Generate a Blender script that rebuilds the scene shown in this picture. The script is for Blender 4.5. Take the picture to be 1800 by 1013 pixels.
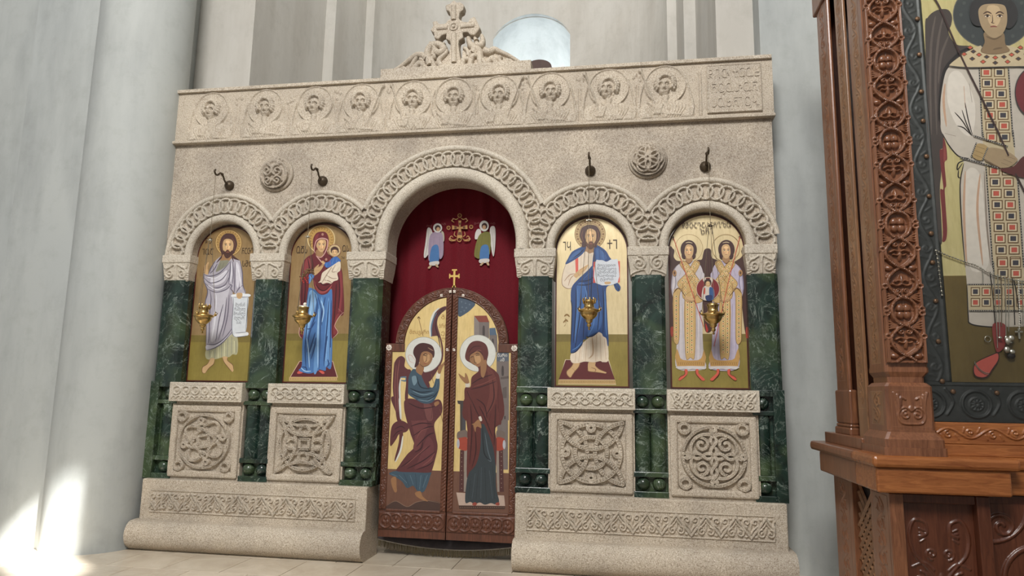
import bpy, bmesh, math, random
import numpy as np
from mathutils import Matrix, Vector
PI = math.pi
SC = bpy.context.scene
for _o in list(bpy.data.objects): bpy.data.objects.remove(_o)
COL = SC.collection

# ---------------------------------------------------------------- camera
RIGHT = np.array([0.98695101, 0.00857683, 0.16079226])
DEPTH = np.array([0.16019759, -0.15315005, -0.97513168])
UP = np.array([0.0162618, 0.98816573, -0.15252558])
RM = np.array([RIGHT, DEPTH, UP])
CAMP = np.array([1.29, -4.9, 1.20])
FPX = 1200.0
cam = bpy.data.cameras.new('camera'); cam.sensor_width = 36.0; cam.lens = 36.0 * FPX / 1800.0
cam.clip_start = 0.05
camo = bpy.data.objects.new('camera', cam); COL.objects.link(camo)
camo.matrix_world = Matrix([list(RM[0]) + [CAMP[0]], list(RM[1]) + [CAMP[1]], list(RM[2]) + [CAMP[2]], [0, 0, 0, 1]])
SC.camera = camo

# ---------------------------------------------------------------- world, sun, apse window light, added key and fill lamps
w = bpy.data.worlds.new('world'); SC.world = w; w.use_nodes = True
w.node_tree.nodes['Background'].inputs[0].default_value = (1.0, 0.995, 0.975, 1)
w.node_tree.nodes['Background'].inputs[1].default_value = 0.42

def light(name, kind, loc, direction, energy, color, **kw):
    l = bpy.data.lights.new(name, kind); l.energy = energy; l.color = color
    for k, v in kw.items(): setattr(l, k, v)
    o = bpy.data.objects.new(name, l); COL.objects.link(o)
    o.location = loc; o.rotation_euler = Vector(direction).to_track_quat('-Z', 'Y').to_euler()
    return o
SUN_DIR = Vector((-0.70, 0.46, -0.55)).normalized()
light('sun', 'SUN', (8, -6, 9), SUN_DIR, 42.0, (1.0, 0.99, 0.97), angle=0.022)
light('added_key_light', 'AREA', (0.35, -6.9, 7.0), (-0.15, 0.80, -0.58), 600.0, (1.0, 0.985, 0.96), shape='RECTANGLE', size=2.6, size_y=2.0)  # key lamp added to model the forms
light('added_apse_fill', 'AREA', (0.5, 1.3, 8.2), (-0.05, 0.55, -0.83), 48.0, (1.0, 0.99, 0.97), shape='RECTANGLE', size=2.2, size_y=1.2)  # unseen fill lamp added to brighten the apse; no window stands there
light('apse_window_light', 'AREA', (0.05, 4.62, 5.15), (0.1, 0.25, 0.95), 30.0, (0.86, 0.93, 1.0), shape='RECTANGLE', size=0.9, size_y=0.35)
SC.view_settings.view_transform = 'Standard'; SC.view_settings.look = 'None'
SC.view_settings.exposure = 0.16; SC.view_settings.gamma = 1.0; SC.view_settings.use_curve_mapping = False
SC.cycles.use_denoising = True
SC.cycles.max_bounces = 8; SC.cycles.diffuse_bounces = 4

# ---------------------------------------------------------------- photo geometry
def ray(px, py): return RM @ np.array([(px - 900.0) / FPX, -(py - 506.5) / FPX, -1.0])
def at(px, py, Y=0.0):
    """point of the upright plane y = Y that the photograph shows at this pixel"""
    d = ray(px, py); t = (Y - CAMP[1]) / d[1]; return CAMP + t * d

# ---------------------------------------------------------------- object helpers
def link(name, me, mat=None, parent=None):
    o = bpy.data.objects.new(name, me); COL.objects.link(o)
    if mat is not None and me is not None and not me.materials: me.materials.append(mat)
    if parent is not None: o.parent = parent
    return o
def tag(o, label=None, cat=None, group=None, kind=None):
    if label: o['label'] = label
    if cat: o['category'] = cat
    if group: o['group'] = group
    if kind: o['kind'] = kind
    return o
def empty(name, loc=(0, 0, 0), label=None, cat=None, group=None, kind=None):
    o = bpy.data.objects.new(name, None); COL.objects.link(o); o.location = loc; o.empty_display_size = 0.1
    return tag(o, label, cat, group, kind)
def copy_tree(o, parent=None):
    c = o.copy(); COL.objects.link(c); c.parent = parent
    for ch in list(o.children): copy_tree(ch, c)
    return c

class MB:
    """collects geometry that becomes one mesh"""
    def __init__(s): s.v = []; s.f = []; s.sm = []
    def add(s, vs, fs, smooth=False):
        b = len(s.v); s.v += [tuple(map(float, p)) for p in vs]
        for f in fs: s.f.append(tuple(b + i for i in f)); s.sm.append(smooth)
        return s
    def box(s, x0, x1, y0, y1, z0, z1, bev=0.0):
        if x1 < x0: x0, x1 = x1, x0
        if bev <= 0:
            v = [(x, y, z) for z in (z0, z1) for y in (y0, y1) for x in (x0, x1)]
            return s.add(v, [(0, 2, 3, 1), (4, 5, 7, 6), (0, 1, 5, 4), (2, 6, 7, 3), (0, 4, 6, 2), (1, 3, 7, 5)])
        b = min(bev, (x1 - x0) * .45, (y1 - y0) * .45, (z1 - z0) * .45)
        bm = bmesh.new(); bmesh.ops.create_cube(bm, size=1.0)
        for q in bm.verts:
            q.co = Vector(((x0 + x1) / 2 + q.co.x * (x1 - x0), (y0 + y1) / 2 + q.co.y * (y1 - y0), (z0 + z1) / 2 + q.co.z * (z1 - z0)))
        bmesh.ops.bevel(bm, geom=list(bm.edges), offset=b, segments=2, affect='EDGES', profile=0.5)
        return s.bm(bm)
    def bm(s, bm, smooth=False):
        bm.verts.index_update()
        s.add([q.co for q in bm.verts], [[q.index for q in f.verts] for f in bm.faces], smooth); bm.free(); return s
    def prism(s, poly, y0, y1, smooth=False):
        """closed (x,z) outline pushed from y0 (front) to y1 (back)"""
        n = len(poly); area = sum(poly[i][0] * poly[(i + 1) % n][1] - poly[(i + 1) % n][0] * poly[i][1] for i in range(n))
        if area < 0: poly = poly[::-1]
        v = [(p[0], y0, p[1]) for p in poly] + [(p[0], y1, p[1]) for p in poly]
        f = [tuple(range(n)), tuple(range(2 * n - 1, n - 1, -1))]
        f += [(i, n + i, n + (i + 1) % n, (i + 1) % n) for i in range(n)]
        return s.add(v, f, smooth)
    def sweep_z(s, poly, z0, z1):
        """closed (x,y) outline pulled from z0 to z1"""
        n = len(poly); area = sum(poly[i][0] * poly[(i + 1) % n][1] - poly[(i + 1) % n][0] * poly[i][1] for i in range(n))
        if area < 0: poly = poly[::-1]
        v = [(p[0], p[1], z0) for p in poly] + [(p[0], p[1], z1) for p in poly]
        f = [tuple(range(n - 1, -1, -1)), tuple(range(n, 2 * n))]
        f += [(i, (i + 1) % n, n + (i + 1) % n, n + i) for i in range(n)]
        return s.add(v, f)
    def loft(s, rings, closed=True, caps=True, smooth=True):
        """rings of equal count -> skin"""
        n = len(rings[0]); v = [p for r in rings for p in r]; f = []
        m = n if closed else n - 1
        for k in range(len(rings) - 1):
            for i in range(m):
                j = (i + 1) % n
                f.append((k * n + i, k * n + j, (k + 1) * n + j, (k + 1) * n + i))
        s.add(v, f, smooth)
        if caps and closed:
            s.add(rings[0], [tuple(range(n - 1, -1, -1))]); s.add(rings[-1], [tuple(range(n))])
        return s
    def lathe(s, prof, seg=20, cx=0, cy=0, a0=0.0, a1=2 * PI, smooth=True):
        """(r,z) profile turned about a vertical axis, listed bottom to top"""
        full = abs(a1 - a0 - 2 * PI) < 1e-6; n = seg if full else seg + 1
        rings = [[(cx + r * math.cos(a0 + (a1 - a0) * i / seg), cy + r * math.sin(a0 + (a1 - a0) * i / seg), z) for i in range(n)] for r, z in prof]
        return s.loft(rings, closed=full, caps=full, smooth=smooth)
    def tube(s, pts, rad, seg=8, caps=True, smooth=True, closed=False):
        P = [Vector(p) for p in pts]; n = len(P)
        R = rad if hasattr(rad, '__len__') else [rad] * n
        rings = []; ref = None
        for i in range(n):
            if closed: t = P[(i + 1) % n] - P[i - 1]
            else: t = P[min(i + 1, n - 1)] - P[max(i - 1, 0)]
            if t.length < 1e-9: t = Vector((0, 0, 1))
            t.normalize()
            if ref is None:
                ref = Vector((0, 0, 1)) if abs(t.z) < .9 else Vector((1, 0, 0))
            a = (ref - t * ref.dot(t)); 
            if a.length < 1e-6: a = t.orthogonal()
            a.normalize(); b = t.cross(a); ref = a
            rings.append([tuple(P[i] + (a * math.cos(2 * PI * k / seg) + b * math.sin(2 * PI * k / seg)) * R[i]) for k in range(seg)])
        if closed: rings.append(rings[0])
        return s.loft(rings, True, caps and not closed, smooth)
    def ball(s, c, r, seg=14, rings=8, sc=(1, 1, 1)):
        bm = bmesh.new(); bmesh.ops.create_uvsphere(bm, u_segments=seg, v_segments=rings, radius=1.0)
        for q in bm.verts: q.co = Vector((c[0] + q.co.x * r * sc[0], c[1] + q.co.y * r * sc[1], c[2] + q.co.z * r * sc[2]))
        return s.bm(bm, True)
    def mesh(s, name='m'):
        me = bpy.data.meshes.new(name); me.from_pydata(s.v, [], s.f)
        me.polygons.foreach_set('use_smooth', s.sm); me.update(); return me
    def obj(s, name, mat, parent=None): return link(name, s.mesh(name), mat, parent)

# ---------------------------------------------------------------- materials (all node based)
MAT = {}
def new_mat(name):
    m = bpy.data.materials.new(name); m.use_nodes = True; MAT[name] = m
    return m, m.node_tree.nodes, m.node_tree.links, m.node_tree.nodes['Principled BSDF']
def srgb(r, g, b):
    f = lambda c: (c / 255 / 12.92) if c / 255 <= 0.04045 else ((c / 255 + 0.055) / 1.055) ** 2.4
    return (f(r), f(g), f(b), 1.0)
def noise(N, L, scale, detail=4, rough=.6, vec=None, dist=0.0):
    n = N.new('ShaderNodeTexNoise'); n.inputs['Scale'].default_value = scale; n.inputs['Detail'].default_value = detail
    n.inputs['Roughness'].default_value = rough; n.inputs['Distortion'].default_value = dist
    if vec is not None: L.new(vec, n.inputs['Vector'])
    return n
def ramp(N, L, fac, stops):
    r = N.new('ShaderNodeValToRGB'); e = r.color_ramp.elements
    while len(e) < len(stops): e.new(0.5)
    for k, (p, c) in enumerate(stops): e[k].position = p; e[k].color = c
    L.new(fac, r.inputs[0]); return r
def mixc(N, L, fac, a, b, mode='MIX'):
    m = N.new('ShaderNodeMix'); m.data_type = 'RGBA'; m.blend_type = mode
    for sock, v in ((m.inputs[0], fac), (m.inputs[6], a), (m.inputs[7], b)):
        if hasattr(v, 'is_output') or hasattr(v, 'links'): L.new(v, sock)
        else: sock.default_value = v
    return m.outputs[2]
def coords(N, L, space='Object', scale=(1, 1, 1)):
    t = N.new('ShaderNodeTexCoord'); mp = N.new('ShaderNodeMapping'); mp.inputs['Scale'].default_value = scale
    if space == 'World':
        g = N.new('ShaderNodeNewGeometry'); L.new(g.outputs['Position'], mp.inputs['Vector'])
    else: L.new(t.outputs[space], mp.inputs['Vector'])
    return mp.outputs[0]
def bump(N, L, B, h, strength, dist):
    b = N.new('ShaderNodeBump'); b.inputs['Strength'].default_value = strength; b.inputs['Distance'].default_value = dist
    L.new(h, b.inputs['Height']); L.new(b.outputs[0], B.inputs['Normal'])

def mat_stone(name, base, dark, light_, stain=0.35):
    m, N, L, B = new_mat(name); v = coords(N, L, 'World')
    n1 = noise(N, L, 150, 3, .75, v); n2 = noise(N, L, 2.2, 5, .6, v); n3 = noise(N, L, 60, 4, .7, v)
    r1 = ramp(N, L, n1.outputs[0], [(.36, dark), (.47, base), (.56, base), (.66, light_)])
    r2 = ramp(N, L, n2.outputs[0], [(.36, (1 - stain, 1 - stain, 1 - stain * .95, 1)), (.62, (1, 1, 1, 1))])
    c = mixc(N, L, 1.0, r1.outputs[0], r2.outputs[0], 'MULTIPLY')
    r3 = ramp(N, L, n3.outputs[0], [(.34, (.80, .77, .73, 1)), (.47, (1, 1, 1, 1))])
    c = mixc(N, L, 1.0, c, r3.outputs[0], 'MULTIPLY')
    L.new(c, B.inputs['Base Color']); B.inputs['Roughness'].default_value = .82
    bump(N, L, B, n1.outputs[0], .22, .0015); return m
mat_stone('stone', srgb(194, 181, 162), srgb(136, 120, 102), srgb(232, 224, 210), .22)
mat_stone('stone_pale', srgb(203, 193, 176), srgb(152, 138, 120), srgb(236, 229, 216), .16)
mat_stone('stone_wall', srgb(188, 175, 157), srgb(128, 112, 95), srgb(226, 216, 201), .28)

def mat_plaster(name, base, stain):
    m, N, L, B = new_mat(name); v = coords(N, L, 'World'); v2 = coords(N, L, 'World', (1.4, 1.4, .35))
    n1 = noise(N, L, 1.6, 7, .62, v2); n2 = noise(N, L, 7, 6, .7, v); n3 = noise(N, L, .7, 3, .5, v)
    r1 = ramp(N, L, n1.outputs[0], [(.34, stain), (.56, base)])
    r2 = ramp(N, L, n2.outputs[0], [(.28, (.90, .90, .89, 1)), (.5, (1, 1, 1, 1))])
    c = mixc(N, L, 1.0, r1.outputs[0], r2.outputs[0], 'MULTIPLY')
    r3 = ramp(N, L, n3.outputs[0], [(.35, (.95, .955, .96, 1)), (.65, (1, .995, .985, 1))])
    c = mixc(N, L, 1.0, c, r3.outputs[0], 'MULTIPLY')
    L.new(c, B.inputs['Base Color']); B.inputs['Roughness'].default_value = .7
    bump(N, L, B, n2.outputs[0], .12, .006); return m
mat_plaster('plaster', srgb(177, 180, 177), srgb(158, 161, 159))
mat_plaster('plaster_apse', srgb(196, 192, 184), srgb(182, 177, 168))

def mat_marble(name, dark, mid, olive, vein, rough=.16):
    m, N, L, B = new_mat(name); v = coords(N, L, 'World')
    n1 = noise(N, L, 4, 6, .65, v, .8); n2 = noise(N, L, 2.6, 9, .70, v, 1.6); n3 = noise(N, L, 6, 4, .6, v); n4 = noise(N, L, 2.3, 3, .55, v, .5); n5 = noise(N, L, 4.5, 5, .6, v, 2.6)
    r1 = ramp(N, L, n1.outputs[0], [(.36, dark), (.62, mid), (.8, tuple(min(1, q * 1.6) for q in mid[:3]) + (1,))])
    ro = ramp(N, L, n4.outputs[0], [(.48, (0, 0, 0, 1)), (.68, (.75, .75, .75, 1))])
    c = mixc(N, L, ro.outputs[0], r1.outputs[0], olive)
    def veins(n, w0, w1, msk):
        sub = N.new('ShaderNodeMath'); sub.operation = 'SUBTRACT'; sub.inputs[1].default_value = .5; L.new(n.outputs[0], sub.inputs[0])
        ab = N.new('ShaderNodeMath'); ab.operation = 'ABSOLUTE'; L.new(sub.outputs[0], ab.inputs[0])
        r2 = ramp(N, L, ab.outputs[0], [(0.0, (.9, .9, .9, 1)), (w0, (.3, .3, .3, 1)), (w1, (0, 0, 0, 1))])
        return mixc(N, L, 1.0, r2.outputs[0], msk, 'MULTIPLY')
    r3 = ramp(N, L, n3.outputs[0], [(.46, (0, 0, 0, 1)), (.66, (1, 1, 1, 1))]); r4 = ramp(N, L, n3.outputs[0], [(.40, (.5, .5, .5, 1)), (.56, (0, 0, 0, 1))])
    c = mixc(N, L, veins(n2, .006, .020, r3.outputs[0]), c, vein); c = mixc(N, L, veins(n5, .005, .014, r4.outputs[0]), c, vein)
    L.new(c, B.inputs['Base Color']); B.inputs['Roughness'].default_value = rough; return m
mat_marble('green_marble', srgb(18, 27, 24), srgb(38, 58, 50), srgb(76, 92, 60), srgb(176, 190, 178), .20)
def mat_wood(name, a, b, rough=.38, axis=(9, 9, .9), gscale=7):
    m, N, L, B = new_mat(name); v = coords(N, L, 'World', axis)
    n1 = noise(N, L, gscale, 6, .65, v, 1.1); n2 = noise(N, L, 2.1, 3, .5, v)
    r1 = ramp(N, L, n1.outputs[0], [(.3, a), (.7, b)])
    r2 = ramp(N, L, n2.outputs[0], [(.35, (.82, .8, .78, 1)), (.65, (1.0, 1.0, 1.0, 1))])
    c = mixc(N, L, 1.0, r1.outputs[0], r2.outputs[0], 'MULTIPLY')
    L.new(c, B.inputs['Base Color']); B.inputs['Roughness'].default_value = rough
    bump(N, L, B, n1.outputs[0], .06, .002); return m
mat_wood('door_wood', srgb(74, 42, 30), srgb(112, 68, 48), .45)
mat_wood('kiosk_wood', srgb(98, 61, 42), srgb(140, 93, 65), .28)
mat_wood('kiosk_wood_light', srgb(112, 78, 54), srgb(150, 110, 78), .32)
mat_wood('kiosk_wood_level', srgb(122, 68, 36), srgb(164, 104, 58), .25, (.9, 9, 9))
mat_wood('kiosk_wood_dark', srgb(70, 36, 24), srgb(98, 56, 38), .3)
def mat_plain(name, c, rough=.6, metal=0.0, spec=None, var=.1, scale=18):
    m, N, L, B = new_mat(name); v = coords(N, L, 'World'); n = noise(N, L, scale, 4, .6, v)
    lo = tuple(q * (1 - var) for q in c[:3]) + (1,); hi = tuple(min(1, q * (1 + var)) for q in c[:3]) + (1,)
    r = ramp(N, L, n.outputs[0], [(.3, lo), (.7, hi)]); L.new(r.outputs[0], B.inputs['Base Color'])
    B.inputs['Roughness'].default_value = rough; B.inputs['Metallic'].default_value = metal
    if spec is not None: B.inputs['Specular IOR Level'].default_value = spec
    return m
mat_plain('brass', srgb(200, 168, 108), .30, 1.0, var=.2, scale=40)
mat_plain('gold', srgb(226, 190, 112), .32, .85, var=.12)
mat_plain('dark_bronze', srgb(78, 66, 52), .5, .6, var=.3, scale=60)
mat_plain('icon_edge', srgb(72, 22, 16), .4, var=.15)
mat_plain('embossed_metal', srgb(64, 66, 64), .5, .35, var=.25, scale=30)
mat_plain('rivet', srgb(122, 92, 66), .42, .5, var=.2)
mat_plain('silver', srgb(190, 186, 172), .3, .9, var=.15)
mat_plain('dark_cord', srgb(40, 34, 30), .7)
mat_plain('white_inlay', srgb(226, 216, 204), .6, var=.05)
mat_plain('fringe', srgb(92, 80, 52), .9, var=.4, scale=160)
mat_plain('rug', srgb(70, 64, 66), .9, var=.2)
mat_plain('dark_brown', srgb(74, 50, 42), .6)
mat_plain('chain', srgb(120, 108, 88), .5, .5)
mat_plain('wax', srgb(236, 230, 216), .5)
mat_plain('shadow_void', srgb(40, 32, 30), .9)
def mat_velvet(name, a, b):
    m, N, L, B = new_mat(name); v = coords(N, L, 'World'); n = noise(N, L, 120, 3, .6, v)
    r = ramp(N, L, n.outputs[0], [(.3, a), (.7, b)]); L.new(r.outputs[0], B.inputs['Base Color'])
    B.inputs['Roughness'].default_value = .75; B.inputs['Sheen Weight'].default_value = .04; B.inputs['Specular IOR Level'].default_value = .2; return m
mat_velvet('curtain', srgb(90, 8, 22), srgb(106, 14, 28))
def mat_paint(name, rough=.42, metal=0.0):
    """colours come from the painted shapes themselves"""
    m, N, L, B = new_mat(name); a = N.new('ShaderNodeAttribute'); a.attribute_name = 'paint'
    v = coords(N, L, 'World'); n = noise(N, L, 30, 4, .6, v)
    r = ramp(N, L, n.outputs[0], [(.3, (.92, .92, .92, 1)), (.6, (1, 1, 1, 1))])
    c = mixc(N, L, 1.0, a.outputs['Color'], r.outputs[0], 'MULTIPLY'); L.new(c, B.inputs['Base Color'])
    B.inputs['Roughness'].default_value = rough; B.inputs['Metallic'].default_value = metal; return m
mat_paint('paint'); mat_paint('embroidery', .8)
def mat_gilt(name, a, b, rough=.34, metal=.35):
    m, N, L, B = new_mat(name); v = coords(N, L, 'World'); n = noise(N, L, 3.5, 6, .65, v); n2 = noise(N, L, 14, 5, .7, coords(N, L, 'World', (4, 4, .6)))
    r = ramp(N, L, n.outputs[0], [(.3, a), (.65, b)])
    r2 = ramp(N, L, n2.outputs[0], [(.3, (.86, .84, .8, 1)), (.55, (1, 1, 1, 1))])
    c = mixc(N, L, 1.0, r.outputs[0], r2.outputs[0], 'MULTIPLY')
    L.new(c, B.inputs['Base Color']); B.inputs['Roughness'].default_value = rough; B.inputs['Metallic'].default_value = metal; return m
mat_gilt('gilt_brown', srgb(148, 120, 80), srgb(170, 142, 100))
mat_gilt('gilt_pale', srgb(212, 192, 148), srgb(226, 208, 166))
mat_gilt('gilt_door', srgb(220, 192, 128), srgb(232, 206, 146))
mat_gilt('olive', srgb(126, 112, 48), srgb(146, 130, 62), .5, 0)
mat_gilt('olive_dark', srgb(112, 98, 44), srgb(126, 110, 54), .5, 0)
def mat_glass(name):
    m, N, L, B = new_mat(name)
    out = N['Material Output']; t = N.new('ShaderNodeBsdfTransparent'); g = N.new('ShaderNodeBsdfGlossy'); g.inputs['Roughness'].default_value = .02
    f = N.new('ShaderNodeFresnel'); f.inputs['IOR'].default_value = 1.33
    mx = N.new('ShaderNodeMixShader'); L.new(f.outputs[0], mx.inputs[0]); L.new(t.outputs[0], mx.inputs[1]); L.new(g.outputs[0], mx.inputs[2])
    L.new(mx.outputs[0], out.inputs['Surface']); return m
mat_glass('glass')
def mat_tile(name):
    m, N, L, B = new_mat(name); v = coords(N, L, 'World')
    oi = N.new('ShaderNodeObjectInfo')
    n = noise(N, L, 3, 6, .65, v, .8); r = ramp(N, L, n.outputs[0], [(.3, srgb(196, 182, 162)), (.7, srgb(222, 211, 194))])
    r2 = ramp(N, L, oi.outputs['Random'], [(0, (.86, .84, .80, 1)), (.5, (.96, .95, .93, 1)), (1, (1.05, 1.04, 1.02, 1))])
    c = mixc(N, L, 1.0, r.outputs[0], r2.outputs[0], 'MULTIPLY'); L.new(c, B.inputs['Base Color'])
    B.inputs['Roughness'].default_value = .22; return m
mat_tile('tile'); mat_plain('grout', srgb(96, 84, 70), .8)
mat_plain('window_glow', srgb(225, 235, 245), .5, var=.02)
# ---------------------------------------------------------------- carved relief: height fields that become real geometry
def grid_mesh(name, X, Y, Z, flip=False, smooth=True):
    nv, nu = X.shape; me = bpy.data.meshes.new(name)
    co = np.stack([X, Y, Z], -1).reshape(-1, 3).astype(np.float32)
    i = np.arange(nv * nu).reshape(nv, nu)
    q = np.stack([i[:-1, :-1], i[:-1, 1:], i[1:, 1:], i[1:, :-1]], -1).reshape(-1, 4)
    if flip: q = q[:, ::-1]
    me.vertices.add(len(co)); me.vertices.foreach_set('co', co.ravel())
    me.loops.add(q.size); me.loops.foreach_set('vertex_index', q.ravel().astype(np.int32))
    me.polygons.add(len(q)); me.polygons.foreach_set('loop_start', np.arange(0, q.size, 4, dtype=np.int32))
    me.polygons.foreach_set('use_smooth', np.full(len(q), smooth))
    me.update(calc_edges=True); me.validate(); return me
def prof_round(t): return np.sqrt(np.clip(1 - t * t, 0, 1))
def prof_flat(t): return np.clip((1 - t) * 4, 0, 1)
def prof_strap(t): return np.clip((1 - t) * 2.6, 0, 1) - .34 * np.exp(-((t - .27) / .15) ** 2)
def prof_leaf(t): return np.clip(1 - t, 0, 1) ** .6
def arc(cx, cy, r, a0, a1, n=24, ry=None):
    a = np.linspace(a0, a1, n); return np.stack([cx + r * np.cos(a), cy + (ry or r) * np.sin(a)], -1)
def circle(cx, cy, r, n=48, ry=None): return arc(cx, cy, r, 0, 2 * PI, n + 1, ry)
def spiral(cx, cy, r0, r1, a0, turns, n=30):
    t = np.linspace(0, 1, n); a = a0 + turns * 2 * PI * t; r = r0 + (r1 - r0) * t
    return np.stack([cx + r * np.cos(a), cy + r * np.sin(a)], -1)
def smooth_pts(pts, per=8, closed=False):
    P = np.array(pts, float); n = len(P); out = []
    rng = range(n) if closed else range(n - 1)
    for i in rng:
        if closed: p0, p1, p2, p3 = P[i - 1], P[i], P[(i + 1) % n], P[(i + 2) % n]
        else: p0, p1, p2, p3 = P[max(i - 1, 0)], P[i], P[i + 1], P[min(i + 2, n - 1)]
        for k in range(per):
            t = k / per
            out.append(.5 * ((2 * p1) + (-p0 + p2) * t + (2 * p0 - 5 * p1 + 4 * p2 - p3) * t * t + (-p0 + 3 * p1 - 3 * p2 + p3) * t ** 3))
    if not closed: out.append(P[-1])
    return np.array(out)

class Relief:
    def __init__(s, w, h, res, centre=True):
        nu = max(4, int(round(w / res)) + 1); nv = max(4, int(round(h / res)) + 1)
        s.w, s.h = w, h
        s.u = np.linspace(-w / 2, w / 2, nu) if centre else np.linspace(0, w, nu)
        s.v = np.linspace(-h / 2, h / 2, nv) if centre else np.linspace(0, h, nv)
        s.U, s.V = np.meshgrid(s.u, s.v); s.H = np.zeros_like(s.U)
    def win(s, x0, x1, y0, y1):
        a = np.searchsorted(s.u, x0); b = np.searchsorted(s.u, x1); c = np.searchsorted(s.v, y0); d = np.searchsorted(s.v, y1)
        return (slice(c, d), slice(a, b)) if b > a and d > c else None
    def dist(s, pts, wid, elev=None):
        """yields windows with distance (in widths) to each piece of the line"""
        for i in range(len(pts) - 1):
            (x0, y0), (x1, y1) = pts[i], pts[i + 1]
            W = s.win(min(x0, x1) - wid, max(x0, x1) + wid, min(y0, y1) - wid, max(y0, y1) + wid)
            if W is None: continue
            dx, dy = x1 - x0, y1 - y0; q = dx * dx + dy * dy + 1e-12
            u, v = s.U[W], s.V[W]; t = np.clip(((u - x0) * dx + (v - y0) * dy) / q, 0, 1)
            d = np.hypot(u - x0 - t * dx, v - y0 - t * dy) / wid
            e = 1.0 if elev is None else elev[i] + (elev[i + 1] - elev[i]) * t
            yield W, d, e
    def stroke(s, pts, wid, hgt, prof=prof_round, elev=None, base=0.0):
        for W, d, e in s.dist(pts, wid, elev):
            z = np.where(d < 1, base + hgt * e * prof(np.minimum(d, 1)), -9)
            s.H[W] = np.maximum(s.H[W], z)
        return s
    def carve(s, pts, wid, dep):
        D = {}
        acc = np.zeros_like(s.H)
        for W, d, e in s.dist(pts, wid): acc[W] = np.maximum(acc[W], np.where(d < 1, dep * (1 - d * d), 0))
        s.H -= acc; return s
    def dome(s, cx, cy, rx, ry, hgt, prof=prof_round, base=0.0):
        W = s.win(cx - rx, cx + rx, cy - ry, cy + ry)
        if W is None: return s
        d = np.hypot((s.U[W] - cx) / rx, (s.V[W] - cy) / ry)
        s.H[W] = np.maximum(s.H[W], np.where(d < 1, base + hgt * prof(np.minimum(d, 1)), -9)); return s
    def pit(s, cx, cy, r, dep):
        W = s.win(cx - r, cx + r, cy - r, cy + r)
        if W is None: return s
        d = np.hypot(s.U[W] - cx, s.V[W] - cy) / r; s.H[W] -= np.where(d < 1, dep * (1 - d * d), 0); return s
    def plate(s, poly, hgt, edge=.006, base=0.0, slope=None):
        P = np.array(poly, float); W = s.win(P[:, 0].min(), P[:, 0].max(), P[:, 1].min(), P[:, 1].max())
        if W is None: return s
        u, v = s.U[W], s.V[W]; ins = np.zeros(u.shape, bool); dm = np.full(u.shape, 9.0); n = len(P)
        for i in range(n):
            x0, y0 = P[i]; x1, y1 = P[(i + 1) % n]
            c = ((y0 > v) != (y1 > v)); ins ^= c & (u < (x1 - x0) * (v - y0) / ((y1 - y0) if y1 != y0 else 1e-9) + x0)
            dx, dy = x1 - x0, y1 - y0; t = np.clip(((u - x0) * dx + (v - y0) * dy) / (dx * dx + dy * dy + 1e-12), 0, 1)
            dm = np.minimum(dm, np.hypot(u - x0 - t * dx, v - y0 - t * dy))
        z = base + hgt * np.clip(dm / edge, 0, 1) ** .6
        s.H[W] = np.maximum(s.H[W], np.where(ins, z, -9)); return s
    def frame(s, wid, hgt, inset=0.0, prof=prof_round):
        a, b = s.u[0] + inset + wid, s.u[-1] - inset - wid; c, d = s.v[0] + inset + wid, s.v[-1] - inset - wid
        return s.stroke(np.array([(a, c), (b, c), (b, d), (a, d), (a, c)]), wid, hgt, prof)
    def interlace(s, strokes, wid, hgt, prof=prof_strap, low=.45, reach=1.6):
        segs = [np.array(p, float) for p in strokes]; X = [[] for _ in segs]; cnt = 0
        lens = [np.concatenate([[0], np.cumsum(np.hypot(*np.diff(p, axis=0).T))]) for p in segs]
        for a in range(len(segs)):
            for b in range(a, len(segs)):
                P, Q = segs[a], segs[b]
                p, r = P[:-1, None, :], np.diff(P, axis=0)[:, None, :]; q, t = Q[None, :-1, :], np.diff(Q, axis=0)[None, :, :]
                den = r[..., 0] * t[..., 1] - r[..., 1] * t[..., 0]; den = np.where(abs(den) < 1e-12, 1e-12, den)
                w = q - p; k = (w[..., 0] * t[..., 1] - w[..., 1] * t[..., 0]) / den; m = (w[..., 0] * r[..., 1] - w[..., 1] * r[..., 0]) / den
                hit = (k >= 0) & (k < 1) & (m >= 0) & (m < 1)
                if a == b:
                    ii, jj = np.indices(hit.shape); hit &= (jj > ii + 2) & ~((ii < 2) & (jj > hit.shape[1] - 3))
                for i, j in zip(*np.nonzero(hit)):
                    la = lens[a][i] + k[i, j] * (lens[a][i + 1] - lens[a][i]); lb = lens[b][j] + m[i, j] * (lens[b][j + 1] - lens[b][j])
                    X[a].append((la, cnt, 0)); X[b].append((lb, cnt, 1)); cnt += 1
        over = {}
        for a in range(len(segs)):
            X[a].sort(); cur = None
            for la, c, side in X[a]:
                if c in over: cur = (over[c] == side)
                else:
                    cur = True if cur is None else (not cur); over[c] = side if cur else 1 - side
        for a, p in enumerate(segs):
            e = np.ones(len(p))
            for la, c, side in X[a]:
                if over[c] != side: e = np.minimum(e, 1 - (1 - low) * np.exp(-((lens[a] - la) / (wid * reach)) ** 2))
            s.stroke(p, wid, hgt, prof, e)
        return s
    def mesh(s, name, fmap, back=.004):
        U = np.pad(s.U, 1, mode='edge'); V = np.pad(s.V, 1, mode='edge'); H = np.pad(s.H, 1, constant_values=-back)
        X, Y, Z = fmap(U, V, H); return grid_mesh(name, X, Y, Z)
def front(cx, y, cz): return lambda U, V, H: (cx + U, y - H, cz + V)
def relief_obj(name, R, fmap, mat, parent=None, back=.004): return link(name, R.mesh(name, fmap, back), mat, parent)

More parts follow.
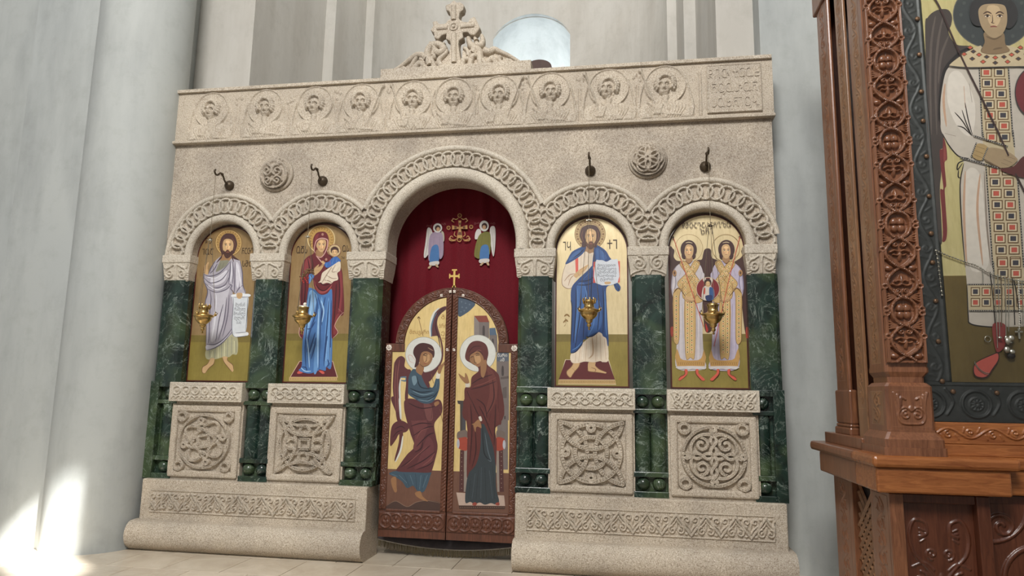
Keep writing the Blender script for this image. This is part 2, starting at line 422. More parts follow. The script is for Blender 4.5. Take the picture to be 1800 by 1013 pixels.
# ---------------------------------------------------------------- flat painting: outlines laid one over another, fractions of a millimetre thick
class Paint:
    """fills and brush strokes in photo pixels of a crop, laid down on the upright plane y = Y"""
    def __init__(s, Y, ox=0.0, oy=0.0, k=1.0, step=1.5e-5, fmap=None):
        s.Y, s.ox, s.oy, s.k, s.step = Y, ox, oy, k, step; s.v = []; s.f = []; s.c = []; s.n = 0; s.fmap = fmap
    def pt(s, x, y):
        if s.fmap: X, Z = s.fmap(x, y); return (X, s.Y - s.n * s.step, Z)
        p = at(s.ox + x / s.k, s.oy + y / s.k, s.Y); return (p[0], s.Y - s.n * s.step, p[2])
    def _col(s, c): return srgb(*c) if max(c) > 1 else tuple(c) + (1,)
    def fill(s, c, pts, sm=True, per=5):
        P = smooth_pts(pts, per, True) if sm and len(pts) > 2 else np.array(pts, float)
        s.n += 1; b = len(s.v); V = [s.pt(*p) for p in P]; n = len(V)
        area = sum(V[i][0] * V[(i + 1) % n][2] - V[(i + 1) % n][0] * V[i][2] for i in range(n))
        if area < 0: V = V[::-1]
        s.v += V; s.f.append(tuple(range(b, b + n))); s.c.append(s._col(c)); return s
    def line(s, c, pts, wid, sm=True, taper=True, per=6):
        P = smooth_pts(pts, per) if sm and len(pts) > 2 else np.array(pts, float)
        s.n += 1; n = len(P); b = len(s.v); T = np.gradient(P, axis=0); T /= (np.linalg.norm(T, axis=1)[:, None] + 1e-9)
        for i in range(n):
            t = i / max(1, n - 1); w = wid * .5 * ((.25 + .75 * math.sin(PI * t) ** .6) if taper else 1)
            nx, ny = -T[i][1] * w, T[i][0] * w
            s.v.append(s.pt(P[i][0] + nx, P[i][1] + ny)); s.v.append(s.pt(P[i][0] - nx, P[i][1] - ny))
        for i in range(n - 1):
            s.f.append((b + 2 * i, b + 2 * i + 1, b + 2 * i + 3, b + 2 * i + 2)); s.c.append(s._col(c))
        return s
    def ell(s, c, cx, cy, rx, ry=None, rot=0.0, n=28, a0=0.0, a1=2 * PI):
        ry = ry or rx; a = np.linspace(a0, a1, n, endpoint=abs(a1 - a0) < 6.28)
        P = [(cx + rx * math.cos(q) * math.cos(rot) - ry * math.sin(q) * math.sin(rot), cy + rx * math.cos(q) * math.sin(rot) + ry * math.sin(q) * math.cos(rot)) for q in a]
        return s.fill(c, P, False)
    def ring(s, c, cx, cy, r, wid, n=40): return s.line(c, [(cx + r * math.cos(q), cy + r * math.sin(q)) for q in np.linspace(0, 2 * PI, n)], wid, False, False)
    def obj(s, name, parent=None, mat='paint'):
        me = bpy.data.meshes.new(name); me.from_pydata(s.v, [], s.f)
        at_ = me.attributes.new('paint', 'FLOAT_COLOR', 'FACE'); at_.data.foreach_set('color', np.array(s.c, np.float32).ravel())
        me.update(); return link(name, me, MAT[mat], parent)

def text_mesh(body, size, depth=0.0, align='CENTER', spacing=1.0, line=1.0, bold=0.0):
    cu = bpy.data.curves.new('text', 'FONT'); cu.body = body; cu.size = size; cu.extrude = depth; cu.align_x = align; cu.align_y = 'CENTER'
    cu.space_character = spacing; cu.space_line = line; cu.offset = bold; cu.resolution_u = 3
    o = bpy.data.objects.new('text', cu); COL.objects.link(o)
    dg = bpy.context.evaluated_depsgraph_get(); me = bpy.data.meshes.new_from_object(o.evaluated_get(dg))
    bpy.data.objects.remove(o); bpy.data.curves.remove(cu); return me
def lettering(name, body, x, y, z, size, mat, parent=None, depth=0.0, width=None, tilt=0.0, **kw):
    """upright words facing the viewer; width stretches them to the length they have"""
    me = text_mesh(body, size, depth, **kw)
    xs = [v.co.x for v in me.vertices]; ex = (width / max(1e-6, max(xs) - min(xs))) if width else 1.0
    for v in me.vertices:
        a, b, c = v.co.x * ex, v.co.y, v.co.z
        ca, sa = math.cos(tilt), math.sin(tilt)
        v.co = (x + a * ca - b * sa, y - c, z + a * sa + b * ca)
    me.update(); me.materials.clear(); return link(name, me, MAT[mat] if isinstance(mat, str) else mat, parent)
# ================================================================ THE SETTING
fl = MB().box(-7, 6, -9, 6, -.12, -.004).obj('floor', MAT['grout']); tag(fl, kind='structure')
# marble tiles laid square to the screen, each its own slab
TS = .42; tile_me = MB().box(-TS / 2 + .0024, TS / 2 - .0024, -TS / 2 + .0024, TS / 2 - .0024, -.02, 0, .0015).mesh('floor_tile'); tile_me.materials.append(MAT['tile'])
rows = 0
for j in range(-6, 3):
    for i in range(-9, 8):
        x = i * TS + (.21 if j % 2 else 0) - .1; y = j * TS + .1
        if y < -1.75 or y > .75 or x > 2.9 or x < -3.9: continue
        t = link('floor_tile', tile_me, None, fl); t.location = (x, y, 0)
# --- left pier, half column and the wall behind it
def half_column(name, cx, cy, r, z1, mat):
    return MB().lathe([(r, 0), (r, z1)], 48, cx, cy).obj(name, mat)
ZT = 8.5
pl = MAT['plaster']
tag(MB().box(-3.62, -2.62, -.225, .5, 0, ZT).obj('wall_left', pl), kind='structure')
tag(MB().box(-6.5, -3.62, .25, .6, 0, ZT).obj('wall_far_left', pl), kind='structure')
hc = half_column('wall_column_left', -2.745, .0, .36, ZT, pl); tag(hc, kind='structure')
tag(MB().box(2.352, 6, .27, .52, 0, ZT).obj('wall_right', pl), kind='structure')
# --- sanctuary behind the screen: stepped piers, curved apse, deep window niche
pa = MAT['plaster_apse']
for sgn, nm in ((-1, 'left'), (1, 'right')):
    b = MB()
    poly = [(2.06, .50), (2.9, .50), (2.9, 3.4), (1.83, 3.4), (1.83, 2.82), (1.94, 2.82), (1.94, 1.94), (2.06, 1.94)]
    b.sweep_z([(sgn * x, y) for x, y in poly], 0, ZT)
    tag(b.obj('wall_sanctuary_' + nm, pa), kind='structure')
def apse_wall():
    """half cylinder wall with an arched window opening at its middle"""
    R0, cy, n = 1.83, 2.82, 60; NR, zs = .63, 6.06
    b = MB(); ang = np.linspace(0, PI, n + 1); zsill = 4.6
    def p(a, z, r=R0): return (r * math.cos(a), cy + r * math.sin(a) * .84, z)
    for k in range(n):
        a0, a1 = ang[k], ang[k + 1]; x0, x1 = R0 * math.cos(a0), R0 * math.cos(a1)
        if max(abs(x0), abs(x1)) < NR + 1e-6:
            z0 = zs + math.sqrt(max(0, NR * NR - x0 * x0)); z1 = zs + math.sqrt(max(0, NR * NR - x1 * x1))
            b.add([p(a0, 0), p(a1, 0), p(a1, zsill), p(a0, zsill)], [(0, 1, 2, 3)], True)
            b.add([p(a0, z0), p(a1, z1), p(a1, ZT), p(a0, ZT)], [(0, 1, 2, 3)], True)
        elif min(abs(x0), abs(x1)) < NR:
            z = zs
            b.add([p(a0, 0), p(a1, 0), p(a1, ZT), p(a0, ZT)], [(0, 1, 2, 3)], True)
        else:
            b.add([p(a0, 0), p(a1, 0), p(a1, ZT), p(a0, ZT)], [(0, 1, 2, 3)], True)
    return b.obj('wall_apse', pa)
tag(apse_wall(), kind='structure')
# the niche: splayed reveal closing to a small window that stays below the line of sight
nb = MB(); NR, zs = .64, 6.06
out = [(-NR, 4.6)] + [(NR * math.cos(PI - q), zs + NR * math.sin(q)) for q in np.linspace(0, PI, 25)] + [(NR, 4.6)]
rings = [[(x * k, y, 4.6 + (z - 4.6) * (.35 + .65 * k)) for x, z in out] for k, y in ((1.0, 4.28), (1.0, 4.45), (.97, 4.62), (.90, 4.78), (.78, 4.92), (.58, 5.03), (.3, 5.09), (.04, 5.11))]
nb.loft(rings, closed=True, caps=False, smooth=True)
w1 = tag(nb.obj('window_1', pl), kind='structure')
# the rounded top of a brown wooden frame that shows above the beam
q0, q1, q2 = at(924, 116, 4.40), at(970, 119, 4.40), at(947, 107, 4.40); fr = MB(); rr = (q1[0] - q0[0]) / 2; fc = ((q0[0] + q1[0]) / 2, q2[2] - rr * .62)
fr.prism([(fc[0] - rr, 4.62), (fc[0] + rr, 4.62)] + [(fc[0] + rr * math.cos(q), fc[1] + rr * .62 * math.sin(q)) for q in np.linspace(0, PI, 17)], 4.36, 4.44)
fr.obj('window_frame', MAT['dark_brown'], w1)
# south wall of the nave with the window the sunbeam comes through (out of the picture, to the right)
def pierced_wall():
    X0, X1 = 6.0, 6.35; b = MB(); y0, y1, z1 = -14, 6, 17
    hy, hz, hw, hh = WIN
    b.box(X0, X1, y0, hy - hw, 0, z1); b.box(X0, X1, hy + hw, y1, 0, z1); b.box(X0, X1, hy - hw, hy + hw, 0, hz - hh)
    n = 16; zc = hz + hh - hw
    for k in range(n):
        a, c = -hw + 2 * hw * k / n, -hw + 2 * hw * (k + 1) / n
        za, zb_ = zc + math.sqrt(max(0, hw * hw - a * a)), zc + math.sqrt(max(0, hw * hw - c * c))
        v = [(X0, hy + a, za), (X0, hy + c, zb_), (X0, hy + c, z1), (X0, hy + a, z1)]
        v += [(X1, p[1], p[2]) for p in v]
        b.add(v, [(0, 1, 2, 3), (7, 6, 5, 4), (0, 4, 5, 1), (3, 2, 6, 7)])
    return b.obj('wall_south', pl)
_t = (6.0 + 2.86) / -SUN_DIR.x
WIN = (-.42 - .13 + SUN_DIR.y * -_t, .13 - SUN_DIR.z * _t, .27, .56)
tag(pierced_wall(), kind='structure')
# ================================================================ THE STONE SCREEN
ST, SP, SW, GM = MAT['stone'], MAT['stone_pale'], MAT['stone_wall'], MAT['green_marble']
SPR = 2.26            # spring line of the arches
ARC = [(-1.88, SPR, .27, .335, .47, .51), (-1.06, SPR, .27, .335, .47, .51), (0, 2.315, .50, .60, .735, .78), (1.06, SPR, .27, .335, .47, .51), (1.88, SPR, .27, .335, .47, .51)]
XL, XR = -2.395, 2.36
WY0, WY1 = .03, .24   # front and back of the arcade wall

# ---- arcade wall: stone face pierced by five arches
def arcade():
    b = MB(); zt = 3.205
    xs = set([XL, XR])
    for cx, zc, r, *_ in ARC:
        for q in np.linspace(0, PI, 49): xs.add(round(cx + r * math.cos(q), 5))
    xs = sorted(xs); zl = []
    def low(x):
        for cx, zc, r, *_ in ARC:
            d = r * r - (x - cx) ** 2
            if d > -1e-7: return zc + math.sqrt(max(0, d)), True
        return SPR, False
    n = len(xs)
    for k in range(n - 1):
        a, c = xs[k], xs[k + 1]; mid = low((a + c) / 2)[1]
        za, zb_ = (low(a)[0] if mid else SPR), (low(c)[0] if mid else SPR)
        if mid:
            cen = [q for q in ARC if abs((a + c) / 2 - q[0]) < q[2]][0]
            za = cen[1] + math.sqrt(max(0, cen[2] ** 2 - (a - cen[0]) ** 2)); zb_ = cen[1] + math.sqrt(max(0, cen[2] ** 2 - (c - cen[0]) ** 2))
        b.add([(a, WY0, za), (c, WY0, zb_), (c, WY0, zt), (a, WY0, zt)], [(0, 1, 2, 3)])
        b.add([(a, WY1, za), (c, WY1, zb_), (c, WY1, zt), (a, WY1, zt)], [(3, 2, 1, 0)])
        b.add([(a, WY0, za), (c, WY0, zb_), (c, WY1, zb_), (a, WY1, za)], [(3, 2, 1, 0)], mid)
    for x, f in ((XL, (0, 1, 2, 3)), (XR, (3, 2, 1, 0))):
        b.add([(x, WY1, SPR), (x, WY0, SPR), (x, WY0, zt), (x, WY1, zt)], [f])
    b.add([(XL, WY0, zt), (XR, WY0, zt), (XR, WY1, zt), (XL, WY1, zt)], [(0, 1, 2, 3)])
    # straight sides of the taller middle arch
    for x in (-.5, .5):
        b.add([(x, WY0, SPR), (x, WY1, SPR), (x, WY1, 2.315), (x, WY0, 2.315)], [(0, 1, 2, 3) if x > 0 else (3, 2, 1, 0)])
    return b
AW = empty('arcade_wall', (0, 0, 0), 'beige stone arcade wall with five carved round arches over the marble pillars', 'arcade')
arcade().obj('wall_face', SW, AW)
def keep(k, x, z):
    """an arch ring stops where the neighbour's ring begins"""
    me_ = math.hypot(x - ARC[k][0], z - ARC[k][1]) - ARC[k][5]
    for j in (k - 1, k + 1):
        if 0 <= j < 5:
            o = math.hypot(x - ARC[j][0], z - ARC[j][1]) - ARC[j][5]
            if o < me_ - 1e-4 or (o < 0 and (x - (ARC[k][0] + ARC[j][0]) / 2) * (1 if j > k else -1) > 0 and o <= me_): return False
    return XL - .005 < x < XR + .005 and z >= SPR - 1e-6
def arch_path(k, r, n=90):
    cx, zc = ARC[k][0], ARC[k][1]; P = []
    if k == 2: P.append((cx + r, SPR))
    P += [(cx + r * math.cos(q), zc + r * math.sin(q)) for q in np.linspace(0, PI, n)]
    if k == 2: P.append((cx - r, SPR))
    return [p for p in P]
for k, (cx, zc, r0, r1, r2, r3) in enumerate(ARC):
    big = k == 2
    # inner roll: stout half round, whole arch
    mid, rad = (r0 + r1) / 2, (r1 - r0) / 2
    rings = []
    for x, z in arch_path(k, mid):
        d = Vector((x - cx, max(0, z - zc))); d = d.normalized() if d.length > 1e-6 else Vector((1 if x > cx else -1, 0))
        rings.append([(x + d.x * rad * math.cos(q), WY0 - .002 - rad * .9 * math.sin(q), z + d.y * rad * math.cos(q)) for q in np.linspace(PI, 0, 9)])
    MB().loft(rings, closed=False, caps=False).obj('arch_roll', SP, AW)
    # outer rim: slimmer round, cut where rings meet
    mid, rad = (r2 + r3) / 2, (r3 - r2) / 2; rings = []; b = MB()
    for x, z in arch_path(k, mid, 120):
        if not keep(k, x, z):
            if len(rings) > 1: b.loft(rings, closed=False, caps=False)
            rings = []; continue
        d = Vector((x - cx, max(0, z - zc))); d = d.normalized() if d.length > 1e-6 else Vector((1 if x > cx else -1, 0))
        rings.append([(x + d.x * rad * math.cos(q), WY0 - .002 - rad * 1.1 * math.sin(q), z + d.y * rad * math.cos(q)) for q in np.linspace(PI, 0, 8)])
    if len(rings) > 1: b.loft(rings, closed=False, caps=False)
    b.obj('arch_rim', SP, AW)
    # carved band of linked ovals between them
    a0, a1 = r1 + .004, r2 - .002; wid = a1 - a0; rm = (a0 + a1) / 2; leg = (zc - SPR)
    length = PI * rm + 2 * leg
    R = Relief(length, wid, .0025)
    pitch = .073; n = int(round(length / pitch)); pitch = length / n
    st = [circle(-length / 2 + pitch * (i + .5), 0, pitch * .70, 30, wid * .455) for i in range(n)]
    R.H -= .016
    R.interlace(st, .0098, .026, prof_strap, .62, 1.3)
    def fm(U, V, H, cx=cx, zc=zc, rm=rm, leg=leg, length=length):
        s = U + length / 2; q = np.clip((s - leg) / rm, 0, PI); r = rm + V
        X = cx + r * np.cos(q); Z = zc + r * np.sin(q) - np.where(s < leg, leg - s, 0) - np.where(s > length - leg, s - (length - leg), 0)
        return X, WY0 - .004 - H, Z
    me = R.mesh('arch_band', fm, .02)
    # cut the band along the seam with the neighbouring arch
    bm = bmesh.new(); bm.from_mesh(me)
    kill = []
    for f in bm.faces:
        c = f.calc_center_median()
        bad = c.x < XL or c.x > XR
        for j in (k - 1, k + 1):
            if 0 <= j < 5:
                m_ = math.hypot(c.x - cx, max(0, c.z - zc)) - r3; o = math.hypot(c.x - ARC[j][0], max(0, c.z - ARC[j][1])) - ARC[j][5]
                if o < 0 and o < m_ : bad = True
        if bad: kill.append(f)
    bmesh.ops.delete(bm, geom=kill, context='FACES'); bm.to_mesh(me); bm.free()
    link('arch_band', me, SP, AW)
# ---- carved half-ball bosses
def boss(cx, cz, r, kind):
    R = Relief(2 * r, 2 * r, .0032)
    if kind == 0:
        st = [spiral(r * .32 * sx, r * .05, r * .36, r * .06, PI / 2, 1.5 * sx, 40) for sx in (-1, 1)]
        st += [circle(0, r * .52, r * .26, 24, r * .2), arc(0, -.1 * r, r * .82, PI * .95, PI * 2.05, 40), arc(0, -.05 * r, r * .8, 0, PI, 40)]
        for a in np.linspace(PI * .1, PI * .9, 7): st.append(np.array([(r * .3 * math.cos(a), r * (.42 + .3 * math.sin(a))), (r * .6 * math.cos(a), r * (.42 + .5 * math.sin(a)))]))
        st += [spiral(r * .3 * sx, -r * .5, r * .26, r * .05, 0, 1.3 * sx, 30) for sx in (-1, 1)]
    else:
        st = [circle(0, 0, r * .16, 20)]
        for q in range(6):
            a = q * PI / 3; st.append(circle(r * .46 * math.cos(a), r * .46 * math.sin(a), r * .36, 30))
        st.append(circle(0, 0, r * .62, 50)); st.append(circle(0, 0, r * .93, 50))
    R.H -= .008
    R.interlace(st, r * .062, .022, prof_strap, .6, 1.3)
    def fm(U, V, H):
        rr = np.clip(np.hypot(U, V) / r, 0, 1); ny = np.sqrt(1 - rr ** 2); h_ = np.maximum(H, -.012)
        return cx + U * (1 + .5 * h_ / r), WY0 - .010 - .52 * r * ny - (.25 + .75 * ny) * h_, cz + V * (1 + .5 * h_ / r)
    me = R.mesh('boss', fm, .0); bm = bmesh.new(); bm.from_mesh(me)
    bmesh.ops.delete(bm, geom=[f for f in bm.faces if math.hypot(f.calc_center_median().x - cx, f.calc_center_median().z - cz) > r * 1.0], context='FACES'); bm.to_mesh(me); bm.free()
    o = link('boss', me, SW, AW)
    MB().tube([(cx + r * 1.01 * math.cos(q), WY0 - .008, cz + r * 1.01 * math.sin(q)) for q in np.linspace(0, 2 * PI, 40, endpoint=False)], .017, 8, closed=True).obj('boss_ring', SW, o)
    return o
tag(boss(-1.46, 2.915, .128, 0), 'round boss carved with scrolls'); tag(boss(1.475, 2.915, .125, 1), 'round boss carved with knotwork')

# ---- pillars of green marble with stone capitals
PIL = [(-2.385, -2.155, 'outermost green marble pillar beside the left plaster column'), (-1.59, -1.355, 'green marble pillar between the bearded robed saint icon and the mother and child icon'),
       (-.785, -.525, 'green marble pillar at the left side of the double door'), (.525, .775, 'green marble pillar at the right side of the double door'),
       (1.352, 1.585, 'green marble pillar between the open book icon and the twin figures icon'), (2.15, 2.355, 'outermost dark green marble pillar beside the right plaster wall')]
def half_shaft(b, cx, r, z0, z1, y):
    rings = [[(cx + r * math.cos(q), y - r * .9 * math.sin(q), z) for q in np.linspace(PI, 2 * PI, 11)] for z in (z1, z0)]
    rings = [[(cx + r * math.cos(q), y - r * .9 * math.sin(q), z) for q in np.linspace(PI, 0, 11)] for z in (z0, z1)]
    b.loft(rings, closed=False, caps=False)
    for z, fl_ in ((z1, False), (z0, True)):
        ring = [(cx + r * math.cos(q), y - r * .9 * math.sin(q), z) for q in np.linspace(PI, 0, 11)]
        b.add(ring, [tuple(range(11)) if not fl_ else tuple(range(10, -1, -1))])
for k, (xa, xb, lab) in enumerate(PIL):
    P = empty('pillar', ((xa + xb) / 2, .1, .5), lab, 'pillar', 'green marble pillars of the screen')
    P.location = (0, 0, 0)
    end = k in (0, 5); cx = (xa + xb) / 2
    la = xa - (.005 if k == 0 else .0); lb = xb + (.005 if k == 5 else 0)
    # lower block: recessed core between projecting slabs
    if k == 0: core = (la + .075, lb)
    elif k == 5: core = (la, lb - .075)
    else: core = (la, lb)
    MB().box(la, lb, .055, .22, .51, 1.25).obj('core', GM, P)
    if end:
        MB().box(*((la, core[0]) if k == 0 else (core[1], lb)), .0, .06, .51, 1.25, .004).obj('side_strip', GM, P)
    for z0, z1, y in ((.51, .552, .0), (.647, .682, .004), (1.078, 1.108, .004), (1.206, 1.25, .002)):
        MB().box(core[0], core[1], y, .06, z0, z1, .004).obj('slab', GM, P)
    cs = [(core[0] + core[1]) / 2] if end else [core[0] + (core[1] - core[0]) * .27, core[0] + (core[1] - core[0]) * .73]
    rr = min(.056, (core[1] - core[0]) * (.36 if end else .23))
    for c in cs:
        for zc in (.60, 1.158):
            MB().ball((c, .045, zc), min(rr, .046), 18, 12).obj('ball', GM, P)
        b = MB(); half_shaft(b, c, rr, .684, 1.076, .056); b.obj('half_shaft', GM, P)
    # upper shaft with chamfered corners
    c = .028; y0, y1 = .01, .22
    b = MB().sweep_z([(xa + c, y0), (xb - c, y0), (xb, y0 + c), (xb, y1), (xa, y1), (xa, y0 + c)], 1.25, 2.055)
    b.obj('shaft', GM, P)
    # capital: abacus, flared block, scrolls on the face
    wx = .030 if not end else .018; xA, xB = xa - wx * (0 if k == 0 else 1), xb + wx * (0 if k == 5 else 1)
    C = empty('capital'); C.parent = P
    MB().box(xA, xB, -.012, .245, 2.195, SPR, .006).obj('abacus', SP, C)
    ring = lambda z, g: [(xA + g, -.004 + g * .8, z), (xB - g, -.004 + g * .8, z), (xB - g, .24, z), (xA + g, .24, z)]
    MB().loft([ring(2.047, .026), ring(2.075, .022), ring(2.13, .012), ring(2.195, .004)], smooth=False).obj('bell', SP, C)
    W_, H_ = xB - xA - .02, .14; R = Relief(W_, H_, .003)
    for sx in (-1, 1):
        if k in (4,):
            R.stroke(spiral(sx * W_ * .24, .015, .052, .008, PI / 2, 1.6 * sx, 40), .0085, .014); R.stroke(smooth_pts([(sx * W_ * .04, -.062), (sx * W_ * .12, -.03), (sx * W_ * .4, -.05), (sx * W_ * .48, -.065)]), .007, .012)
        else:
            R.stroke(spiral(sx * W_ * .25, -.012, .046, .007, PI / 2 if sx > 0 else PI / 2, -1.5 * sx, 40), .008, .014)
            R.stroke(smooth_pts([(sx * W_ * .46, .066), (sx * W_ * .42, .03), (sx * W_ * .25, .036), (sx * W_ * .04, .05), (sx * .004, -.06)]), .0075, .013)
            for q in range(4): R.stroke(smooth_pts([(sx * W_ * .47, -.062 + q * .018), (sx * W_ * .36, -.055 + q * .014), (sx * W_ * .3, -.03)]), .005, .008)
        R.stroke(np.array([(sx * .004, -.065), (sx * .004, .062)]), .0055, .010)
    def fmc(U, V, H, cx=(xA + xB) / 2):
        t = (V + .07) / .14; g = .026 * (1 - t) ** 1.2
        return cx + U * (1 - .07 * (1 - t)), -.0055 + g * .8 - H, 2.122 + V
    relief_obj('scroll_carving', R, fmc, SP, C, .01)

# ---- carved shelf blocks and knotwork panels under the icons
BAY = [-1.885, -1.065, 1.06, 1.885]
def shelf(cx, kind):
    S = empty('shelf_block')
    MB().box(cx - .305, cx + .305, -.045, .2, 1.098, 1.245, .005).obj('block', SP, S)
    R = Relief(.575, .115, .0028)
    R.frame(.003, .004, .001)
    n = 7 if kind < 3 else 8; p = .55 / n
    for i in range(n):
        c = -.275 + p * (i + .5); s_ = 1 if i % 2 else -1
        if kind == 0:
            R.stroke(circle(c, .012, p * .40, 20, .030), .0055, .014); R.dome(c, .012, .012, .017, .014)
            for sx in (-1, 1): R.stroke(smooth_pts([(c, -.045), (c + sx * p * .3, -.03), (c + sx * p * .5, -.048)]), .006, .013)
            R.stroke(np.array([(c, -.048), (c, -.02)]), .006, .013)
        elif kind in (1, 2):
            R.stroke(arc(c, .0, p * .46, 0, PI, 18, .042), .0055, .015); R.stroke(arc(c + p * .5, .012, p * .46, PI, 2 * PI, 18, .052), .0055, .014)
            for sx in (-1, 1): R.stroke(spiral(c + sx * p * .2, .004, .014, .003, -PI / 2, .9 * sx, 16), .004, .013)
            R.dome(c, -.02, .008, .02, .014); R.dome(c + p * .5, .03, .012, .012, .013)
        else:
            for sx in (-1, 1): R.stroke(spiral(c, sx * .022, .026, .004, PI / 2 * sx, 1.2 * s_, 22), .0052, .015)
            R.stroke(smooth_pts([(c - p * .5, -.048 * s_), (c - p * .1, 0), (c + p * .5, .048 * s_)]), .006, .015); R.dome(c + p * .45, 0, .009, .016, .013)
    relief_obj('leaf_carving', R, front(cx, -.0455, 1.1715), SP, S, .002)
    return S
SHL = ['carved stone block under the bearded saint holding a scroll', 'carved stone block under the mother and child icon', 'carved stone block under the icon with the open book', 'carved stone block under the twin figures icon']
for k, cx in enumerate(BAY): tag(shelf(cx, k), SHL[k], 'stone block', 'carved blocks under the icons')

def knot_panel(cx, kind):
    S = empty('knot_panel'); W_, H_ = .60, .575; zc = .80
    b = MB(); b.box(cx - W_ / 2, cx + W_ / 2, .01, .2, .512, 1.096); b.obj('slab', ST, S)
    # raised rounded border
    y = -.012; o = W_ / 2 - .012; oh = H_ / 2 - .016
    for q, (xa, za, xb, zb_) in enumerate(((-o, -oh, o, -oh), (o, -oh, o, oh), (o, oh, -o, oh), (-o, oh, -o, -oh))):
        hor = q % 2 == 0; c = .026
        if hor: bb = MB().box(cx - o, cx + o, y, .02, zc + za - c + (c if za < 0 else -c) - 0, zc + za + c + (c if za < 0 else -c), .014)
        else: bb = MB().box(cx + xa - c + (-c if xa > 0 else c), cx + xa + c + (-c if xa > 0 else c), y - .001, .02, zc - oh, zc + oh, .014)
        bb.obj('border', ST, S)
    s_ = .222; sv = .212; R = Relief(.475, .452, .0022)
    T = lambda P: np.array(P) * (s_, sv)
    wid = .0135; st = []
    def arcs(apex, tip):
        L = []
        for q in range(4):
            # circular arc from corner to corner that bows toward the middle
            sag = tip - apex; rad = (tip * tip + sag * sag) / (2 * sag); cc = apex + rad
            h = math.asin(min(1, tip / rad)); A = arc(cc, 0, rad, PI - h, PI + h, 40); a = q * PI / 2
            L.append(np.array([(x * math.cos(a) - y_ * math.sin(a), x * math.sin(a) + y_ * math.cos(a)) for x, y_ in A]))
        return L
    if kind == 0:
        st = [circle(0, 0, .93, 60)]; a = np.linspace(0, 2 * PI, 160)
        for g, ea, eb in ((PI / 4 + .2, .80, .34), (-PI / 4 + .2, .80, .34), (.2, .62, .20), (PI / 2 + .2, .62, .20)):
            e = circle(0, 0, ea, 60, eb); st.append(np.array([(x * math.cos(g) - y_ * math.sin(g), x * math.sin(g) + y_ * math.cos(g)) for x, y_ in e]))
        st += [circle(sx * .87, sz * .87, .15, 20) for sx in (-1, 1) for sz in (-1, 1)]
        st += [circle(.74 * math.cos(q), .74 * math.sin(q), .085, 16) for q in (.2, .2 + PI / 2, .2 + PI, .2 - PI / 2)]
        wid = .0118
    elif kind == 1:
        st = [circle(0, 0, .88, 60)] + arcs(.30, .96) + arcs(.62, .90)
        st += [circle(sx, sz, .17, 20) for sx, sz in ((0, .46), (0, -.46), (.46, 0), (-.46, 0))]
        st += [np.array([(-.17, -.17), (.17, -.17), (.17, .17), (-.17, .17), (-.17, -.17)]) * .95]
        wid = .0125
    elif kind == 2:
        st = [circle(0, 0, .92, 60), circle(0, 0, .50, 44)] + arcs(.12, .97)
        st += [circle(sx, sz, .10, 18) for sx, sz in ((0, .80), (0, -.80), (.80, 0), (-.80, 0))]
        wid = .0165
    else:
        st = [circle(0, 0, .92, 60)]
        a = np.linspace(0, 2 * PI, 140); r = .60 + .17 * np.abs(np.cos(2 * a)) ** .7
        st.append(np.stack([r * np.cos(a + PI / 4), r * np.sin(a + PI / 4)], -1))
        t = np.linspace(-.80, .80, 60)
        for ph in (0, PI):
            st.append(np.stack([.085 * np.sin(t * 9.5 + ph), t], -1)); st.append(np.stack([t, .085 * np.sin(t * 9.5 + ph)], -1))
        for sx in (-1, 1):
            for sz in (-1, 1):
                st.append(spiral(sx * .36, sz * .36, .22, .06, PI / 2 * sz, 1.1 * sx * sz, 30)); st.append(circle(sx * .86, sz * .86, .15, 20))
        st += [circle(sx, sz, .07, 16) for sx, sz in ((0, .86), (0, -.86), (.86, 0), (-.86, 0))]
        wid = .0125
    R.interlace([T(p) for p in st], wid * 1.12, .034, prof_strap, .58, 1.4)
    if kind == 1:
        for q in range(12):
            a = q * PI / 6; R.pit(s_ * .88 * math.cos(a), sv * .88 * math.sin(a), .006, .03)
        for sx, sz in ((.17, .17), (.17, -.17), (-.17, .17), (-.17, -.17), (0, .62), (0, -.62), (.62, 0), (-.62, 0)): R.pit(s_ * sx, sv * sz, .006, .03)
    relief_obj('knot_carving', R, front(cx, .0095, zc), ST, S, .0)
    return S
KNL = ['square stone panel carved with a knotted ring and four corner loops, nearest the left wall', 'square stone panel carved with pointed corner lattice, small drilled holes and a square centre',
       'square stone panel carved with two concentric rings crossed by four arcs', 'square stone panel carved with coiled scrolls inside a ring, nearest the wooden icon case']
for k, cx in enumerate(BAY): tag(knot_panel(cx, k), KNL[k], 'carved panel', 'knotwork panels of the screen')

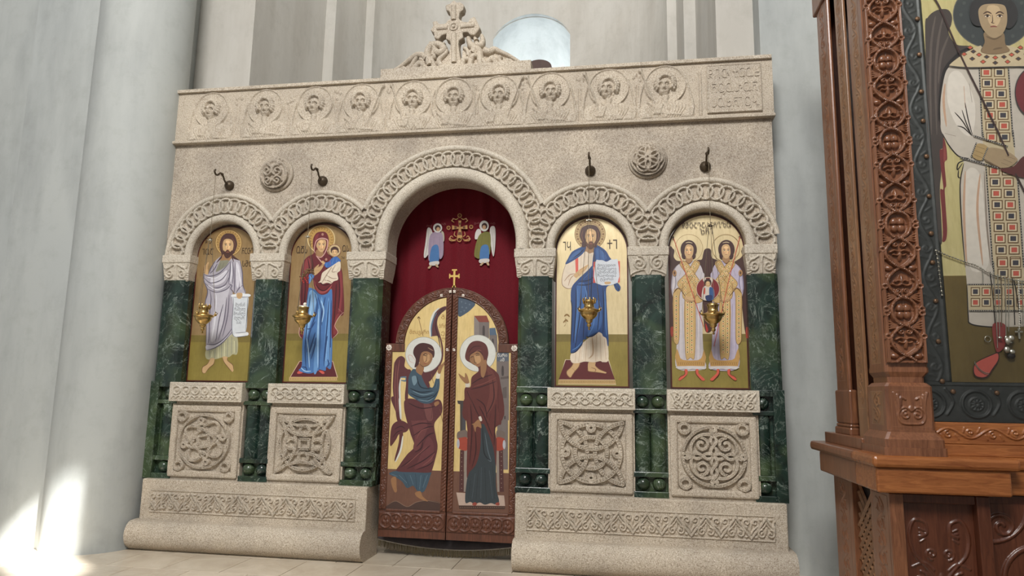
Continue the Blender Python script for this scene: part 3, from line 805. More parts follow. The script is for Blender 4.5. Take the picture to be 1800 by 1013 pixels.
# ---- plinths with a bull-nosed foot
def plinth(xa, xb, label, up):
    S = empty('plinth', (0, 0, 0), label, 'plinth', 'plinths of the screen')
    MB().box(xa, xb, -.045, .20, .19, .512, .008).obj('block', ST, S)
    prof = [(-.045, .215), (-.075, .213)] + [(-.075 - .075 * math.cos(q), .115 + .098 * math.sin(q)) for q in np.linspace(PI / 2, -PI / 2 * .82, 12)] + [(-.07, .0), (.2, 0), (.2, .215)]
    e = .035
    rings = [[(x, y, z) for y, z in prof] for x in ((xa - e, xb + .004) if xa < 0 else (xa - .004, xb + e))]
    bm_ = MB(); n = len(prof)
    bm_.add(rings[0] + rings[1], [(i, (i + 1) % n, n + (i + 1) % n, n + i) for i in range(n)], True)
    bm_.add(rings[0], [tuple(range(n - 1, -1, -1))]); bm_.add(rings[1], [tuple(range(n))])
    bm_.obj('foot_roll', ST, S)
    W_ = xb - xa - .16; H_ = .165; R = Relief(W_, H_, .0034); R.frame(.0042, .009, .0)
    n = 10; p = W_ / 8.6; x0 = -p * n / 2; hh = H_ / 2 - .018
    zz = [(x0 + p * i / 2, hh * (1 if (i % 2) ^ up else -1)) for i in range(2 * n + 1)]
    R.stroke(np.array(zz), .0090, .018, prof_strap)
    for i in range(2 * n):
        c = x0 + p * (i + .5) / 1 / 2 * 1; 
        top = (i % 2) ^ up
    for i in range(2 * n + 1):
        c = x0 + p * i / 2; sg = -1 if ((i % 2) ^ up) else 1       # open side of each triangle
        if i in (0, 2 * n): continue
        for sx in (-1, 1):
            R.stroke(spiral(c + sx * p * .14, sg * hh * .52, hh * .42, .004, -PI / 2 * sg, (1.25 if sx * sg > 0 else -1.25), 30), .0068, .017)
            R.stroke(smooth_pts([(c, -sg * hh * .62), (c + sx * p * .07, -sg * hh * .2), (c + sx * p * .25, sg * hh * .2)]), .0055, .015)
            R.dome(c + sx * p * .34, sg * hh * .86, .013, .008, .015)
        R.dome(c, sg * hh * .2, .008, .026, .016, prof_leaf)
    relief_obj('scroll_carving', R, front((xa + xb) / 2, -.0455, .352), ST, S, .002)
    return S
plinth(-2.345, -.545, 'long stone plinth carved with scrolls, to the left of the double door', 0)
plinth(.535, 2.335, 'long stone plinth carved with scrolls, to the right of the double door', 1)

# ---- cornice beam with ten carved half figures and an inscription
CY = -.005
CO = empty('cornice_beam', (0, 0, 0), 'long stone beam carved with haloed half figures and lettering along the top of the screen', 'cornice')
b = MB(); b.box(XL - .015, XR + .015, CY + .012, .26, 3.205, 3.665); b.obj('beam', ST, CO)
MB().box(XL - .02, XR + .02, CY - .016, .26, 3.198, 3.222, .005).obj('lower_fillet', ST, CO)
MB().box(XL - .01, XR + .01, CY - .012, .26, 3.642, 3.672, .005).obj('upper_fillet', ST, CO)
BX = [at(x, 190, CY)[0] for x in (372, 466, 553, 634, 725, 797, 877, 967, 1070, 1170)]
W_, H_ = 4.24, .415; cxm = XL + W_ / 2 + .03; R = Relief(W_, H_, .0042)
rnd = random.Random(4)
def bust(x, k):
    u = x - cxm; hz = .052; f = .80
    R.dome(u, hz, .150, .152, .008, lambda t: np.clip((1 - t) * 12, 0, 1)); R.stroke(circle(u, hz, .146, 44, .148), .0062, .020)
    sh = smooth_pts([(u - .205, -.24), (u - .195, -.13), (u - .12, -.075), (u - .035, -.050), (u + .035, -.050), (u + .12, -.075), (u + .195, -.13), (u + .205, -.24)], 5)
    R.plate(sh, .024, .04); R.stroke(np.array([(u, -.08), (u, -.02)]), .028, .028)
    turn = (-.012, .012, -.01, .01, .008, 0, -.008, .01, -.02, -.012)[k] * .8
    R.dome(u, hz + .006, .092 * f, .104 * f, .028)                             # hair mass
    R.dome(u + turn, hz - .016, .062 * f, .086 * f, .050)                      # face
    if k == 5: R.stroke(circle(u, hz - .055, .175, 50, .205), .008, .022)
    for q in range(17):                                                        # curls
        a = PI * (-.18 + 1.36 * q / 16)
        for rr, z_ in ((.070 * f, .032), (.090 * f, .020)): R.dome(u + rr * math.cos(a) + rnd.uniform(-.003, .003), hz + .006 + rr * 1.1 * math.sin(a), .0130, .0130, .018, base=z_)
    for sx in (-1, 1):                                                         # brow, eye, cheek
        ex, ez = u + turn + sx * .026 * f, hz - .006
        R.carve(circle(ex, ez - .002, .008, 10, .005), .008, .013); R.stroke(arc(ex, ez + .003, .015, .1 * PI, .9 * PI, 8), .0042, .012, base=.042); R.dome(ex, ez - .002, .009, .006, .013, base=.034)
        R.carve(smooth_pts([(u + turn + sx * .015, hz - .034), (u + turn + sx * .028, hz - .052)]), .0035, .006)
    R.stroke(np.array([(u + turn, hz + .003), (u + turn, hz - .030)]), .0070, .018, base=.044); R.dome(u + turn, hz - .032, .011, .0075, .018, base=.043)
    R.carve(np.array([(u + turn - .016, hz - .048), (u + turn + .016, hz - .048)]), .0040, .013); R.carve(smooth_pts([(u + turn - .045, hz - .042), (u + turn - .025, hz - .080), (u + turn + .025, hz - .080), (u + turn + .045, hz - .042)]), .0045, .010)
    for q in range(6):                                                         # robe folds
        for sx in (-1, 1): R.carve(smooth_pts([(u + sx * (.02 + q * .026), -.065 - q * .010), (u + sx * (.035 + q * .022), -.14), (u + sx * (.012 + q * .018), -.205)]), .0055, .009)
    if k % 2:
        for q in range(4): R.stroke(smooth_pts([(u - .13 + q * .012, -.085 - q * .01), (u - .02, -.15 - q * .008), (u + .12, -.19)]), .0055, .008, base=.020)
    else:
        for q in range(5): R.stroke(np.array([(u - .05 + q * .016, -.07 - q * .004), (u + .05 + q * .012, -.2)]), .0045, .007, base=.020)
    for q in range(4): R.stroke(np.array([(u - .085 + q * .013, -.175), (u - .055 + q * .011, -.105)]), .0062, .011, base=.022)   # raised hand
    R.dome(u - .06, -.165, .03, .022, .012, base=.018)
    if k not in (5,):                                                          # folded wings
        for sx in (-1, 1):
            for q in range(6): R.stroke(smooth_pts([(u + sx * (.142 + q * .010), .115 - q * .035), (u + sx * (.172 + q * .006), .02 - q * .03), (u + sx * (.190), -.10 - q * .018)]), .0058, .018)
    if k in (3, 4, 6, 7, 8, 9):
        sx = -1 if k in (4, 8, 9, 7) else 1
        R.stroke(np.array([(u + sx * .175, .17), (u + sx * .070, -.13)]), .0075, .030); R.dome(u + sx * .18, .175, .016, .022, .026)
for k, x in enumerate(BX): bust(x, k)
for k in range(len(BX) - 1):
    m_ = (BX[k] + BX[k + 1]) / 2 - cxm
    for dx in (-.010, .010): R.stroke(np.array([(m_ + dx, -.205), (m_ + dx, .06)]), .0055, .012)
    for q in range(4): R.dome(m_ + rnd.uniform(-.03, .03), .10 + rnd.uniform(-.02, .06), .012, .018, .010)
rx = at(1238, 150, CY)[0] - cxm
for dx in (-.012, .006): R.stroke(np.array([(rx - .03 + dx, -.2), (rx - .03 + dx, .14)]), .006, .012)
relief_obj('figure_carving', R, front(cxm, CY + .0115, 3.432), ST, CO, .0)
p0 = at(1241, 111, CY); p1 = at(1341, 197, CY)
MB().box(p0[0], p1[0], CY - .003, .02, p1[2] + .01, p0[2] - .02, .004).obj('inscription_tablet', ST, CO)
b = MB()
for q in (.0,):
    xa, xb, za, zb_ = p0[0] + .006, p1[0] - .006, p1[2] + .016, p0[2] - .026
    for s0, s1 in (((xa, za), (xb, za)), ((xb, za), (xb, zb_)), ((xb, zb_), (xa, zb_)), ((xa, zb_), (xa, za))): b.tube([(s0[0], CY - .003, s0[1]), (s1[0], CY - .003, s1[1])], .0035, 6)
b.obj('tablet_border', ST, CO)
lettering('inscription', '\u10bc \u10a8\u10a7 \u10b5\u10ba\u10ad\u10be\n\u10ac\u10b3\u10ad\u10b0\u10ad\u10ac\n\u10b1\u10ad\u10b8\u10ac\u10a8\u10b3\u10a1', (p0[0] + p1[0]) / 2, CY - .004, (p0[2] + p1[2]) / 2 - .005, .100, ST, CO, depth=.0045, width=.36, line=1.12)
# ================================================================ THE FOUR ICONS
INK = {}
def ink(name, c, rough=.5):
    if name not in MAT: mat_plain(name, c, rough, var=.04)
    return MAT[name]
ink('ink_dark', srgb(58, 40, 26)); ink('ink_grey', srgb(84, 88, 96)); ink('ink_gold', srgb(160, 122, 66)); ink('ink_white', srgb(222, 216, 206)); ink('ink_black', srgb(40, 34, 32))
class Words:
    """lettering set on the plane of a painting, placed in the same crop units"""
    def __init__(s, P, Y): s.P, s.Y = P, Y
    def put(s, parent, body, cx, cy, w, h, mat, lines=1, tilt=0.0, name='lettering'):
        a = at(s.P.ox + cx / s.P.k, s.P.oy + cy / s.P.k, s.Y); b = at(s.P.ox + (cx + w) / s.P.k, s.P.oy + cy / s.P.k, s.Y); c = at(s.P.ox + cx / s.P.k, s.P.oy + (cy + h) / s.P.k, s.Y)
        hh = abs(a[2] - c[2]) / lines
        return lettering(name, body, a[0], s.Y, a[2], hh * (1.25 if lines == 1 else .95), mat, parent, width=abs(b[0] - a[0]), tilt=tilt, line=.95)
SKIN = (200, 164, 118); SKD = (122, 84, 56)
def face(p, cx, cy, w, h, skin=SKIN, dark=SKD, lid=(52, 34, 26), beard=None, turn=0.0, lip=(150, 78, 66), blush=None):
    """brows, eyes, nose and mouth inside an already painted head; w,h half sizes"""
    hi = tuple(min(255, int(c * 1.14 + 8)) for c in skin)
    p.fill(hi, [(cx - w * .45 + turn * w, cy - h * .55), (cx + w * .35 + turn * w, cy - h * .55), (cx + w * .5 + turn * w, cy + h * .1), (cx + w * .15 + turn * w, cy + h * .55), (cx - w * .35 + turn * w, cy + h * .3)])
    for sx in (-1, 1):
        ex = cx + sx * w * .44 + turn * w
        p.line(dark, [(ex - w * .30, cy - h * .16), (ex, cy - h * .27), (ex + w * .30, cy - h * .16)], h * .085)
        p.fill((232, 218, 196), [(ex - w * .2, cy - h * .03), (ex, cy - h * .11), (ex + w * .2, cy - h * .03), (ex, cy + h * .03)])
        p.ell(lid, ex, cy - h * .04, w * .10, h * .07, n=10)
        p.line(lid, [(ex - w * .24, cy - h * .03), (ex, cy - h * .12), (ex + w * .24, cy - h * .03)], h * .05)
        p.line(dark, [(ex - w * .2, cy + h * .06), (ex + w * .2, cy + h * .07)], h * .03)
        if blush: p.ell(blush, ex + sx * w * .08, cy + h * .28, w * .17, h * .12, n=12)
    nx = cx + turn * w * 1.3
    p.line(dark, [(nx - w * .10, cy - h * .12), (nx - w * .07, cy + h * .24), (nx - w * .14, cy + h * .32), (nx + w * .06, cy + h * .36)], h * .05)
    if beard is None or beard == 'short': p.line(lip, [(nx - w * .25, cy + h * .55), (nx, cy + h * .52), (nx + w * .25, cy + h * .55)], h * .08)
def shade(p, c, lines, wid):
    for l in lines: p.line(c, l, wid * 1.45)

def icon_board(cx, half, z0, zs, label, ground, olive_z, k):
    I = empty('arched_icon', (0, 0, 0), label, 'icon', 'arched painted icons of the screen')
    Y0 = .100; R_ = half
    outl = [(cx - half, z0), (cx + half, z0)] + [(cx + R_ * math.cos(q), zs + R_ * math.sin(q)) for q in np.linspace(0, PI, 33)]
    MB().prism(outl, Y0, Y0 + .036).obj('board', MAT['icon_edge'], I)
    e = .010; h2 = half - e
    top = [(cx + h2 * math.cos(q), zs + h2 * math.sin(q)) for q in np.linspace(0, PI, 33)]
    MB().prism([(cx - h2, olive_z), (cx + h2, olive_z)] + top, Y0 - .0006, Y0 + .002).obj('gold_ground', MAT[ground], I)
    MB().prism([(cx - h2, z0 + e), (cx + h2, z0 + e), (cx + h2, olive_z - .055), (cx - h2, olive_z - .055)], Y0 - .0006, Y0 + .002).obj('olive_ground', MAT['olive'], I)
    MB().prism([(cx - h2, olive_z - .055), (cx + h2, olive_z - .055), (cx + h2, olive_z), (cx - h2, olive_z)], Y0 - .0006, Y0 + .002).obj('ground_line', MAT['olive_dark'], I)
    return I
IZ0, IZS, IH = 1.252, 2.248, .268
YP = .0990
# ---------------- icon one: bearded figure in a grey mantle with a scroll
I1 = icon_board(-1.885, IH, IZ0, IZS, 'arched icon of a bearded barefoot man in a grey mantle holding an open scroll', 'gilt_brown', 1.62, 0)
p = Paint(YP, 320, 385, 6.75); h = Paint(YP, 320, 385, 6.75)
h.ell((178, 142, 84), 552, 285, 162, 166, n=44); h.ring((120, 90, 50), 552, 285, 158, 7); h.ring((206, 176, 118), 552, 285, 148, 6)
for q in range(26):
    a = q * 2 * PI / 26; h.line((128, 94, 48), [(552 + 118 * math.cos(a), 285 + 120 * math.sin(a)), (552 + 132 * math.cos(a + .09), 285 + 134 * math.sin(a + .09)), (552 + 141 * math.cos(a), 285 + 143 * math.sin(a))], 6)
h.obj('halo', I1)
G1, G1d, G1h = (172, 166, 176), (96, 90, 106), (212, 208, 216)
p.fill((176, 172, 138), [(286, 1555), (390, 1525), (600, 1340), (660, 1420), (656, 1598), (600, 1608), (560, 1638), (480, 1642), (400, 1664), (290, 1660)])
shade(p, (112, 118, 118), [[(330, 1560), (320, 1650)], [(395, 1530), (385, 1655)], [(470, 1480), (468, 1640)], [(545, 1420), (535, 1635)], [(590, 1400), (585, 1600)], [(640, 1440), (645, 1590)]], 12)
shade(p, (220, 218, 178), [[(360, 1570), (352, 1640)], [(430, 1520), (428, 1650)], [(505, 1470), (500, 1630)], [(620, 1450), (618, 1590)]], 18)
p.fill(SKIN, [(335, 1658), (388, 1662), (375, 1722), (320, 1772), (275, 1832), (240, 1822), (243, 1762), (300, 1722)]); p.fill(SKIN, [(480, 1640), (540, 1640), (540, 1682), (600, 1732), (612, 1790), (592, 1816), (552, 1770), (498, 1700)])
shade(p, (110, 76, 46), [[(335, 1660), (300, 1722), (243, 1762), (240, 1822), (275, 1832)], [(388, 1665), (375, 1722), (320, 1772), (275, 1832)], [(540, 1645), (542, 1682), (600, 1732), (612, 1790)], [(480, 1645), (498, 1700), (552, 1770), (592, 1816)]], 5)
p.fill((160, 122, 84), [(486, 420), (588, 425), (585, 470), (560, 505), (500, 505), (476, 490)])
p.fill((138, 136, 116), [(450, 500), (560, 495), (520, 560), (430, 640), (380, 640), (420, 560)])
shade(p, (92, 92, 78), [[(460, 520), (440, 600)], [(500, 520), (470, 590)]], 7)
p.fill(G1, [(470, 440), (395, 500), (345, 580), (310, 660), (255, 650), (262, 740), (300, 835), (300, 900), (275, 1010), (290, 1250), (285, 1480), (292, 1560), (390, 1530), (490, 1460), (560, 1390), (602, 1330), (610, 1000), (600, 830), (640, 640), (640, 470), (585, 470), (520, 560), (430, 620), (400, 620), (440, 520)])
p.fill(tuple(min(255, c + 8) for c in G1), [(590, 470), (640, 470), (690, 500), (715, 640), (722, 780), (755, 880), (640, 890), (600, 840), (552, 772), (570, 600)])
p.fill(G1h, [(350, 700), (430, 690), (520, 610), (540, 640), (500, 740), (400, 790), (340, 760)]); p.fill((196, 192, 200), [(380, 870), (480, 850), (560, 830), (520, 1000), (480, 1250), (400, 1420), (340, 1440), (370, 1150), (400, 1000)])
p.fill(G1h, [(640, 520), (680, 560), (690, 700), (660, 820), (640, 740)]); p.fill((206, 202, 212), [(292, 1500), (420, 1480), (540, 1390), (590, 1340), (560, 1395), (480, 1465), (390, 1525), (296, 1550)])
shade(p, G1d, [[(255, 655), (330, 680), (450, 640), (570, 510)], [(262, 700), (340, 760), (470, 720), (560, 600)], [(270, 760), (360, 820), (500, 790), (560, 690)], [(300, 830), (400, 870), (520, 840), (580, 780)], [(330, 850), (345, 950), (330, 1100), (320, 1400), (310, 1480)], [(490, 1010), (440, 1200), (400, 1460)], [(530, 930), (500, 1200), (430, 1440)], [(560, 900), (540, 1150), (480, 1400)], [(285, 1485), (390, 1490), (500, 1420), (600, 1290)],
               [(292, 1560), (390, 1530), (490, 1460), (600, 1335)], [(575, 500), (570, 620), (552, 770)], [(600, 500), (610, 640), (600, 770)], [(630, 520), (625, 760), (620, 880)], [(552, 770), (590, 790), (580, 830), (620, 880)], [(720, 790), (680, 820), (640, 880)], [(690, 500), (716, 640), (722, 780), (755, 880)], [(395, 500), (345, 580), (310, 660)], [(255, 650), (262, 740), (300, 835), (300, 900), (275, 1010), (290, 1250), (285, 1480)], [(420, 530), (380, 600), (330, 650)], [(360, 560), (330, 640)]], 8)
shade(p, (226, 224, 230), [[(300, 690), (400, 700), (520, 620)], [(310, 790), (420, 840), (530, 790)], [(410, 900), (390, 1200), (350, 1440)], [(590, 520), (588, 640), (575, 750)], [(650, 540), (690, 700), (700, 840)]], 9)
p.fill(SKIN, [(262, 560), (288, 542), (308, 514), (318, 520), (305, 575), (314, 640), (302, 662), (264, 645), (255, 600)]); shade(p, SKD, [[(262, 560), (256, 600), (264, 645)], [(285, 560), (290, 600)], [(303, 540), (300, 600)]], 5)
p.fill((78, 50, 46), [(545, 172), (612, 186), (645, 250), (652, 320), (622, 400), (602, 430), (616, 515), (592, 470), (575, 420), (500, 420), (480, 430), (466, 470), (408, 524), (436, 478), (470, 430), (455, 380), (444, 310), (470, 220), (508, 182)])
p.fill((78, 50, 46), [(600, 430), (640, 460), (685, 492), (650, 486), (610, 470)])
for q in range(18):
    a = PI * (1.0 + q / 17); p.line((60, 38, 36), [(548 + 92 * math.cos(a), 290 + 112 * math.sin(a)), (548 + 108 * math.cos(a + .05), 290 + 130 * math.sin(a + .05))], 9)
p.fill(SKIN, [(500, 252), (545, 236), (596, 256), (612, 310), (600, 372), (570, 430), (540, 448), (510, 430), (488, 372), (484, 310)])
face(p, 545, 315, 55, 95)
p.fill((74, 46, 38), [(492, 372), (512, 388), (530, 372), (552, 372), (572, 390), (596, 372), (585, 430), (552, 464), (524, 466), (502, 436)]); p.line((160, 96, 78), [(524, 396), (542, 392), (560, 396)], 7)
shade(p, (112, 74, 60), [[(505, 220), (480, 290), (470, 370)], [(590, 220), (628, 290), (618, 370)], [(520, 430), (535, 455)], [(560, 430), (545, 455)]], 6)
SCR = (214, 218, 222)
p.fill(SCR, [(612, 900), (780, 900), (776, 1100), (755, 1352), (640, 1402), (602, 1372), (592, 1250), (608, 1050)], per=3); p.fill((228, 230, 232), [(602, 896), (792, 890), (796, 925), (604, 930)], per=3); p.fill((228, 230, 232), [(634, 1356), (772, 1342), (778, 1386), (640, 1404)], per=3)
shade(p, (92, 96, 108), [[(612, 935), (608, 1050), (592, 1250), (602, 1372), (640, 1402)], [(780, 930), (774, 1100), (756, 1340)], [(604, 930), (700, 930), (796, 925)], [(634, 1356), (700, 1350), (772, 1342)], [(640, 1404), (700, 1398), (778, 1386)]], 5)
p.fill(SKIN, [(652, 884), (712, 880), (716, 920), (692, 948), (655, 936)]); shade(p, SKD, [[(668, 930), (672, 900)], [(688, 934), (690, 902)]], 4)
p.obj('painted_figure', I1)
W1 = Words(p, p.Y - p.n * p.step - .0003)
for t_, cx_, cy_, w_, h_ in (('\u10bc\u10ab', 318, 265, 80, 70), ('\u10a8\u10ad\u10a0', 305, 395, 130, 80), ('\u10ac\u10a0\u10a7\u10aa', 785, 385, 150, 80), ('\u10b1\u10ab\u10ba', 770, 535, 110, 80)): W1.put(I1, t_, cx_, cy_, w_, h_, 'ink_dark')
W1.put(I1, '\u10e8\u10d4\u10d8\u10dc\u10d0\u10dc\n\u10e0\u10d0\u10db\u10d4\u10d7\u10e3\n\u10db\u10dd\u10d0\u10ee\u10da\u10d4\n\u10d1\u10e3\u10da\u10d0\u10e0\n\u10e1\u10d0\u10e1', 682, 1125, 138, 290, 'ink_grey', 5)

# ---------------- icon two: mother and child
I2 = icon_board(-1.065, IH, IZ0, IZS, 'arched icon of a woman in a dark red veil and blue dress holding a child', 'gilt_brown', 1.635, 1)
p = Paint(YP, 495, 380, 6.75); h = Paint(YP, 495, 380, 6.75); D = 979
h.ell((186, 148, 82), 470, 275, 166, 166, n=44); h.ring((214, 196, 150), 470, 275, 160, 9); h.ring((150, 112, 60), 470, 275, 148, 4)
for q in range(24):
    a = q * 2 * PI / 24; h.line((136, 100, 50), [(470 + 112 * math.cos(a), 275 + 114 * math.sin(a)), (470 + 128 * math.cos(a + .1), 275 + 128 * math.sin(a + .1)), (470 + 140 * math.cos(a), 275 + 140 * math.sin(a))], 7)
h.obj('halo', I2)
p.fill((206, 176, 150), [(210, 742 + D), (610, 742 + D), (668, 936 + D), (96, 936 + D)], False); p.fill((92, 34, 40), [(216, 748 + D), (604, 748 + D), (656, 930 + D), (108, 930 + D)], False)
p.fill((196, 166, 112), [(90, 932 + D), (662, 930 + D), (662, 976 + D), (88, 978 + D)], False)
for q in range(30): p.line((132, 98, 58), [(100 + q * 19, 940 + D), (108 + q * 19, 955 + D), (100 + q * 19, 970 + D)], 5)
p.fill((206, 92, 80), [(184, 882 + D), (212, 856 + D), (252, 868 + D), (242, 886 + D), (200, 894 + D)]); p.fill((206, 92, 80), [(440, 856 + D), (490, 862 + D), (510, 886 + D), (482, 894 + D)])
BL, BLd, BLh = (76, 120, 178), (38, 66, 116), (132, 176, 220)
p.fill(BL, [(330, 850), (390, 870), (480, 930), (590, 870), (612, 950), (604, 1300), (592, 1782), (532, 1792), (520, 1836), (450, 1820), (440, 1832), (350, 1866), (280, 1862), (205, 1832), (240, 1768), (248, 1500), (290, 1020), (310, 880)])
p.fill(BLh, [(330, 900), (400, 910), (420, 1000), (330, 1320), (280, 1500), (290, 1200)]); p.fill((104, 150, 202), [(470, 960), (500, 1100), (470, 1300), (430, 1800), (380, 1830), (420, 1300)]); p.fill((104, 150, 202), [(560, 960), (580, 1300), (560, 1700), (510, 1760), (520, 1300)])
shade(p, BLd, [[(430, 960), (470, 1100), (460, 1300), (445, 1830)], [(400, 920), (420, 1100), (330, 1400), (300, 1620)], [(340, 930), (310, 1200), (280, 1560), (290, 1800)], [(300, 1340), (350, 1330), (400, 1250)], [(520, 960), (490, 1100), (475, 1300)], [(560, 1000), (540, 1300), (500, 1720)], [(590, 1000), (580, 1400), (570, 1750)], [(320, 1640), (370, 1480), (400, 1380)], [(350, 1700), (390, 1560), (410, 1440)], [(500, 1780), (530, 1500), (545, 1420)], [(240, 1790), (290, 1800), (300, 1850)], [(532, 1790), (560, 1760), (545, 1700)]], 10)
shade(p, (170, 206, 238), [[(360, 930), (350, 1100), (320, 1300)], [(470, 1000), (500, 1120), (480, 1260)], [(440, 1100), (430, 1500), (432, 1800)], [(300, 1450), (320, 1620), (330, 1800)], [(340, 1640), (380, 1520)], [(545, 1480), (525, 1720)], [(580, 1560), (570, 1740)], [(230, 1800), (280, 1840), (350, 1840)]], 9)
RD, RDd, RDh = (104, 36, 42), (58, 16, 24), (156, 74, 74)
p.fill(RD, [(470, 185), (530, 198), (560, 270), (552, 370), (545, 440), (620, 500), (708, 620), (730, 800), (740, 1140), (686, 1194), (632, 1300), (668, 1380), (610, 1450), (592, 1400), (602, 1000), (592, 860), (545, 915), (480, 935), (420, 900), (385, 830), (372, 750), (335, 700), (322, 850), (300, 1000), (256, 1430), (240, 1452), (206, 1400), (220, 1250), (218, 900), (226, 680), (256, 550), (310, 482), (382, 440), (372, 350), (376, 270), (410, 206)])
p.fill(RDh, [(385, 760), (420, 830), (490, 890), (560, 840), (600, 780), (580, 860), (490, 920), (420, 890)]); p.fill((136, 58, 60), [(280, 540), (330, 500), (350, 600), (320, 690), (260, 720)]); p.fill((132, 54, 58), [(680, 660), (712, 680), (722, 900), (700, 1120), (672, 1120), (690, 900)])
p.fill((128, 52, 56), [(650, 1180), (690, 1160), (640, 1290), (660, 1370), (620, 1410), (615, 1300)]); p.fill((126, 50, 54), [(400, 240), (440, 210), (430, 260), (395, 330)])
shade(p, RDd, [[(360, 480), (370, 600), (340, 690)], [(310, 500), (330, 620), (320, 700)], [(240, 700), (240, 1000), (230, 1300)], [(280, 720), (280, 900), (250, 1200)], [(650, 800), (640, 1000), (620, 1300)], [(680, 700), (690, 900), (672, 1120)], [(400, 800), (450, 870), (520, 880), (600, 800)], [(500, 480), (540, 560), (520, 700), (460, 780)], [(430, 760), (500, 820), (590, 790), (660, 740)], [(560, 460), (640, 540), (700, 640)]], 9)
shade(p, (206, 168, 150), [[(218, 1000), (222, 1250), (208, 1400), (240, 1452)], [(740, 1140), (686, 1194), (632, 1300), (668, 1380), (610, 1450)], [(300, 1000), (280, 1200), (258, 1420)], [(672, 1100), (720, 1145)]], 5)
p.fill((158, 120, 82), [(418, 400), (490, 415), (490, 470), (455, 490), (408, 462)]); p.fill(SKIN, [(440, 292), (480, 276), (524, 292), (526, 350), (502, 412), (470, 428), (440, 406), (412, 350)])
face(p, 474, 345, 52, 88, blush=(206, 150, 112)); p.line((150, 108, 72), [(420, 410), (415, 460), (450, 488)], 6)
shade(p, (204, 160, 150), [[(402, 440), (388, 400), (410, 300), (470, 264), (530, 275), (548, 300), (540, 380), (500, 460), (460, 492), (410, 470)], [(410, 470), (470, 540), (500, 570)]], 9)
p.ell((176, 128, 112), 487, 218, 14, 16, n=12); p.ell((176, 128, 112), 530, 515, 14, 16, n=12)
p.fill(BL, [(326, 700), (378, 686), (386, 720), (352, 770), (326, 805)]); shade(p, BLh, [[(335, 705), (350, 740), (335, 790)], [(360, 696), (372, 730)]], 7); shade(p, BLd, [[(345, 700), (360, 735), (345, 780)]], 5)
p.fill(SKIN, [(368, 680), (388, 620), (428, 582), (445, 574), (440, 602), (488, 570), (502, 578), (470, 640), (402, 702)]); shade(p, SKD, [[(420, 610), (470, 590), (500, 578)], [(400, 650), (460, 640)], [(368, 680), (388, 620), (428, 582)]], 5)
h2 = (200, 176, 132); p.ell(h2, 630, 410, 74, n=32); p.ring((120, 60, 56), 630, 410, 72, 5); shade(p, (140, 60, 56), [[(562, 385), (590, 390)], [(560, 425), (585, 425)], [(672, 385), (700, 388)], [(672, 425), (700, 425)], [(610, 345), (650, 345)]], 6)
p.fill((70, 42, 36), [(585, 420), (588, 385), (625, 362), (668, 378), (680, 420), (665, 440), (600, 440)]); p.fill(SKIN, [(600, 412), (630, 398), (662, 410), (662, 450), (640, 485), (618, 480), (602, 450)]); face(p, 631, 432, 28, 44)
p.fill((60, 102, 170), [(600, 500), (648, 480), (690, 512), (694, 545), (600, 592), (540, 614), (514, 592), (508, 556), (560, 542)]); shade(p, (120, 164, 214), [[(620, 500), (600, 570)], [(660, 500), (650, 550)], [(540, 560), (530, 605)]], 8); shade(p, (170, 90, 110), [[(572, 520), (582, 580)]], 9)
WH = (222, 208, 186)
p.fill(WH, [(692, 540), (698, 640), (662, 680), (672, 752), (620, 775), (590, 802), (540, 792), (490, 806), (470, 790), (436, 790), (462, 762), (482, 680), (530, 640), (600, 592)]); shade(p, (150, 126, 104), [[(600, 600), (560, 660), (510, 740), (480, 790)], [(640, 580), (600, 660), (650, 660)], [(690, 600), (650, 670)], [(530, 700), (600, 740), (660, 740)], [(500, 760), (560, 770), (600, 795)], [(620, 620), (580, 630)]], 6); shade(p, (240, 232, 216), [[(560, 690), (530, 770)], [(660, 590), (630, 640)]], 10)
p.fill(SKIN, [(470, 545), (490, 530), (515, 552), (508, 572), (480, 560)])
p.obj('painted_figure', I2)
W2 = Words(p, p.Y - p.n * p.step - .0003)
W2.put(I2, '\u10ad\u10a3\u10b1', 240, 405, 130, 95, 'ink_dark'); W2.put(I2, '\u10ad\u10b1', 760, 390, 80, 85, 'ink_dark'); W2.put(I2, '\u10a8\u10c3 \u10b5\u10a4', 755, 495, 100, 36, 'ink_dark')

# ---------------- icon three: bearded man in blue with an open book
I3 = icon_board(1.06, IH, IZ0, IZS, 'arched icon of a bearded man in a blue mantle holding an open book', 'gilt_pale', 1.635, 2)
p = Paint(YP, 965, 370, 6.333); h = Paint(YP, 965, 370, 6.333); D = 982
h.ell((186, 158, 108), 458, 265, 174, 172, n=44); h.ring((110, 84, 52), 458, 265, 170, 4); h.ring((120, 92, 58), 458, 265, 122, 5)
for q in range(16):
    a = q * 2 * PI / 16; h.ell((128, 92, 56), 458 + 146 * math.cos(a), 265 + 144 * math.sin(a), 12, 12, n=8); h.ell((150, 118, 74), 458 + 146 * math.cos(a + .2), 265 + 144 * math.sin(a + .2), 8, 8, n=8)
for a in (-PI / 2, 0, PI):
    for d in (-.22, .22): h.line((104, 78, 46), [(458 + 122 * math.cos(a + d), 265 + 122 * math.sin(a + d)), (458 + 170 * math.cos(a + d), 265 + 170 * math.sin(a + d))], 5)
h.obj('halo', I3)
p.fill((210, 196, 166), [(180, 678 + D), (666, 678 + D), (748, 960 + D), (100, 955 + D)], False); p.fill((94, 38, 38), [(187, 684 + D), (658, 684 + D), (734, 904 + D), (108, 901 + D)], False)
p.fill((190, 160, 108), [(106, 904 + D), (738, 908 + D), (744, 955 + D), (103, 951 + D)], False)
for q in range(36): p.line((128, 94, 52), [(114 + q * 17.3, 912 + D), (124 + q * 17.3, 926 + D), (114 + q * 17.3, 944 + D)], 5)
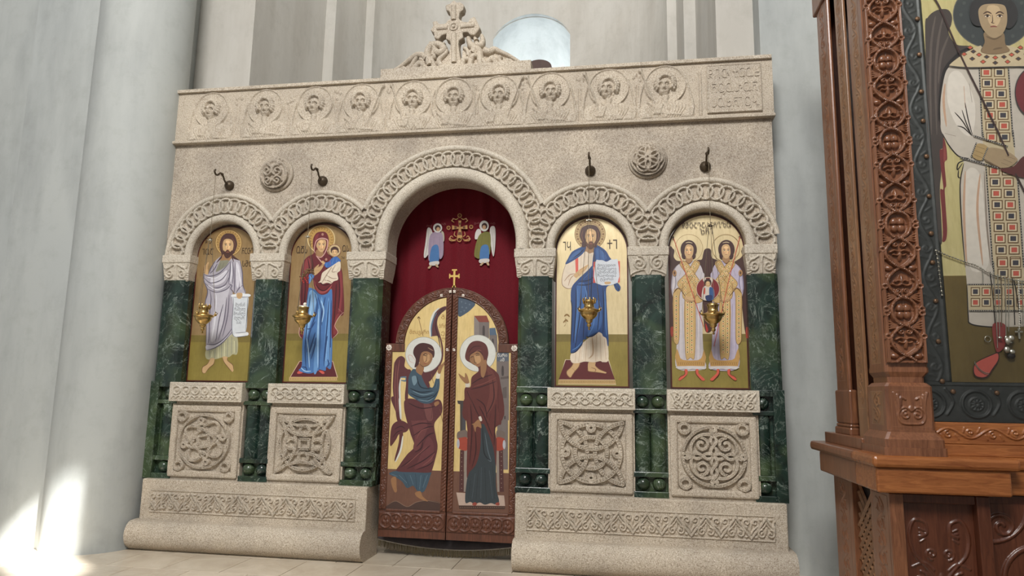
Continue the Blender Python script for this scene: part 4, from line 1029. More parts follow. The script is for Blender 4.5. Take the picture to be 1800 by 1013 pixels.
for P_ in ([(278, 1690), (342, 1698), (332, 1742), (282, 1802), (242, 1862), (206, 1838), (198, 1792), (250, 1740)], [(442, 1690), (516, 1690), (516, 1732), (562, 1770), (636, 1802), (622, 1816), (540, 1804), (442, 1792), (434, 1762)]): p.fill(SKIN, P_)
shade(p, SKD, [[(278, 1690), (250, 1740), (198, 1792), (206, 1838), (242, 1862)], [(342, 1700), (332, 1742), (282, 1802), (242, 1862)], [(260, 1760), (290, 1790)], [(434, 1762), (442, 1792), (540, 1804), (622, 1816)], [(516, 1730), (562, 1770), (636, 1802)], [(470, 1750), (520, 1770), (510, 1800)]], 5)
CR, CRd = (222, 206, 184), (150, 118, 92)
p.fill(CR, [(248, 1592), (370, 1480), (545, 1355), (640, 1425), (662, 1662), (600, 1690), (572, 1678), (500, 1692), (400, 1684), (330, 1700), (250, 1690)])
shade(p, (190, 160, 128), [[(300, 1580), (290, 1690)], [(350, 1520), (330, 1690)], [(420, 1450), (405, 1680)], [(480, 1410), (490, 1590), (440, 1650)], [(530, 1380), (520, 1680)], [(570, 1390), (580, 1670)], [(615, 1430), (635, 1660)]], 12); shade(p, (240, 230, 214), [[(385, 1500), (370, 1660)], [(450, 1440), (450, 1640)], [(550, 1390), (555, 1660)]], 12)
p.fill((160, 122, 84), [(398, 395), (520, 400), (505, 485), (412, 470)])
p.fill(CR, [(400, 458), (450, 480), (500, 476), (492, 600), (430, 668), (300, 765), (270, 850), (230, 872), (180, 860), (146, 820), (150, 720), (190, 590), (300, 510)])
shade(p, (176, 144, 116), [[(410, 480), (400, 610)], [(440, 490), (430, 610)], [(470, 490), (465, 600)], [(300, 705), (230, 720), (170, 790)], [(280, 720), (240, 760), (215, 840)], [(230, 720), (215, 780)], [(360, 500), (355, 640)]], 7); shade(p, CRd, [[(190, 590), (150, 720), (146, 820), (180, 860), (230, 872), (270, 850)]], 5)
p.fill((214, 92, 78), [(292, 535), (326, 530), (326, 690), (298, 702)], False)
B3, B3d, B3h = (38, 68, 120), (16, 28, 58), (82, 122, 176)
p.fill(B3, [(392, 378), (368, 402), (262, 458), (215, 530), (188, 602), (330, 522), (400, 452), (412, 400)])
p.fill(B3, [(520, 386), (622, 440), (668, 510), (682, 562), (500, 620), (478, 700), (486, 560), (498, 470)])
p.fill(B3, [(482, 620), (430, 670), (322, 770), (252, 862), (243, 1000), (256, 1100), (243, 1500), (244, 1590), (300, 1570), (372, 1490), (380, 1445), (418, 1432), (415, 1405), (480, 1400), (545, 1358), (586, 1370), (602, 1402), (638, 1428), (652, 1505), (664, 1480), (650, 1200), (640, 1000), (640, 860), (692, 828), (560, 810), (500, 700)])
p.fill(B3, [(720, 812), (760, 806), (796, 850), (790, 890), (765, 902), (735, 870)])
p.fill((60, 98, 154), [(310, 840), (400, 820), (410, 1000), (340, 1300), (290, 1480), (300, 1100)]); p.fill((58, 94, 150), [(470, 1100), (560, 1000), (590, 1200), (560, 1330), (470, 1380), (430, 1390)]); p.fill((58, 92, 146), [(530, 420), (600, 460), (640, 540), (540, 580), (520, 500)]); p.fill((60, 96, 150), [(270, 480), (350, 440), (330, 500), (220, 560)])
shade(p, B3d, [[(300, 860), (300, 1100), (270, 1480)], [(360, 860), (350, 1100), (310, 1400), (290, 1540)], [(420, 860), (400, 1100), (380, 1440)], [(330, 790), (440, 780), (520, 720)], [(310, 830), (420, 830), (500, 800)], [(480, 660), (470, 900), (470, 1200)], [(540, 860), (560, 1100), (540, 1340)], [(600, 860), (610, 1100), (600, 1380)], [(250, 540), (330, 490), (390, 430)], [(560, 430), (570, 560)], [(610, 450), (630, 550)], [(500, 480), (500, 600)], [(244, 1590), (300, 1572), (372, 1492)], [(415, 1410), (480, 1402), (545, 1360)], [(720, 812), (765, 860), (780, 895)], [(243, 1000), (256, 1100), (243, 1500)]], 8)
shade(p, B3h, [[(320, 870), (320, 1100), (290, 1400)], [(400, 850), (420, 960), (390, 1200)], [(500, 1000), (500, 1250), (440, 1390)], [(620, 900), (630, 1200), (640, 1400)], [(255, 1560), (320, 1520), (370, 1460)], [(540, 440), (540, 560)], [(590, 450), (605, 550)], [(230, 560), (300, 500)], [(450, 700), (380, 770)], [(745, 830), (770, 870)]], 8)
p.fill((66, 34, 30), [(455, 160), (530, 178), (572, 250), (562, 325), (532, 382), (522, 412), (398, 396), (372, 352), (343, 282), (362, 200), (408, 170)]); p.fill((66, 34, 30), [(372, 350), (410, 380), (392, 412), (366, 402)])
p.fill(SKIN, [(425, 216), (470, 204), (520, 236), (526, 310), (506, 375), (465, 395), (430, 370), (404, 310), (410, 250)]); face(p, 465, 292, 56, 95)
p.fill((92, 56, 38), [(410, 340), (436, 372), (452, 350), (482, 350), (500, 368), (524, 330), (512, 390), (486, 426), (455, 434), (425, 408)]); p.line((160, 92, 74), [(448, 374), (466, 370), (486, 374)], 7); shade(p, (108, 68, 48), [[(380, 220), (365, 280), (385, 350)], [(540, 220), (552, 290), (530, 360)]], 7)
p.fill((212, 88, 76), [(496, 574), (790, 566), (788, 802), (492, 808)], False); p.fill((206, 210, 216), [(520, 572), (560, 555), (600, 556), (640, 572), (690, 548), (730, 548), (766, 562), (764, 806), (520, 810)], per=3); p.line((120, 122, 130), [(640, 572), (640, 640)], 4)
p.fill(SKIN, [(278, 720), (340, 660), (400, 622), (440, 604), (424, 640), (382, 692), (320, 742), (300, 752)]); shade(p, SKD, [[(345, 665), (410, 625)], [(360, 690), (420, 645)], [(320, 700), (340, 730)]], 5); p.fill(SKIN, [(620, 798), (684, 796), (682, 818), (630, 824)])
shade(p, (140, 108, 60), [[(170, 1180), (200, 1160), (230, 1185)], [(160, 1250), (190, 1220), (210, 1240)], [(170, 1290), (185, 1270)], [(180, 1200), (190, 1260)]], 12)
p.obj('painted_figure', I3)
W3 = Words(p, p.Y - p.n * p.step - .0003)
W3.put(I3, '\u10a8\u10b7', 203, 405, 85, 110, 'ink_dark'); W3.put(I3, '\u10b5\u10a8', 705, 385, 110, 115, 'ink_dark')
W3.put(I3, '\u10db\u10dd\u10d5\u10d4\u10d3\u10d8\u10d7\n\u10e9\u10d4\u10db\u10d3\u10d0\u10e7\u10dd\u10d5\n\u10d4\u10da\u10dc\u10d8\u10db\u10d0\u10e8\u10d5\n\u10e0\u10d0\u10da\u10dc\u10d8\u10d3\u10d0\n\u10e2\u10d5\u10d8\u10e0\u10d7', 642, 690, 215, 215, 'ink_grey', 5)

# ---------------- icon four: twin winged figures with a medallion between them
I4 = icon_board(1.885, IH, IZ0, IZS, 'arched icon of two winged figures in patterned robes with a round red medallion between them', 'gilt_pale', 1.64, 3)
p = Paint(YP, 1170, 365, 6.1375); D = 982
BR = (68, 40, 34)
p.fill(BR, [(44, 442), (80, 444), (96, 470), (88, 530), (120, 572), (180, 590), (200, 700), (120, 950), (80, 1300), (52, 1400), (48, 800)]); p.fill(BR, [(405, 500), (420, 455), (455, 440), (490, 460), (500, 540), (590, 590), (560, 700), (530, 1000), (520, 1260), (470, 1350), (420, 1300), (400, 1000), (400, 740), (330, 582), (390, 560)]); p.fill(BR, [(868, 440), (838, 440), (815, 470), (822, 530), (742, 585), (700, 620), (800, 900), (850, 1300), (892, 1400), (896, 700)])
shade(p, (104, 68, 56), [[(60, 480), (66, 800)], [(440, 480), (450, 740)], [(470, 480), (480, 700)], [(850, 480), (868, 900)]], 6); p.fill((170, 52, 44), [(430, 1250), (460, 1320), (440, 1345)]); p.fill((150, 56, 40), [(55, 1300), (80, 1290), (78, 1390), (58, 1380)]); p.fill((150, 56, 40), [(868, 1300), (890, 1300), (888, 1400), (866, 1400)])
def twin(p, ox, mir, robe, robed):
    X = lambda x: ox + (x - 250) * mir
    T = lambda L: [(X(a), b) for a, b in L]
    p.ring((150, 118, 70), X(252), 438, 148, 4, 44)
    p.fill(robe, T([(215, 572), (290, 572), (372, 620), (405, 700), (418, 740), (400, 960), (398, 1340), (412, 1600), (420, 1742), (128, 1740), (118, 1500), (130, 1200), (70, 930), (64, 860), (82, 700), (118, 632)]))
    shade(p, robed, [T(l) for l in ([(150, 1040), (140, 1640)], [(180, 1040), (200, 1640)], [(340, 1020), (330, 1640)], [(370, 1050), (378, 1600)], [(330, 1000), (345, 1400)], [(100, 700), (110, 820), (90, 900)], [(390, 700), (370, 800)], [(165, 680), (150, 740)], [(118, 632), (82, 700), (64, 860), (80, 930)])], 8)
    shade(p, tuple(min(255, c + 22) for c in robe), [T(l) for l in ([(165, 1060), (165, 1640)], [(355, 1060), (352, 1640)], [(95, 760), (85, 880)])], 12)
    GD, GDd = (196, 162, 104), (120, 86, 48)
    bands = [T([(205, 950), (314, 950), (316, 1580), (268, 1618), (214, 1585)]), T([(150, 612), (215, 580), (300, 690), (400, 850), (372, 890), (340, 880), (240, 740)]), T([(372, 612), (310, 575), (240, 690), (135, 800), (140, 860), (170, 880), (280, 770)]),
             T([(190, 760), (310, 760), (330, 960), (190, 980)]), T([(80, 930), (140, 870), (180, 900), (150, 960), (145, 1430), (92, 1450), (84, 1300)]), T([(300, 960), (390, 940), (398, 1010), (320, 1030)])]
    for b_ in bands: p.fill(GD, b_, per=3)
    for b_ in bands: p.line(GDd, b_ + [b_[0]], 4, True, False)
    for j in range(24):
        for i in range(2):
            y = 1000 + j * 25.5
            if y > 1570: continue
            c = ((58, 46, 40), (190, 86, 56))[(i + j) % 2]
            x = X(236 + i * 46); p.fill((226, 204, 150), [(x - 15, y - 10), (x + 15, y - 10), (x + 15, y + 10), (x - 15, y + 10)], False); p.fill(c, [(x - 7, y - 5), (x + 7, y - 5), (x + 7, y + 5), (x - 7, y + 5)], False)
    for j in range(20):
        y = 960 + j * 24; c = ((58, 46, 40), (190, 86, 56))[j % 2]; x = X(114); p.fill((226, 204, 150), [(x - 14, y - 9), (x + 14, y - 9), (x + 14, y + 9), (x - 14, y + 9)], False); p.fill(c, [(x - 7, y - 5), (x + 7, y - 5), (x + 7, y + 5), (x - 7, y + 5)], False)
    for (x0, y0), (x1, y1), n in (((190, 610), (370, 860), 9), ((335, 610), (155, 835), 9), ((215, 800), (215, 960), 6), ((285, 800), (285, 960), 6), ((225, 640), (350, 800), 7), ((300, 640), (180, 790), 7)):
        for q in range(n):
            t = q / (n - 1); x, y = X(x0 + (x1 - x0) * t), y0 + (y1 - y0) * t; c = ((58, 46, 40), (200, 96, 60))[q % 2]
            p.fill((230, 206, 150), [(x, y - 15), (x + 15, y), (x, y + 15), (x - 15, y)], False); p.fill(c, [(x, y - 7), (x + 7, y), (x, y + 7), (x - 7, y)], False)
    p.fill((190, 148, 86), T([(120, 1520), (150, 1600), (185, 1645), (350, 1648), (395, 1600), (412, 1530), (420, 1712), (124, 1712)]), per=2)
    for q in range(14): p.line((128, 92, 48), T([(132 + q * 20.5, 1665), (142 + q * 20.5, 1685), (134 + q * 20.5, 1704)]), 5)
    p.fill((206, 200, 198), T([(126, 1714), (420, 1714), (420, 1748), (380, 1740), (340, 1750), (290, 1740), (250, 1752), (200, 1740), (160, 1750), (128, 1740)]), per=2)
    p.line((92, 76, 60), T([(120, 1520), (124, 1740)]), 4); p.line((92, 76, 60), T([(412, 1530), (420, 1745)]), 4)
    RF = (206, 92, 72)
    p.fill(RF, T([(204, 1750), (234, 1750), (232, 1800), (180, 1850), (150, 1866), (138, 1852), (160, 1826), (205, 1800)])); p.fill(RF, T([(324, 1748), (354, 1748), (356, 1790), (420, 1850), (412, 1868), (385, 1862), (330, 1800)]))
    shade(p, (120, 44, 34), [T([(204, 1755), (205, 1800), (160, 1826), (138, 1852)]), T([(324, 1750), (330, 1800), (385, 1862)])], 5)
    p.ell((64, 36, 32), X(248), 452, 88, 100, n=32); p.ell((64, 36, 32), X(200), 520, 28, 36, n=16); p.ell((64, 36, 32), X(296), 520, 28, 36, n=16)
    p.fill((160, 122, 84), T([(222, 530), (282, 530), (288, 575), (250, 604), (216, 575)])); p.fill(SKIN, T([(208, 440), (225, 405), (250, 398), (282, 408), (300, 440), (296, 500), (270, 545), (250, 552), (228, 545), (204, 500)]))
    face(p, X(250), 468, 46, 74, blush=(208, 150, 110)); p.line((206, 186, 150), T([(215, 384), (250, 376), (290, 386)]), 8); p.line((140, 96, 60), T([(216, 575), (250, 604), (290, 575)]), 6)
    p.ell((170, 128, 84), X(96), 708, 22, 34, n=18); p.ell((96, 66, 44), X(96), 708, 10, 18, n=12)
    p.fill(SKIN, T([(205, 975), (250, 962), (300, 978), (318, 1000), (272, 1020), (220, 1005)])); p.line(SKD, T([(215, 985), (270, 1010), (318, 1000)]), 5); p.line((110, 80, 60), T([(85, 920), (140, 870), (220, 970)]), 6)
twin(p, 250, 1, (196, 188, 190), (146, 138, 148)); twin(p, 652, -1, (184, 174, 192), (134, 124, 150))
p.line((196, 70, 54), [(84, 325), (190, 640), (300, 960), (410, 1290)], 6, taper=False); p.line((196, 70, 54), [(800, 318), (720, 620), (640, 960), (520, 1500)], 6, taper=False); shade(p, (70, 50, 36), [[(70, 330), (86, 318), (78, 350)], [(785, 322), (800, 312), (812, 328)]], 7)
p.ell((196, 178, 150), 455, 880, 128, n=44); p.ell((124, 32, 38), 455, 880, 121, n=44)
p.fill((206, 194, 182), [(400, 870), (430, 840), (400, 780), (430, 765), (456, 820), (480, 765), (508, 780), (490, 850), (520, 890), (520, 980), (455, 1004), (390, 985)]); p.fill((50, 88, 140), [(470, 870), (515, 880), (522, 975), (478, 1000)]); p.fill((190, 76, 60), [(412, 880), (426, 870), (424, 930), (410, 935)]); p.ell((58, 34, 30), 455, 812, 38, 44, n=24); p.ell(SKIN, 455, 828, 25, 32, n=20); face(p, 455, 826, 22, 30); p.fill((40, 52, 96), [(430, 955), (500, 950), (490, 1005), (440, 1005)])
p.obj('painted_figures', I4)
W4 = Words(p, p.Y - p.n * p.step - .0003)
W4.put(I4, '\u10bc\u10ab\u10a7\u10a0\u10a5\u10a0\u10b0\u10a0\u10ac\u10a2\u10aa\u10ad', 440, 192, 530, 66, 'ink_dark'); W4.put(I4, '\u10a6\u10ac\u10a8', 440, 262, 140, 66, 'ink_dark')
# ================================================================ DOUBLE DOOR
DW = MAT['door_wood']
def vine(R, length, half, n, wid=.004, hgt=.006, vertical=False):
    """wavy stem with a curl in every bend"""
    t = np.linspace(-length / 2, length / 2, n * 10)
    w_ = half * .62 * np.sin((t + length / 2) / length * n * PI)
    P_ = np.stack([w_, t], -1) if vertical else np.stack([t, w_], -1)
    R.stroke(P_, wid, hgt)
    for i in range(n):
        c = -length / 2 + length * (i + .5) / n; sg = 1 if i % 2 == 0 else -1
        S = spiral(c, -sg * half * .15, half * .52, half * .1, PI / 2 * sg, 1.15 * sg, 20)
        for q in range(2):
            L_ = np.array([(c + length / n * (.32 - q * .64), -sg * half * .15), (c + length / n * (.44 - q * .7), -sg * half * .75)])
            R.stroke(L_[:, ::-1] if vertical else L_, wid * .9, hgt * .8)
        R.stroke(S[:, ::-1] if vertical else S, wid, hgt)
    return R
def rope(R, length, half, n, hgt=.006, vertical=True):
    for i in range(n):
        c = -length / 2 + length * (i + .5) / n; d = length / n * .55
        L_ = np.array([(-half * .7, c - d * .7), (half * .7, c + d * .7)]); R.stroke(L_ if vertical else L_[:, ::-1], d * .5, hgt)
    return R
DY = .088; DZ0, DSH, DCZ, DCX, DR = .150, 1.56, 1.552, .012, .435
def leaf(sg, label):
    """sg -1 left leaf, +1 right leaf"""
    L_ = empty('door_leaf', (0, 0, 0), label, 'door', 'painted leaves of the double door')
    xi, xo = DCX + sg * .004, DCX + sg * .508
    arcp = [(DCX + sg * DR * math.sin(q), DCZ + DR * math.cos(q)) for q in np.linspace(.01, PI / 2, 24)]
    poly = [(xi, DZ0), (xi, DCZ + DR)] + arcp + [(DCX + sg * DR, DSH), (xo, DSH), (xo, DZ0)]
    MB().prism(poly, DY, DY + .04).obj('leaf_board', DW, L_)
    X = lambda a: DCX + sg * a
    def strip(name, xa, xb, z0, z1, kind, n, y=DY - .008):
        x0, x1 = min(X(xa), X(xb)), max(X(xa), X(xb)); MB().box(x0, x1, y, DY + .01, z0, z1, .003).obj(name, DW, L_)
        R = Relief(x1 - x0 - .008, z1 - z0 - .008, .0028)
        if kind == 'vine': vine(R, z1 - z0 - .02, (x1 - x0) * .42, n, .0042, .006, True)
        elif kind == 'rope': rope(R, z1 - z0 - .02, (x1 - x0) * .34, n)
        elif kind == 'hvine': vine(R, x1 - x0 - .02, (z1 - z0) * .42, n, .0042, .006)
        elif kind == 'circles':
            m = n; p_ = (x1 - x0 - .03) / m; st = [circle(-(x1 - x0 - .03) / 2 + p_ * (i + .5), 0, p_ * .62, 30, (z1 - z0) * .40) for i in range(m)]
            R.interlace(st, .0065, .008, prof_strap, .5)
            for i in range(m):
                c = -(x1 - x0 - .03) / 2 + p_ * (i + .5); 
                for q in range(3): a = PI / 2 + q * 2 * PI / 3; R.dome(c + .015 * math.cos(a), .015 * math.sin(a) * 1.2, .011, .014, .008)
                R.stroke(np.array([(c, -.035), (c, -.01)]), .004, .006)
        relief_obj(name + '_carving', R, front((x0 + x1) / 2, y - .0005, (z0 + z1) / 2), DW, L_, .002)
    strip('outer_stile', .455, .508, .345, DSH, 'vine', 22)
    strip('meeting_stile', .004, .046, .345, 1.93, 'rope', 64)
    strip('bottom_rail', .008, .506, .205, .328, 'circles', 6)
    strip('rail_moulding', .046, .455, .330, .350, 'rope2', 10)
    # arched head of the leaf with carved scrolls
    r0, r1 = .362, DR; rm = (r0 + r1) / 2; ln = rm * PI / 2 - .03; R = Relief(ln, r1 - r0 - .006, .003)
    R.frame(.003, .004); vine(R, ln - .02, (r1 - r0) * .40, 9, .0045, .007)
    def fm(U, V, H):
        q = (U + ln / 2) / rm + .05; r = rm + V
        return DCX + sg * r * np.sin(q), DY - .009 - H, DCZ + r * np.cos(q)
    me = R.mesh('arch_carving', fm, .012)
    if sg < 0: me.flip_normals()
    link('arch_carving', me, DW, L_)
    # shoulder block and its little rosette
    MB().box(min(X(.36), X(.508)), max(X(.36), X(.508)), DY - .0075, DY + .01, 1.497, DSH, .003).obj('shoulder', DW, L_)
    c = (X(.482), DY - .011, 1.528); b = MB()
    for q in range(8): a = q * PI / 4; b.ball((c[0] + .0155 * math.cos(a), c[1], c[2] + .0155 * math.sin(a)), .0088, 8, 5, (1, .45, 1))
    b.ball(c, .007, 8, 6, (1, .7, 1)); b.obj('rosette', MAT['white_inlay'], L_)
    for (ax, az) in ((.026, 1.515), (.085, 1.925), (.016, 1.955)):
        b = MB()
        for q in range(4): a = q * PI / 2 + PI / 4; b.ball((X(ax) + .007 * math.cos(a), DY - .012, az + .007 * math.sin(a)), .0062, 8, 5, (1, .5, 1))
        b.obj('inlay_flower', MAT['white_inlay'], L_)
    # painted ground: gold above, brown earth below
    rr = r0; xin = .046
    top = [(X(rr * math.sin(q)), DCZ + rr * math.cos(q)) for q in np.linspace(math.asin(xin / rr), math.acos((1.497 - DCZ) / rr) if abs((1.497 - DCZ) / rr) < 1 else PI / 2, 22)]
    gp = [(X(xin), .632)] + top + [(X(.36), 1.497), (X(.455), 1.497), (X(.455), .632)]
    MB().prism(gp, DY - .0012, DY + .004).obj('gold_ground', MAT['gilt_door'], L_)
    MB().prism([(X(xin), .352), (X(.455), .352), (X(.455), .632), (X(xin), .632)], DY - .0012, DY + .004).obj('earth_ground', MAT['earth'], L_)
    return L_
mat_gilt('earth', srgb(98, 66, 52), srgb(112, 78, 62), .5, 0)
DL = leaf(-1, 'carved wooden door leaf painted with a winged figure stepping forward'); DRt = leaf(1, 'carved wooden door leaf painted with a veiled woman before a throne')
# the gold cross stands on the meeting edge of the right leaf
b = MB(); cx, cz = .0195, 2.075; y0, y1 = DY + .004, DY + .020
b.prism([(cx - .006, 1.990), (cx + .006, 1.990), (cx + .008, 2.07), (cx + .008, 2.12), (cx - .008, 2.12), (cx - .008, 2.07)], y0, y1)
for sx in (-1, 1): b.prism([(cx + sx * .008, cz + .009), (cx + sx * .032, cz + .010), (cx + sx * .032, cz + .02), (cx + sx * .041, cz + .02), (cx + sx * .041, cz - .016), (cx + sx * .032, cz - .016), (cx + sx * .032, cz - .006), (cx + sx * .008, cz - .006)], y0, y1)
b.prism([(cx - .020, 2.118), (cx + .020, 2.118), (cx + .020, 2.130), (cx - .020, 2.130)], y0, y1); b.prism([(cx - .016, 1.990), (cx + .016, 1.990), (cx + .010, 2.004), (cx - .010, 2.004)], y0, y1); b.ball((cx, (y0 + y1) / 2, 2.008), .011, 10, 6)
b.obj('gold_cross', MAT['gold'], DRt)
# ---- paintings on the leaves
A_ = lambda ox, oy, k: (lambda L: [(ox + x / k, oy + y / k) for x, y in L])
LU, RU, LLo, RLo = A_(680, 500, 4.217), A_(790, 500, 4.224), A_(660, 700, 3.614), A_(780, 700, 3.614)
YDp = DY - .0016
p = Paint(YDp, 0, 0, 1)
MR, MRd, MRh = (88, 46, 48), (46, 20, 26), (124, 74, 70); TQ, TQd, TQh = (60, 80, 94), (28, 40, 52), (112, 136, 148); SK2, SK2d, SK2h = (146, 106, 72), (84, 54, 36), (182, 142, 100); WT = (206, 206, 198)
p.fill((70, 50, 44), LLo([(78, 720), (78, 680), (130, 655), (200, 690), (260, 660), (330, 650), (412, 668), (412, 720)])); p.line((136, 110, 92), LLo([(78, 680), (130, 655), (200, 690), (260, 662), (330, 652), (412, 668)]), .9)
p.fill(MR, LU([(290, 700), (275, 660), (350, 610), (400, 540), (404, 470), (385, 390), (340, 385), (318, 380), (328, 300), (345, 235), (380, 188), (432, 162), (442, 182), (398, 222), (376, 262), (376, 312), (402, 400), (418, 480), (412, 565), (372, 642), (318, 720)]))
shade(p, WT, [LU(l) for l in ([(324, 392), (320, 330), (332, 260), (352, 210), (388, 175)],)], 2.6); shade(p, (86, 112, 132), [LU([(332, 390), (330, 320), (345, 255), (370, 210)])], 1.6)
shade(p, MRd, [LU(l) for l in ([(372, 250), (360, 310), (384, 400), (398, 480)], [(440, 172), (400, 190), (370, 230)], [(436, 186), (400, 205), (380, 240)])], 1.2)
p.fill(MR, LU([(52, 610), (62, 570), (85, 540), (112, 533), (136, 556), (132, 610), (172, 645), (150, 680), (108, 690), (92, 740), (95, 900), (104, 1010), (76, 1010), (60, 900), (44, 770)]))
p.fill(MR, LLo([(98, 0), (148, 0), (150, 60), (164, 140), (176, 240), (160, 320), (128, 396), (122, 384), (148, 280), (150, 200), (140, 120)]))
shade(p, WT, [LU([(105, 692), (95, 760), (98, 860), (106, 1000)]), LLo([(150, 0), (156, 70), (160, 135)]), LLo([(174, 240), (160, 330), (126, 408)])], 2.2); shade(p, (86, 112, 132), [LU([(98, 690), (140, 690), (140, 715), (104, 712)])], 2.2); shade(p, MRh, [LU([(70, 600), (60, 760), (70, 950)]), LU([(95, 560), (78, 700), (82, 950)])], 1.4)
p.fill(MR, LLo([(98, 205), (118, 160), (165, 143), (212, 172), (200, 212), (152, 228), (128, 268), (94, 304)])); shade(p, MRd, [LLo([(120, 200), (160, 180), (190, 195)]), LLo([(110, 250), (140, 215), (175, 205)])], 1.0)
p.ell((150, 146, 136), *LU([(272, 522)])[0], 32.2, 31.4, n=44); p.ell(WT, *LU([(272, 522)])[0], 31.4, 30.6, n=44); p.line((190, 120, 110), LU([(200, 585), (170, 570), (160, 530), (185, 530), (215, 575)]), .7)
p.fill(TQ, LLo([(86, 480), (140, 462), (250, 468), (348, 460), (345, 505), (310, 592), (268, 592), (240, 558), (200, 572), (170, 532), (130, 505)])); shade(p, TQh, [LLo(l) for l in ([(150, 490), (200, 540)], [(220, 490), (240, 550)], [(290, 490), (280, 580)], [(330, 490), (300, 570)], [(100, 482), (140, 498)])], 1.1); shade(p, TQd, [LLo(l) for l in ([(180, 480), (215, 560)], [(255, 480), (262, 580)], [(310, 490), (296, 585)])], 1.3)
p.fill(SK2, LLo([(100, 512), (130, 502), (134, 560), (136, 592), (122, 598), (104, 556)])); p.fill(SK2, LLo([(252, 602), (285, 592), (300, 625), (334, 656), (300, 648), (262, 626)]))
p.fill(MR, LLo([(182, 60), (196, 10), (300, 40), (400, 8), (426, 60), (410, 112), (374, 166), (385, 250), (394, 322), (362, 452), (340, 474), (250, 472), (138, 465), (150, 430), (200, 360), (246, 308), (224, 230), (200, 150)]))
p.fill((104, 58, 58), LLo([(210, 60), (300, 90), (330, 180), (300, 270), (270, 330), (240, 320), (250, 250), (230, 160)])); p.fill((100, 54, 56), LLo([(330, 250), (370, 300), (350, 420), (250, 450), (280, 380)]))
shade(p, MRd, [LLo(l) for l in ([(200, 30), (290, 70), (380, 50)], [(230, 110), (320, 130), (400, 100)], [(225, 180), (290, 160), (360, 165)], [(240, 240), (320, 190), (370, 180)], [(260, 310), (330, 240), (375, 220)], [(160, 440), (260, 370), (350, 300)], [(200, 450), (300, 400), (380, 340)], [(250, 345), (290, 320), (300, 280)], [(260, 455), (330, 430), (370, 400)])], 1.3)
shade(p, MRh, [LLo(l) for l in ([(240, 90), (320, 110), (380, 90)], [(260, 260), (290, 210), (340, 190)], [(190, 430), (270, 360), (330, 310)], [(300, 430), (350, 390), (375, 350)], [(255, 150), (300, 140)])], 1.1)
p.fill(MR, LU([(140, 860), (200, 850), (280, 885), (360, 870), (395, 870), (412, 910), (400, 970), (340, 1000), (180, 1010), (150, 960)])); p.fill((110, 66, 64), LU([(270, 890), (330, 900), (340, 1000), (300, 1005)])); shade(p, MRd, [LU(l) for l in ([(160, 880), (260, 920), (380, 900)], [(270, 890), (290, 1000)], [(340, 900), (330, 1000)])], 1.2)
p.fill(TQ, LU([(205, 628), (250, 655), (300, 740), (340, 765), (364, 700), (390, 700), (386, 785), (345, 868), (280, 885), (205, 848), (155, 802), (158, 700), (180, 645)])); p.fill(TQh, LU([(185, 690), (215, 680), (225, 720), (200, 750)])); shade(p, TQd, [LU(l) for l in ([(170, 770), (250, 800), (340, 790)], [(175, 810), (260, 840), (350, 820)], [(220, 680), (250, 760), (330, 775)], [(340, 770), (365, 740)], [(280, 870), (340, 840), (380, 790)])], 1.4); shade(p, TQh, [LU(l) for l in ([(190, 790), (270, 820), (350, 800)], [(230, 855), (300, 865), (350, 840)], [(375, 720), (365, 770)])], .9)
p.fill(MR, LU([(250, 640), (282, 655), (318, 745), (308, 770), (285, 740), (262, 690)])); p.fill(MR, LU([(150, 640), (180, 640), (160, 700), (156, 855), (134, 850), (142, 740)]))
p.fill(SK2, LU([(232, 585), (275, 612), (262, 665), (250, 672), (215, 640)])); p.fill((68, 36, 34), LU([(196, 512), (205, 470), (240, 440), (285, 436), (335, 455), (354, 500), (345, 545), (315, 520), (262, 505), (245, 560), (232, 600), (205, 615), (215, 560)])); p.fill(SK2, LU([(262, 505), (300, 498), (335, 520), (338, 555), (312, 598), (272, 612), (244, 590), (245, 548)]))
p.fill(SK2h, LU([(275, 525), (310, 520), (322, 550), (300, 580), (275, 570)])); shade(p, (46, 28, 22), [LU(l) for l in ([(268, 528), (284, 515), (304, 524)], [(312, 536), (328, 540)], [(272, 524), (286, 530), (300, 530)], [(312, 545), (324, 550)])], .85); shade(p, SK2d, [LU(l) for l in ([(298, 530), (292, 568), (282, 572)], [(244, 590), (272, 612), (312, 598)])], .7); p.line((140, 72, 60), LU([(272, 585), (284, 588), (294, 586)]), 1.0); p.line((150, 120, 96), LU([(305, 470), (330, 485), (345, 492)]), 1.6)
p.fill((214, 206, 190), LU([(365, 695), (372, 652), (396, 660), (390, 698)])); p.fill(SK2, LU([(378, 655), (384, 612), (410, 590), (428, 572), (432, 584), (412, 620), (395, 662)])); p.fill(SK2, LU([(352, 880), (380, 866), (388, 885), (360, 905)]))
p.line((120, 78, 50), LU([(236, 252), (268, 382)]), .8, taper=False); p.line((120, 78, 50), LU([(330, 665), (346, 735)]), .8, taper=False); p.line((120, 78, 50), LLo([(410, 70), (436, 190)]), .8, taper=False); shade(p, (110, 80, 40), [LU([(228, 255), (236, 242), (248, 258)])], 1.2)
p.obj('painted_figure', DL)
Wd = Words(p, p.Y - p.n * p.step - .0003)
for t_, q, w_, h_ in (('\u10db\u10d7\u10d0\u10d5\u10d0\u10e0\u10d8', (240, 355), 34, 8), ('\u10d2', (416, 235), 6, 8), ('\u10d1\u10e0\u10d8', (413, 310), 13, 8), ('\u10d4', (416, 360), 6, 8), ('\u10da', (418, 405), 6, 8)): Wd.put(DL, t_, *LU([q])[0], w_, h_, 'ink_gold')

